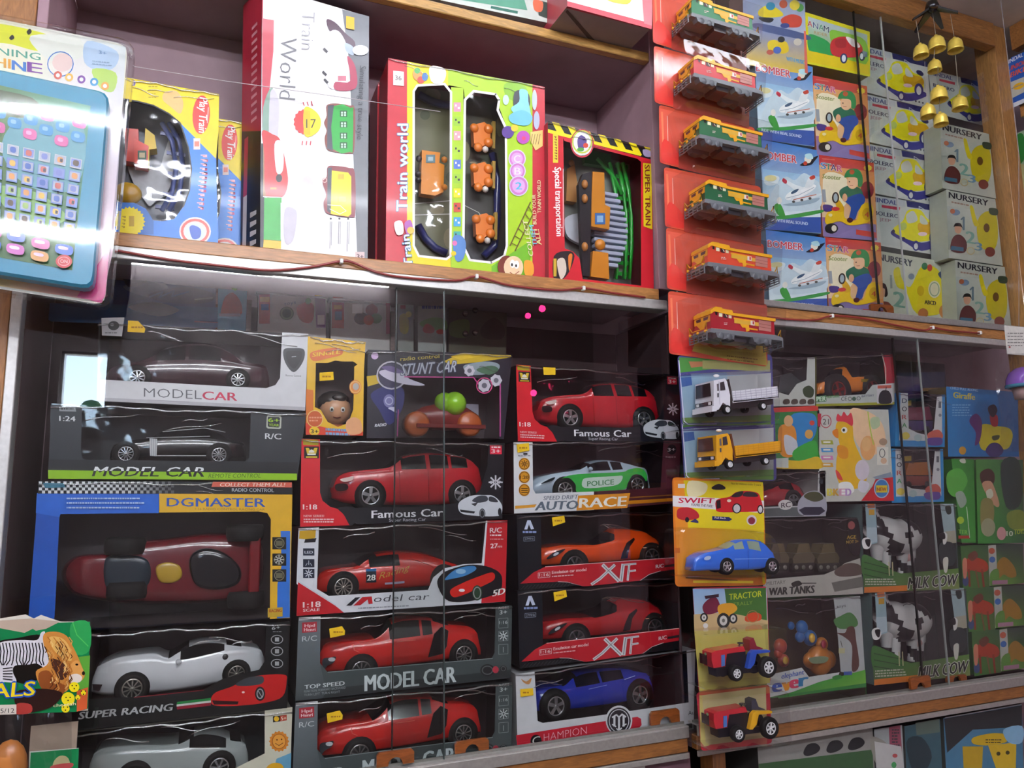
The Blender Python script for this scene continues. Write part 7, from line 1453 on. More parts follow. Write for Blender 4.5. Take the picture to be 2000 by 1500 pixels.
# white tipper truck box
b = WB('white window box with rows of small printed trucks, behind the white truck card', (1430, 696, 1592, 698, 1592, 792, 1430, 794), side='#9a9c94', inner='#4a4c50', d=.1)
a = b.a; a.pg('#b8bab4', 1500, 760, 1540, 772, 1556, 750, 1575, 742, 1577, 698, 1592, 698, 1592, 792, 1500, 794); a.bl('#34442c', 1568, 760, 1580, 753, 1590, 762, 1586, 776, 1572, 774)
for x in (1536, 1552, 1568, 1584): a.bl('#4a4038', x-7, 786, x-4, 780, x+5, 780, x+6, 788, x-4, 790)
b.done()
t = thing('toy_tipper', 'grey toy tipper in the white truck box beside the orange jeep', 'toy truck', tuple(at(1545, 775, .07)))
m = MB(); m.pprism((1520, 765, 1524, 735, 1545, 728, 1568, 748, 1560, 770, 1530, 780), .06, .11, '#4a4e50'); m.build('body', t)
for px in (1530, 1556): m = MB(); q = at(px, 774, .058); m.lathe(q, 'y', [(.0001, 0), (.009, 0), (.01, .01), (.0001, .01)], '#1a1a1a', 'rubber', 14); m.build('wheel', t)
# green box with a child in orange
def boy(a):
    a.pg('#2f7a3c', 1480, 802, 1600, 800, 1600, 918, 1490, 912); a.pg('#c83c34', 1500, 797, 1598, 792, 1598, 802, 1500, 806); a.bl('#2a80c0', 1545, 812, 1575, 806, 1594, 815, 1592, 850, 1565, 880, 1552, 850); a.bl('#d88830', 1520, 840, 1535, 828, 1552, 835, 1556, 862, 1552, 890, 1525, 888); a.el('#d8a878', 1540, 822, 9, 11); a.bl('#c8c8d0', 1532, 850, 1555, 860, 1556, 884, 1536, 886); a.bl('#38a03c', 1550, 880, 1590, 860, 1598, 880, 1598, 900, 1556, 900); a.bl('#e0b828', 1500, 895, 1560, 900, 1598, 892, 1600, 918, 1500, 912); a.el('#d8a050', 1580, 848, 8, 9); a.el('#c84838', 1586, 826, 5); a.pg('#c0c4c0', 1500, 896, 1540, 894, 1540, 914, 1500, 912)
solid('green box with a child in orange beside the hen box', (1480, 801, 1594, 799, 1597, 916, 1490, 912), '#2f7a3c', boy, side='#7a2a28')
# two small car boxes
def gors(label, q, toy, side='#2878b4'):
    b = WB(label, q, .03, .08, side=side, inner='#3c3038'); a = b.a; (x0, y0), (x1, y1), (x2, y2), (x3, y3) = b.q
    a.pg('#2c84c0', x0, y0, x0+8, y0, x3+8, y3, x3, y3); a.pg('#c4c4c4', x0+8, y0+1, x0+22, y0+1, x0+24, y0+70, x0+40, y0+78, x1-32, y1+80, x1-22, y1+66, x1-16, y1+4, x1, y1+2, x2, y2-10, x3+8, y3-10); a.pg('#2c84c0', x3, y3-12, x2, y2-12, x2, y2, x3, y3); a.pg('#2c84c0', x1-6, y1, x1, y1, x2, y2, x2-5, y2)
    for k, (ch, c) in enumerate((('D', '#4a4a58'), ('O', '#30303a'), ('R', '#b84a40'), ('A', '#3a8a50'))): a.tx(ch, x0+11, y0+20+k*16, x0+20, y0+20+k*16, 9, c, .03)
    a.el('#d8c050', x0+18, y0+84, 8, 7); a.el('#a8b8b8', x0+42, y0+88, 8, 7); a.bl('#b85848', x1-34, y1+76, x1-14, y1+68, x1-4, y1+80, x1-12, y1+90, x1-30, y1+90); a.bl('#5a4088', x1-36, y1+86, x1-8, y1+84, x1-8, y1+98, x1-32, y1+98); a.rc('#5a5a60', x1-13, y1+14, x1-8, y1+26); a.el('#7a7a80', x1-10, y1+40, 3)
    b.done(); return b
gors('blue edged window box of a purple toy car, beside the hen box', (1751, 767, 1846, 771, 1845, 873, 1748, 872), 0)
gors('blue edged window box of an orange toy truck, under the purple car box', (1741, 876, 1842, 877, 1844, 980, 1742, 982), 0)
for lab, cols, y_ in (('purple and maroon toy car in the upper blue edged box', ('#7a2c44', '#3a2a6a', '#b89828'), 780), ('orange and brown toy truck in the lower blue edged box', ('#b86a24', '#8a3a28', '#c8a828'), 888)):
    t = thing('toy_car', lab, 'toy car', tuple(at(1798, y_+60, .06)))
    m = MB(); m.pprism((1768, y_+40, 1775, y_+16, 1815, y_+14, 1822, y_+40), .055, .09, cols[0], 'gloss'); m.build('cab', t)
    m = MB(); m.pprism((1766, y_+42, 1822, y_+42, 1822, y_+60, 1766, y_+60), .052, .092, cols[1]); m.build('base', t)
    m = MB(); m.pprism((1766, y_+4, 1780, y_+2, 1780, y_+12, 1766, y_+13), .06, .08, cols[2]); m.build('roof_light', t)
    for px in (1776, 1812): m = MB(); q = at(px, y_+58, .05); m.lathe(q, 'y', [(.0001, 0), (.007, 0), (.008, .01), (.0001, .01)], '#1a1a1a', 'rubber', 14); m.build('wheel', t)
# giraffe box
def giraffe(a):
    a.pg(['#2a7ab8', '#225e94', '#1f5890', '#2478b4'], 1848, 755, 1988, 766, 1990, 892, 1852, 892); a.tx('Giraffe', 1862, 777, 1904, 781, 12, '#d0b828', .03); a.tx('CHILD PULL ALONG', 1856, 760, 1910, 765, 5, '#98b8d8', .03); a.lines('#7aa8d0', 1860, 790, 1896, 5, 5, 2)
    a.bl('#c4b41c', 1910, 840, 1922, 828, 1945, 832, 1970, 836, 1978, 850, 1972, 872, 1960, 878, 1950, 868, 1935, 868, 1925, 880, 1914, 872); a.bl('#3a3060', 1925, 880, 1935, 866, 1950, 866, 1960, 880, 1950, 892, 1935, 892); a.bl('#a83038', 1934, 808, 1948, 812, 1948, 832, 1936, 830); a.bl('#2a2030', 1930, 795, 1942, 790, 1948, 802, 1940, 815, 1932, 808); a.bl('#5a2a68', 1896, 815, 1908, 808, 1918, 825, 1914, 860, 1904, 870, 1906, 845, 1894, 826); a.el('#c89020', 1880, 880, 7, 8); a.bl('#3a4020', 1938, 852, 1952, 850, 1950, 858, 1940, 860)
solid('blue box with a printed yellow giraffe toy', (1849, 755, 1988, 766, 1990, 892, 1853, 892), '#2a7ab8', giraffe, side='#5a4a28')
# green dinosaur boxes
def green1(a):
    a.pg(['#3a8a34', '#2f7a2c', '#3c9434', '#3f8a3c'], 1858, 896, 1902, 897, 1906, 1060, 1878, 1060); a.bl('#56a840', 1850, 925, 1875, 915, 1890, 940, 1870, 970, 1852, 960); a.bl('#98a898', 1866, 965, 1880, 960, 1888, 980, 1876, 992); a.el('#a8c828', 1876, 1016, 7); a.tx('TER', 1872, 1042, 1890, 1044, 8, '#88c850', .03); a.rc('#a83828', 1872, 1046, 1894, 1052); a.bl('#d8d8c8', 1874, 898, 1884, 896, 1886, 904, 1878, 904); a.ln('#c8d8c0', 1.5, 1888, 990, 1894, 1050)
solid('narrow green box beside the lower blue edged box', (1858, 896, 1902, 897, 1906, 1060, 1878, 1060), '#3a8a34', green1, side='#2c6a28')
def green2(a):
    a.pg(['#4a8a3c', '#3a5a44', '#34603c', '#3f9038'], 1906, 897, 1998, 898, 2000, 1060, 1910, 1062); a.bl('#4a2c20', 1914, 925, 1930, 915, 1942, 925, 1940, 945, 1920, 948); a.bl('#c09070', 1918, 945, 1935, 940, 1945, 960, 1952, 985, 1946, 990, 1932, 975); a.bl('#c8c8b0', 1926, 960, 1936, 955, 1940, 968, 1930, 975); a.bl('#8a8048', 1916, 980, 1936, 975, 1942, 1000, 1936, 1030, 1918, 1040); a.el('#9a9878', 1930, 1030, 14, 18); a.bl('#7a8838', 1968, 1002, 1998, 998, 2000, 1035, 1972, 1030); a.el('#c89090', 1956, 1042, 9, 13); a.tx('10', 1966, 1047, 1978, 1047, 10, '#d8dcc8', .03); a.tx('TOYS', 1981, 1044, 2002, 1042, 10, '#a8b838', .04); a.bl('#2a3c38', 1955, 905, 1990, 900, 1995, 980, 1965, 990)
solid('wide green box with a printed monkey next to the narrow green one', (1909, 897, 1998, 898, 2001, 1060, 1912, 1062), '#3f8038', green2, side='#2c6a28')
# red sports car in a white edged box
b = WB('white edged window box with a printed silver car, behind the hatchback card', (1430, 926, 1612, 919, 1613, 1008, 1430, 1012), side='#5a5c5c', inner='#3a4430', d=.1)
a = b.a; a.pg('#b4b4b4', 1430, 992, 1560, 988, 1590, 970, 1597, 958, 1598, 920, 1612, 919, 1613, 1008, 1430, 1012); a.pg('#5a6060', 1430, 996, 1570, 990, 1570, 1008, 1430, 1010)
a.bl('#a8a8b4', 1558, 985, 1566, 970, 1580, 960, 1600, 960, 1613, 975, 1613, 1002, 1590, 1008, 1562, 1004); a.bl('#4a4c30', 1570, 970, 1582, 961, 1600, 962, 1608, 974, 1590, 980); a.pg('#28283a', 1560, 996, 1572, 990, 1604, 990, 1612, 998, 1600, 1006, 1570, 1006); a.el('#d0ccc8', 1534, 986, 14, 10); a.tx('RC', 1526, 992, 1544, 990, 10, '#4a3a40', .03); a.tx('60', 1600, 945, 1608, 945, 9, '#3a4048', .02)
b.done()
car('red toy sports car behind the hatchback card', (1490, 985, 1493, 965, 1510, 955, 1530, 945, 1550, 940, 1570, 948, 1580, 962, 1582, 980), (1490, 968, 1530, 955, 1582, 966), (1490, 990, 1540, 988, 1582, 984), .05, .075, '#a8202a', [(1550, 978, 15)], wins=((1528, 1556),), glass=((1512, 1530), (1562, 1574)), spokes=5)
# war tank box
b = WB('grey window box of small war tanks', (1488, 1014, 1674, 1010, 1686, 1160, 1490, 1168), side='#4a4844', inner='#484238', d=.1)
a = b.a; a.pg('#a8a49c', 1490, 1132, 1610, 1122, 1634, 1112, 1650, 1100, 1680, 1090, 1686, 1160, 1490, 1168); a.pg('#6a6862', 1624, 1138, 1684, 1126, 1686, 1146, 1630, 1156); a.bl('#5a4a44', 1630, 1115, 1655, 1100, 1680, 1104, 1682, 1122, 1640, 1126)
a.tx('MILITARY', 1497, 1143, 1534, 1140, 7, '#5a5650', .01); a.tx('WAR TANKS', 1502, 1163, 1590, 1158, 15, '#2a2824', .05, .05); a.bl('#2a2824', 1546, 1139, 1560, 1134, 1566, 1142, 1550, 1146); a.ln('#2a2824', 1.6, 1564, 1139, 1594, 1139)
a.bl('#1a1618', 1655, 1020, 1676, 1016, 1680, 1080, 1660, 1076); a.el('#8a4a48', 1663, 1026, 7, 8); a.tx('AGE', 1654, 1053, 1672, 1052, 7, '#a88a30', .03); a.tx('NOT 3+', 1653, 1062, 1677, 1060, 6, '#a88a30', .02)
b.done()
for i, (px, py) in enumerate(((1520, 1085), (1570, 1085), (1618, 1085))):
    y = .06; t = thing('toy_tank', ('olive toy tank nearest to the hatchback card', 'olive toy tank in the middle of the tank box', 'olive toy tank farthest from the hatchback card')[i], 'toy tank', tuple(at(px, py+32, y)), 'olive toy tanks')
    m = MB(); m.pprism((px-22, py+6, px-16, py-4, px+16, py-6, px+22, py+4, px+20, py+14, px-20, py+16), y, y+.045, '#5a5034'); m.build('hull', t)
    m = MB(); m.pprism((px-14, py-4, px-10, py-22, px+10, py-24, px+14, py-6), y+.006, y+.038, '#6a5c3c'); m.build('turret', t)
    m = MB(); q = at(px-8, py-12, y+.02); m.tube([q, q+Vector((-.02, -.012, .003))], .0025, '#4a4028'); m.build('gun', t)
    m = MB(); m.pprism((px-23, py+16, px+22, py+14, px+18, py+30, px-19, py+32), y-.003, y+.01, '#2c2820', 'rubber'); m.build('track', t)
    for k in range(3): m = MB(); q = at(px-14+k*14, py+23, y-.004); m.lathe(q, 'y', [(.0001, 0), (.0045, 0), (.0052, .004)], '#7a7468', 'plastic', 12); m.build('road_wheel', t)
# milk cow boxes
def cow_box(label, q, fl=None):
    b = WB(label, q, .03, .11, side='#5a6a6a', inner='#3a4442', floor=fl); a = b.a
    a.pg('#8aa4ac', 1690, 985, 1710, 984, 1714, 1060, 1694, 1066); a.pg('#c06a38', 1694, 984, 1708, 984, 1709, 992, 1695, 993); a.rc('#b88a28', 1697, 995, 1708, 1006); a.pg('#a8b8c0', 1692, 1030, 1712, 1030, 1713, 1058, 1694, 1062)
    a.pg('#98acb0', 1836, 984, 1862, 984, 1868, 1056, 1846, 1058); a.bl('#28302c', 1846, 990, 1856, 988, 1858, 1002, 1850, 1004); a.pg('#a8a490', 1846, 1038, 1866, 1036, 1868, 1060, 1848, 1062)
    a.pg(['#4a7038', '#5a8038', '#7a8a4a', '#3c5c30'], 1684, 1096, 1760, 1120, 1872, 1110, 1874, 1150, 1688, 1158); a.bl('#3c6a34', 1684, 1085, 1710, 1092, 1740, 1110, 1742, 1130, 1690, 1132)
    for k in range(3): a.ln('#203820', 1.5, 1688, 1098+k*12, 1742, 1112+k*11)
    for x in (1736, 1743): a.ln('#b8b088', 2, x, 1098, x+1, 1124)
    a.bl('#e0e0dc', 1684, 1054, 1696, 1050, 1702, 1062, 1696, 1072, 1686, 1070); a.bl('#1c1a1c', 1690, 1054, 1700, 1054, 1698, 1068, 1692, 1064)
    a.bl('#2a3434', 1834, 1066, 1846, 1058, 1862, 1062, 1868, 1085, 1860, 1105, 1838, 1100); a.bl('#d8d8d4', 1842, 1040, 1850, 1044, 1848, 1060, 1842, 1062); a.bl('#18181a', 1832, 1044, 1844, 1040, 1846, 1052, 1836, 1052)
    a.bl('#c8c8bc', 1842, 1092, 1852, 1090, 1850, 1116, 1844, 1116)
    a.tx('MILK COW', 1773, 1150, 1868, 1143, 22, '#181a18', .06, .15, oc='#d0d0c4', ob=.06); a.lines('#b8b8a8', 1690, 1130, 1758, 3, 5, 2.5); a.pg('#c8702c', 1688, 1147, 1772, 1143, 1772, 1154, 1688, 1158)
    b.done(); return b.t
def toy_cow(label):
    y = .06; t = thing('toy_cow', label, 'toy cow', tuple(at(1775, 1118, y+.03)))
    V, Fs, C_ = [], [], []
    def P(px, py, dy): return at(1688+(px-1688)*.7, py, y+.022)+Vector((0, dy, 0))
    m = MB()
    def blob(path):
        n = 20; P2 = smooth([c for q in path for c in q[:2]], 4, False); R2 = smooth([c for q in path for c in q[2:]], 4, False); N = len(P2)//2; base = len(m.v); V = []
        for i in range(N):
            c = P(P2[2*i], P2[2*i+1], 0); a, b = max(i-1, 0), min(i+1, N-1); d = (P(P2[2*b], P2[2*b+1], 0)-P(P2[2*a], P2[2*a+1], 0)).normalized(); s_ = Vector((-d.z, 0, d.x))
            for j in range(n): a_ = 2*math.pi*j/n; V.append(c+s_*(R2[2*i]*.00078*math.cos(a_))+Vector((0, R2[2*i+1]*.00078*math.sin(a_), 0)))
        m.v += [tuple(v) for v in V]
        for f in [(i*n+j, i*n+(j+1) % n, (i+1)*n+(j+1) % n, (i+1)*n+j) for i in range(N-1) for j in range(n)]+[tuple(range(n)), tuple(range((N-1)*n, N*n))]:
            c = sum((V[q] for q in f), Vector())/len(f); h = math.sin(c.x*62+1.2)*math.sin(c.z*58+.4)+.45*math.sin(c.x*110+c.z*90)
            m.f.append(tuple(base+q for q in f)); m.k.append('plastic'); m.s.append(True); m.c.append(lin('#17161a' if h > .2 else '#d6d4d2'))
    blob([(1700, 1040, 20, 20), (1712, 1036, 40, 34), (1738, 1042, 50, 40), (1770, 1050, 52, 40), (1800, 1046, 50, 40), (1820, 1040, 38, 34), (1830, 1036, 14, 14)])
    for x, z in ((1722, 0), (1746, 2), (1792, 0), (1812, 2)): blob([(x, 1062, 22, 20), (x+1, 1084, 17, 15), (x+2, 1104, 13, 12), (x+2, 1124, 13, 13)])
    blob([(1722, 1034, 28, 26), (1708, 1010, 22, 22), (1702, 998, 20, 20)]); blob([(1706, 994, 20, 19), (1702, 1006, 20, 19), (1704, 1026, 13, 14)])
    m.build('body', t)
    for x, dy in ((1697, -.02), (1712, .02)): m = MB(); q = P(x, 996, dy); m.ball(q, .007, '#d6c0b8', 'plastic', 8, (1.2, 1, .6)); m.build('ear', t)
    m = MB(); q = P(1806, 1088, 0); m.ball(q, .013, '#d8a8a0', 'plastic', 10, (1, 1, .8)); m.build('udder', t)
    m = MB(); m.tube([P(1830, 1034, 0), P(1835, 1050, .004), P(1834, 1090, .004)], .0018, '#d6d4d2'); m.build('tail', t)
    return t
cq = (1683, 984, 1866, 984, 1874, 1150, 1687, 1158)
c1_ = cow_box('milk cow window box, upper of two beside the war tank box', cq); k1 = toy_cow('black and white toy cow in the upper milk cow box')
dz = (at(1687, 1158, .03).z-at(1683, 984, .03).z)-.0015; dxx = .007
# the lower one stands on the cabinet floor
low = min(v.co.z for v in kids(c1_)[0].data.vertices)+world_of(c1_).z
dz = max(dz, 1.1312-low)
copy_thing(c1_, (dxx, 0, dz), 'milk cow window box, lower of two, behind the finger pulls'); copy_thing(k1, (dxx, 0, dz), 'black and white toy cow in the lower milk cow box')
# elephant toy box
b = WB('box with colourful plastic elephant toys and a green printed lawn', (1494, 1170, 1680, 1164, 1692, 1340, 1498, 1366), side='#3a7a3a', inner='#54432c', floor=FL, d=.11)
a = b.a
a.pg('#a8acac', 1628, 1168, 1680, 1164, 1690, 1320, 1642, 1312, 1636, 1240); a.bl('#4a7a44', 1628, 1212, 1640, 1204, 1660, 1196, 1674, 1210, 1672, 1224, 1640, 1228); a.bl('#5a3a34', 1656, 1225, 1668, 1225, 1672, 1250, 1678, 1300, 1664, 1310, 1664, 1262, 1650, 1245, 1634, 1236, 1650, 1236); a.ln('#5a5650', 1.5, 1642, 1252, 1645, 1264); a.rc('#b8b488', 1638, 1266, 1650, 1276); a.tx('toys', 1634, 1188, 1652, 1185, 6, '#4a4a4a')
a.pg('#c0c2c0', 1498, 1320, 1520, 1314, 1566, 1304, 1580, 1322, 1640, 1313, 1636, 1322, 1580, 1344, 1512, 1366-6, 1498, 1364); a.pg(['#3a9038', '#58a838', '#78b040', '#2f8034'], 1520, 1362, 1600, 1332, 1690, 1308, 1692, 1340, 1520, 1364); a.pg('#2a7a38', 1500, 1362, 1692, 1334, 1692, 1342, 1500, 1370-6)
for ch, x, y_, c in (('e', 1510, 1352, '#3050a8'), ('v', 1529, 1350, '#d88a28'), ('e', 1544, 1345, '#c83858'), ('r', 1562, 1341, '#2878a8')): a.tx(ch, x, y_, x+15, y_-2, 26, c, .08)
a.tx('elephant', 1526, 1326, 1570, 1317, 10, '#3858a8', .02, .1); a.rc('#3a58a0', 1648, 1312, 1664, 1319, -.05); a.bl('#38803c', 1626, 1322, 1640, 1318, 1645, 1324, 1630, 1328)
b.done()
for lab, col, sh in (('blue plastic elephant toy in the elephant box', '#2c68a8', ((1566, 1225, 14), (1582, 1246, 16), (1562, 1244, 11), (1545, 1222, 8))), ('orange plastic toy with a grin in the elephant box', '#c8782c', ((1600, 1290, 30), (1605, 1258, 14), (1582, 1290, 16), (1618, 1288, 18))), ('red and orange plastic toy beside the blue elephant', '#c04830', ((1524, 1262, 15), (1530, 1290, 13), (1520, 1276, 10)))):
    t = thing('toy_elephant', lab, 'toy', tuple(at(sh[0][0], sh[0][1]+20, .08))); m = MB()
    for x, y_, r_ in sh: m.ball(at(x, y_, .075), r_*.001, col, 'plastic', 16, (1, .7, 1))
    m.build('body', t)
    m = MB(); q = at(sh[1][0]+4, sh[1][1], .058); m.ball(q, sh[1][2]*.0006, '#d8a838' if col != '#c8782c' else '#a83048', 'plastic', 12, (.8, .4, 1)); m.build('ear', t)
    if col == '#c8782c': m = MB(); Art(m, .048).bl('#7a8a68', 1580, 1286, 1600, 1282, 1618, 1284, 1612, 1294, 1588, 1296); m.build('grin', t)
# boxes of single animals
def deer(a):
    a.pg(['#3f6a34', '#3a5a3a', '#4a6a30', '#3f7a34'], 1876, 1066, 1930, 1064, 1934, 1155, 1882, 1158); a.bl('#a83a20', 1882, 1098, 1900, 1088, 1925, 1096, 1930, 1112, 1918, 1118, 1898, 1114, 1888, 1116); a.ln('#8a3018', 4, 1892, 1112, 1894, 1145); a.ln('#8a3018', 4, 1918, 1112, 1922, 1150); a.ln('#7a5030', 3, 1906, 1114, 1912, 1148); a.bl('#6a3828', 1890, 1085, 1904, 1076, 1910, 1086, 1898, 1096); a.el('#384a78', 1886, 1135, 6, 10); a.bl('#c87a60', 1880, 1095, 1888, 1092, 1888, 1125, 1882, 1128)
def lion(a):
    a.pg('#b0b0a8', 1928, 1066, 1945, 1064, 1950, 1150, 1934, 1154); a.el('#b85a40', 1937, 1076, 6, 6); a.el('#3a68a8', 1938, 1093, 6, 6); a.pg(['#38463c', '#3a4440', '#4a7034', '#6a9a38'], 1945, 1064, 1998, 1062, 2000, 1146, 1950, 1150); a.bl('#9a7028', 1948, 1100, 1962, 1088, 1980, 1105, 1985, 1125, 1972, 1128, 1960, 1122, 1950, 1130); a.bl('#5a8a38', 1934, 1120, 1950, 1112, 1950, 1150, 1936, 1152); a.rc('#a87890', 1938, 1134, 1968, 1142, -.05)
pr = None
for i, (q1, q2) in enumerate((((1876, 1066, 1928, 1064, 1932, 1146, 1881, 1149), (1930, 1064, 1998, 1062, 2001, 1138, 1935, 1144)),)):
    d_ = solid('small green box with a printed red deer, topmost of its pile', q1, '#3f6a34', deer, side='#2c4a28', d=.07); l_ = solid('small green box with a printed lion, topmost beside the deer boxes', q2, '#4a6a34', lion, side='#2c4a28', d=.07)
st = at(1880, 1066, .03).z-at(1881, 1149, .03).z+.001
for k, w_ in ((1, 'second of its pile'), (2, 'lowest of its pile')):
    copy_thing(d_, (.004*k, 0, -st*k), 'small green box with a printed red deer, '+w_); copy_thing(l_, (.004*k, 0, -st*k), 'small green box with a printed lion, '+w_)
# dull plastic sheet at the top of the case
m = MB(); V = [at(1740+i*16, 672+j*18, .05+.012*math.sin(i*1.9)*math.cos(j*1.3)) for i in range(11) for j in range(6)]
m.add(V, [(i*6+j, i*6+j+1, (i+1)*6+j+1, (i+1)*6+j) for i in range(10) for j in range(5)], '#fff', 'bag'); tag(m.build('plastic_bag'), 'crumpled clear plastic bag above the blue edged boxes', 'bag')
solid('dim dark blue box behind the crumpled plastic bag', (1750, 728, 1846, 726, 1846, 764, 1750, 764), '#24304a', lambda a: (a.pg('#8a6a30', 1800, 758, 1846, 757, 1846, 764, 1800, 764), a.bl('#3a3a58', 1756, 740, 1790, 735, 1800, 755, 1760, 758)), y=.08, d=.06)
# ---------------------------------------------------------------- cable, end wall, lower cabinet
def cable(label, pts, clips):
    P = smooth([c for p in pts for c in p], 5, False); t = thing('cable', label, 'cable', tuple(at(*pts[0], -.006)))
    m = MB(); m.tube([at(P[i], P[i+1], -.0065) for i in range(0, len(P), 2)], .0021, '#8a2f2c', 'plastic', 6); m.build('wire', t)
    for px, py in clips:
        m = MB(); q = at(px, py, -.0075); m.box((q.x-.0028, -.0105, q.z-.004), (q.x+.0028, -.0012, q.z+.004), '#e8e8e4', 'plastic', .001); m.build('clip', t)
cable('red brown cable clipped along the middle shelf below the train set boxes', [(225, 489), (330, 507), (450, 521), (530, 528), (610, 521), (665, 510), (690, 513), (733, 531), (790, 542), (890, 548), (931, 540), (993, 557), (1087, 567), (1140, 563), (1195, 572), (1260, 581)], [(667, 510), (931, 540), (1140, 563)])
cable('red brown cable clipped below the counting boxes', [(1375, 598), (1450, 612), (1532, 623), (1590, 625), (1626, 617), (1685, 622), (1749, 635), (1803, 645), (1822, 640), (1856, 646), (1915, 651)], [(1626, 617), (1822, 640), (1915, 650)])
# shelves on the end wall
XW = 1.895
t = thing('end_wall_shelf', 'wood edged shelf on the end wall beyond the corner post', 'shelf', (2.02, -.5, 2.45))
zs = atx(1957, 224, XW).z
m = MB(); m.box((XW+.012, -1.0, zs-.02), (XR-.001, -.012, zs-.001), '#6a5058', 'wall'); m.build('board', t)
m = MB(); m.box((XW, -1.0, zs-.03), (XW+.012, -.012, zs-.001), '#a5713f', 'wood'); m.build('lip', t)
t = thing('end_wall_beam', 'wood beam along the top of the end wall shelves', 'beam', (XW, -.5, 2.68)); m = MB(); m.box((XW-.004, -1.1, 2.674), (XW+.02, -.012, CEIL-.001), '#a5713f', 'wood'); m.build('beam', t)
def xbox(label, q, front, deco, d=.1, side='#888888', x=XW-.012, floor=None):
    P = [atx(q[i], q[i+1], x) for i in range(0, 8, 2)]
    if floor:
        P[2].z = P[3].z = floor
        for p in P: p.y = min(p.y, -.0125)
    t = thing('toy_box', label, 'toy box', (x+d/2, (P[0].y+P[1].y)/2, min(P[2].z, P[3].z))); m = MB(); B = [p+Vector((d, 0, 0)) for p in P]
    for i in range(4): j = (i+1) % 4; m.face([P[i], P[j], B[j], B[i]], side)
    m.face(P, front); m.face(B, side); m.build('carton', t)
    m = MB(); deco(Art(m, 0, plane=lambda px, py, l: atx(px, py, x-.0004-l))); m.build('front_panel', t)
def hb(a):
    a.pg('#2458b0', 1940, 133, 2020, 96, 2020, 190, 1955, 218); a.pg('#d0d8e4', 1951, 213, 2020, 184, 2020, 192, 1954, 221); a.tx('HINDAL', 1963, 128, 1998, 110, 8, '#d8dce8', .03); a.tx('JUNIOR', 1964, 142, 2004, 124, 9, '#c84838', .04, .2); a.tx('BIKE', 1973, 152, 2004, 138, 10, '#d85a48', .05, .2); a.bl('#3878c8', 1940, 140, 1960, 130, 1964, 150, 1946, 162); a.pg('#b8b8b0', 1960, 166, 2000, 150, 2000, 180, 1965, 198); a.el('#d8a820', 1990, 168, 12, 6, rot=-.4); a.ln('#8a8a84', 1.5, 1964, 178, 1998, 164)
xbox('blue box on the end wall shelf, tilted against the corner post', (1940, 131, 2020, 93, 2020, 195, 1956, 222), '#2458b0', hb, floor=zs+.0005)
xbox('pale green box under the end wall shelf', (1982, 262, 2030, 240, 2035, 480, 1990, 470), '#a8b89a', lambda a: (a.bl('#3a8a40', 1984, 270, 1998, 262, 2004, 300, 1990, 320), a.bl('#c8c088', 1986, 330, 2004, 325, 2006, 380, 1992, 390), a.bl('#3a8a3c', 1988, 400, 2010, 400, 2012, 440, 1990, 440)), x=1.94)
t = thing('end_wall_shelf', 'lower shelf on the end wall under the pale green box', 'shelf', (2.02, -.5, 1.9)); zz = atx(1990, 470, 1.94).z
m = MB(); m.box((XW+.012, -1.0, zz-.03), (XR-.001, -.012, zz-.001), '#6a5058', 'wall'); m.build('board', t)
# bag with a purple toy hanging at the end of the case
yb = -.14
t = thing('hanging_bag', 'clear hanging bag with a purple domed toy and a white paper tag', 'toy bag', tuple(at(1985, 880, yb)))
m = MB(); V = [at(1950+i*12-6*math.sin(j*.8), 690+j*24, yb-.012+.008*math.sin(i*1.4+j)) for i in range(7) for j in range(9)]
m.add(V, [(i*9+j, i*9+j+1, (i+1)*9+j+1, (i+1)*9+j) for i in range(6) for j in range(8)], '#fff', 'bag'); m.build('clear_bag', t)
m = MB(); m.box((at(1962, 640, yb).x, yb-.001, at(1962, 691, yb).z), (at(2030, 640, yb).x, yb+.001, at(1965, 636, yb).z), '#d8d6d0', 'matt'); a = Art(m, yb-.0015); a.lines('#8a8884', 1968, 650, 2000, 5, 6, 2); a.el('#a84a48', 1972, 678, 2); m.build('paper_tag', t)
m = MB(); m.tube([at(1990, 640, yb), at(1990, 300, yb), (at(1990, 300, yb).x, yb, CEIL)], .0008, '#8a8890', 'plastic', 4); m.build('cord', t)
o = thing('toy_dome', 'purple domed toy with a teal rim inside the hanging bag', 'toy', tuple(at(1995, 755, yb+.01)))
m = MB(); q = at(2000, 752, yb+.02); m.lathe(q, 'z', [(.034, 0), (.033, .012), (.027, .026), (.015, .036), (.0001, .04)], '#8a5ac0', 'gloss', 22); m.build('dome', o)
m = MB(); m.lathe(q, 'z', [(.03, -.006), (.0355, -.005), (.0355, .001), (.03, .001)], '#3a88a8', 'gloss', 22); m.build('rim', o)
m = MB(); m.lathe(q, 'z', [(.0001, -.03), (.02, -.03), (.024, -.006), (.0001, -.006)], '#b89a98', 'plastic', 16); m.build('base', o)
# cabinets under the bottom shelf
m = MB(); m.box((X0, .03, .0), (.84, .045, 1.0915), '#7a5a66', 'wall'); tag(m.build('cabinet_front'), 'mauve cabinet front under the car case', 'cabinet')
m = MB(); q = at(1236, 1493, .028); m.box((q.x-.022, .027, q.z-.06), (q.x+.024, .0295, q.z), '#e4e4e2', 'card'); tag(m.build('paper_notice'), 'small white paper stuck under the bottom shelf', 'paper')
t = thing('low_shelf', 'shelf in the cabinet under the milk cow boxes', 'shelf', (1.35, .1, .8)); m = MB(); m.box((.9, .005, .80), (X3-.001, YB-.002, .82), '#6a5258', 'wall'); m.build('board', t)
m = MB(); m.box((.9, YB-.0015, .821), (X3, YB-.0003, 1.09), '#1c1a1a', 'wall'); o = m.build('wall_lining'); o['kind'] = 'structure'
def lowbox(label, q, front, deco, y=.03, d=.13): return solid(label, q, front, deco, y, d, side='#4a4a48', floor=.8205)
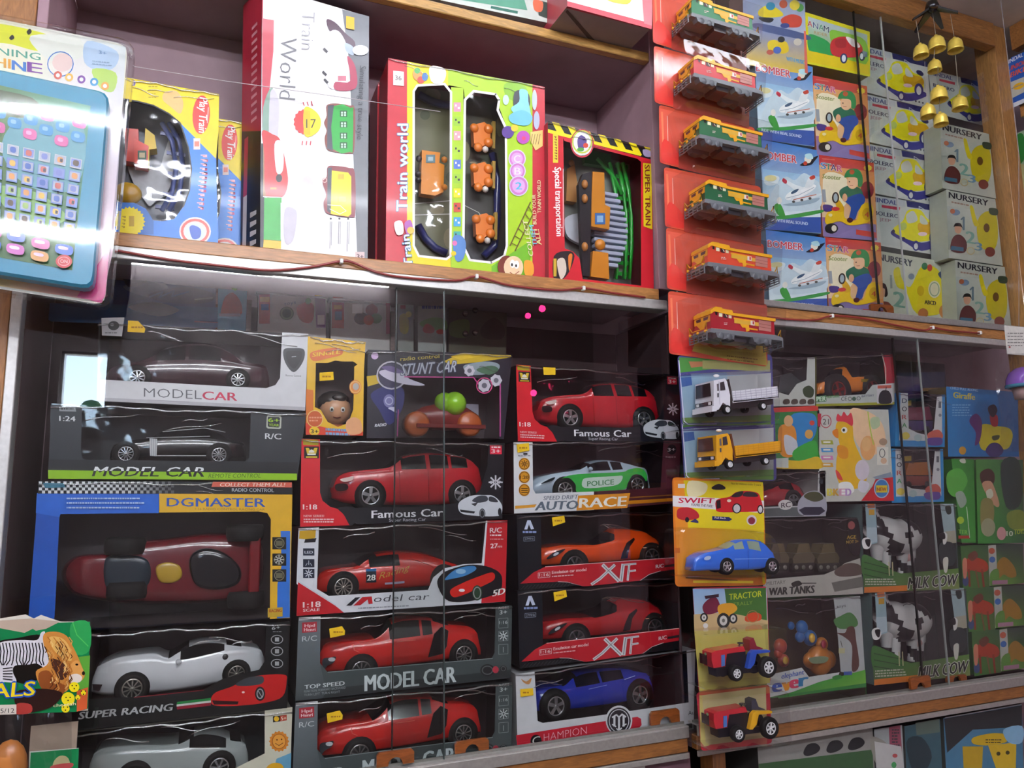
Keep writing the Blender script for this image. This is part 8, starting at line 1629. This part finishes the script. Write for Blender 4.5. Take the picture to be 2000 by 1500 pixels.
lowbox('grey box with a row of dark vehicle silhouettes under the bottom shelf', (1478, 1444, 1704, 1414, 1712, 1600, 1490, 1640), '#8a8a86', lambda a: ([a.bl('#26282a', x-16, 1474-(x-1560)*.13, x-8, 1458-(x-1560)*.13, x+8, 1455-(x-1560)*.13, x+17, 1464-(x-1560)*.13, x+10, 1474-(x-1560)*.13, x-8, 1480-(x-1560)*.13) for x in (1585, 1630, 1672)], a.pg('#3a5a3a', 1482, 1492, 1704, 1464, 1712, 1600, 1490, 1640), a.bl('#8a8a80', 1700, 1440, 1730, 1450, 1740, 1480, 1720, 1500, 1706, 1480)))
lowbox('pale box with a red strip beside the vehicle silhouette box', (1707, 1424, 1762, 1415, 1768, 1600, 1714, 1608), '#98a0a0', lambda a: (a.pg('#8a4858', 1736, 1420, 1758, 1416, 1762, 1470, 1738, 1468), a.lines('#3a3a3c', 1742, 1424, 1756, 7, 6, 3), a.pg('#b8bab8', 1708, 1448, 1760, 1458, 1766, 1500, 1712, 1500), a.el('#3a8a50', 1746, 1494, 5, 6), a.el('#b05050', 1748, 1476, 5, 4)))
lowbox('dim teal box beside the red striped pale box', (1766, 1418, 1836, 1404, 1842, 1600, 1772, 1600), '#3a5a64', lambda a: (a.pg('#5a6a60', 1788, 1412, 1834, 1404, 1836, 1430, 1790, 1436), a.bl('#2a3a40', 1770, 1450, 1800, 1440, 1820, 1480, 1790, 1520)))
lowbox('blue and yellow building toy box at the end of the lower cabinet', (1842, 1402, 1996, 1374, 2000, 1600, 1850, 1600), '#4a7a98', lambda a: (a.pg('#2c3032', 1844, 1404, 1996, 1378, 1996, 1420, 1900, 1425, 1850, 1470), a.bl('#c8a828', 1902, 1440, 1940, 1432, 1968, 1436, 1964, 1450, 1925, 1456, 1900, 1452), a.pg('#d0b030', 1930, 1456, 1985, 1450, 1984, 1500, 1945, 1500), a.pg('#b89828', 1880, 1458, 1920, 1458, 1918, 1500, 1882, 1500), a.lines('#3a3420', 1925, 1444, 1960, 2, 5, 2), a.bl('#88b8d8', 1960, 1425, 1996, 1418, 1996, 1450, 1970, 1450), a.el('#4a4428', 1950, 1472, 4), a.el('#4a4428', 1968, 1470, 4), a.ln('#b8c8d0', 2, 1846, 1402, 1995, 1376)))
# ---------------------------------------------------------------- sliding glass
def pane(label, x0, x1, z0, z1, y, edge, ecol, px_pulls=()):
    ew = .0017 if ecol == '#0c0c0c' else .0009
    t = thing('sliding_glass', label, 'glass', ((x0+x1)/2, y, z0), 'sliding glass panes')
    m = MB(); m.face([(x0, y, z0), (x1, y, z0), (x1, y, z1), (x0, y, z1)], '#ffffff', 'glass'); m.build('pane', t)
    xe = x1 if edge > 0 else x0; m = MB(); m.box((xe-ew, y-.002, z0), (xe+ew, y+.002, z1), ecol, 'plastic'); m.build('edge_strip', t)  # pale strip colours stand in for light reflecting along the glass edge
    for p in px_pulls:
        a = at(p[0], p[2], y-.006); b = at(p[1], p[3], y-.006)
        m = MB(); w = b.x-a.x; h = w*.52; pts = []
        z0_ = max(a.z-h, 1.1525 if z0 < 1.5 else 1.9435); h = a.z-z0_
        for i in range(7): q = math.pi*(1-i/6); pts.append((a.x+w*.5+w*.2*math.cos(q), z0_+w*.2*math.sin(q)))
        c = .004
        pts = [(a.x, z0_)]+pts+[(b.x, z0_), (b.x, a.z-c), (b.x-c, a.z), (a.x+c, a.z), (a.x, a.z-c)]
        m.prism(pts, y-.006, y-.0005, '#8a4a1e', 'wood'); m.build('finger_pull', t)
pane('front sliding glass pane over the stacked saloon and racing car boxes', -.236, .370, 1.149, 1.9, .006, 1, '#3a4442', px_pulls=[(736, 809, 1472, 1466)])
pane('rear sliding glass pane over the police car and roadster boxes', .29, .805, 1.149, 1.9, .016, -1, '#222626', px_pulls=[(889, 955, 1450, 1444), (1271, 1327, 1391, 1386)])
pane('sliding glass pane over the hen and war tank boxes', .836, 1.476, 1.149, 1.89, .006, 1, '#8b8f8c', px_pulls=[(1778, 1817, 1324, 1320)])
pane('sliding glass pane over the giraffe and dinosaur boxes', 1.413, 1.834, 1.149, 1.89, .016, -1, '#0c0c0c', px_pulls=[(1850, 1888, 1322, 1318)])
pane('sliding glass pane over the plane and scooter boxes', .836, 1.455, 1.943, 2.673, .006, 1, '#a9aca9')
pane('sliding glass pane over the jeep and counting boxes', 1.378, 1.834, 1.943, 2.673, .014, -1, '#0c0c0c', px_pulls=[(1700, 1744, 592, 588)])
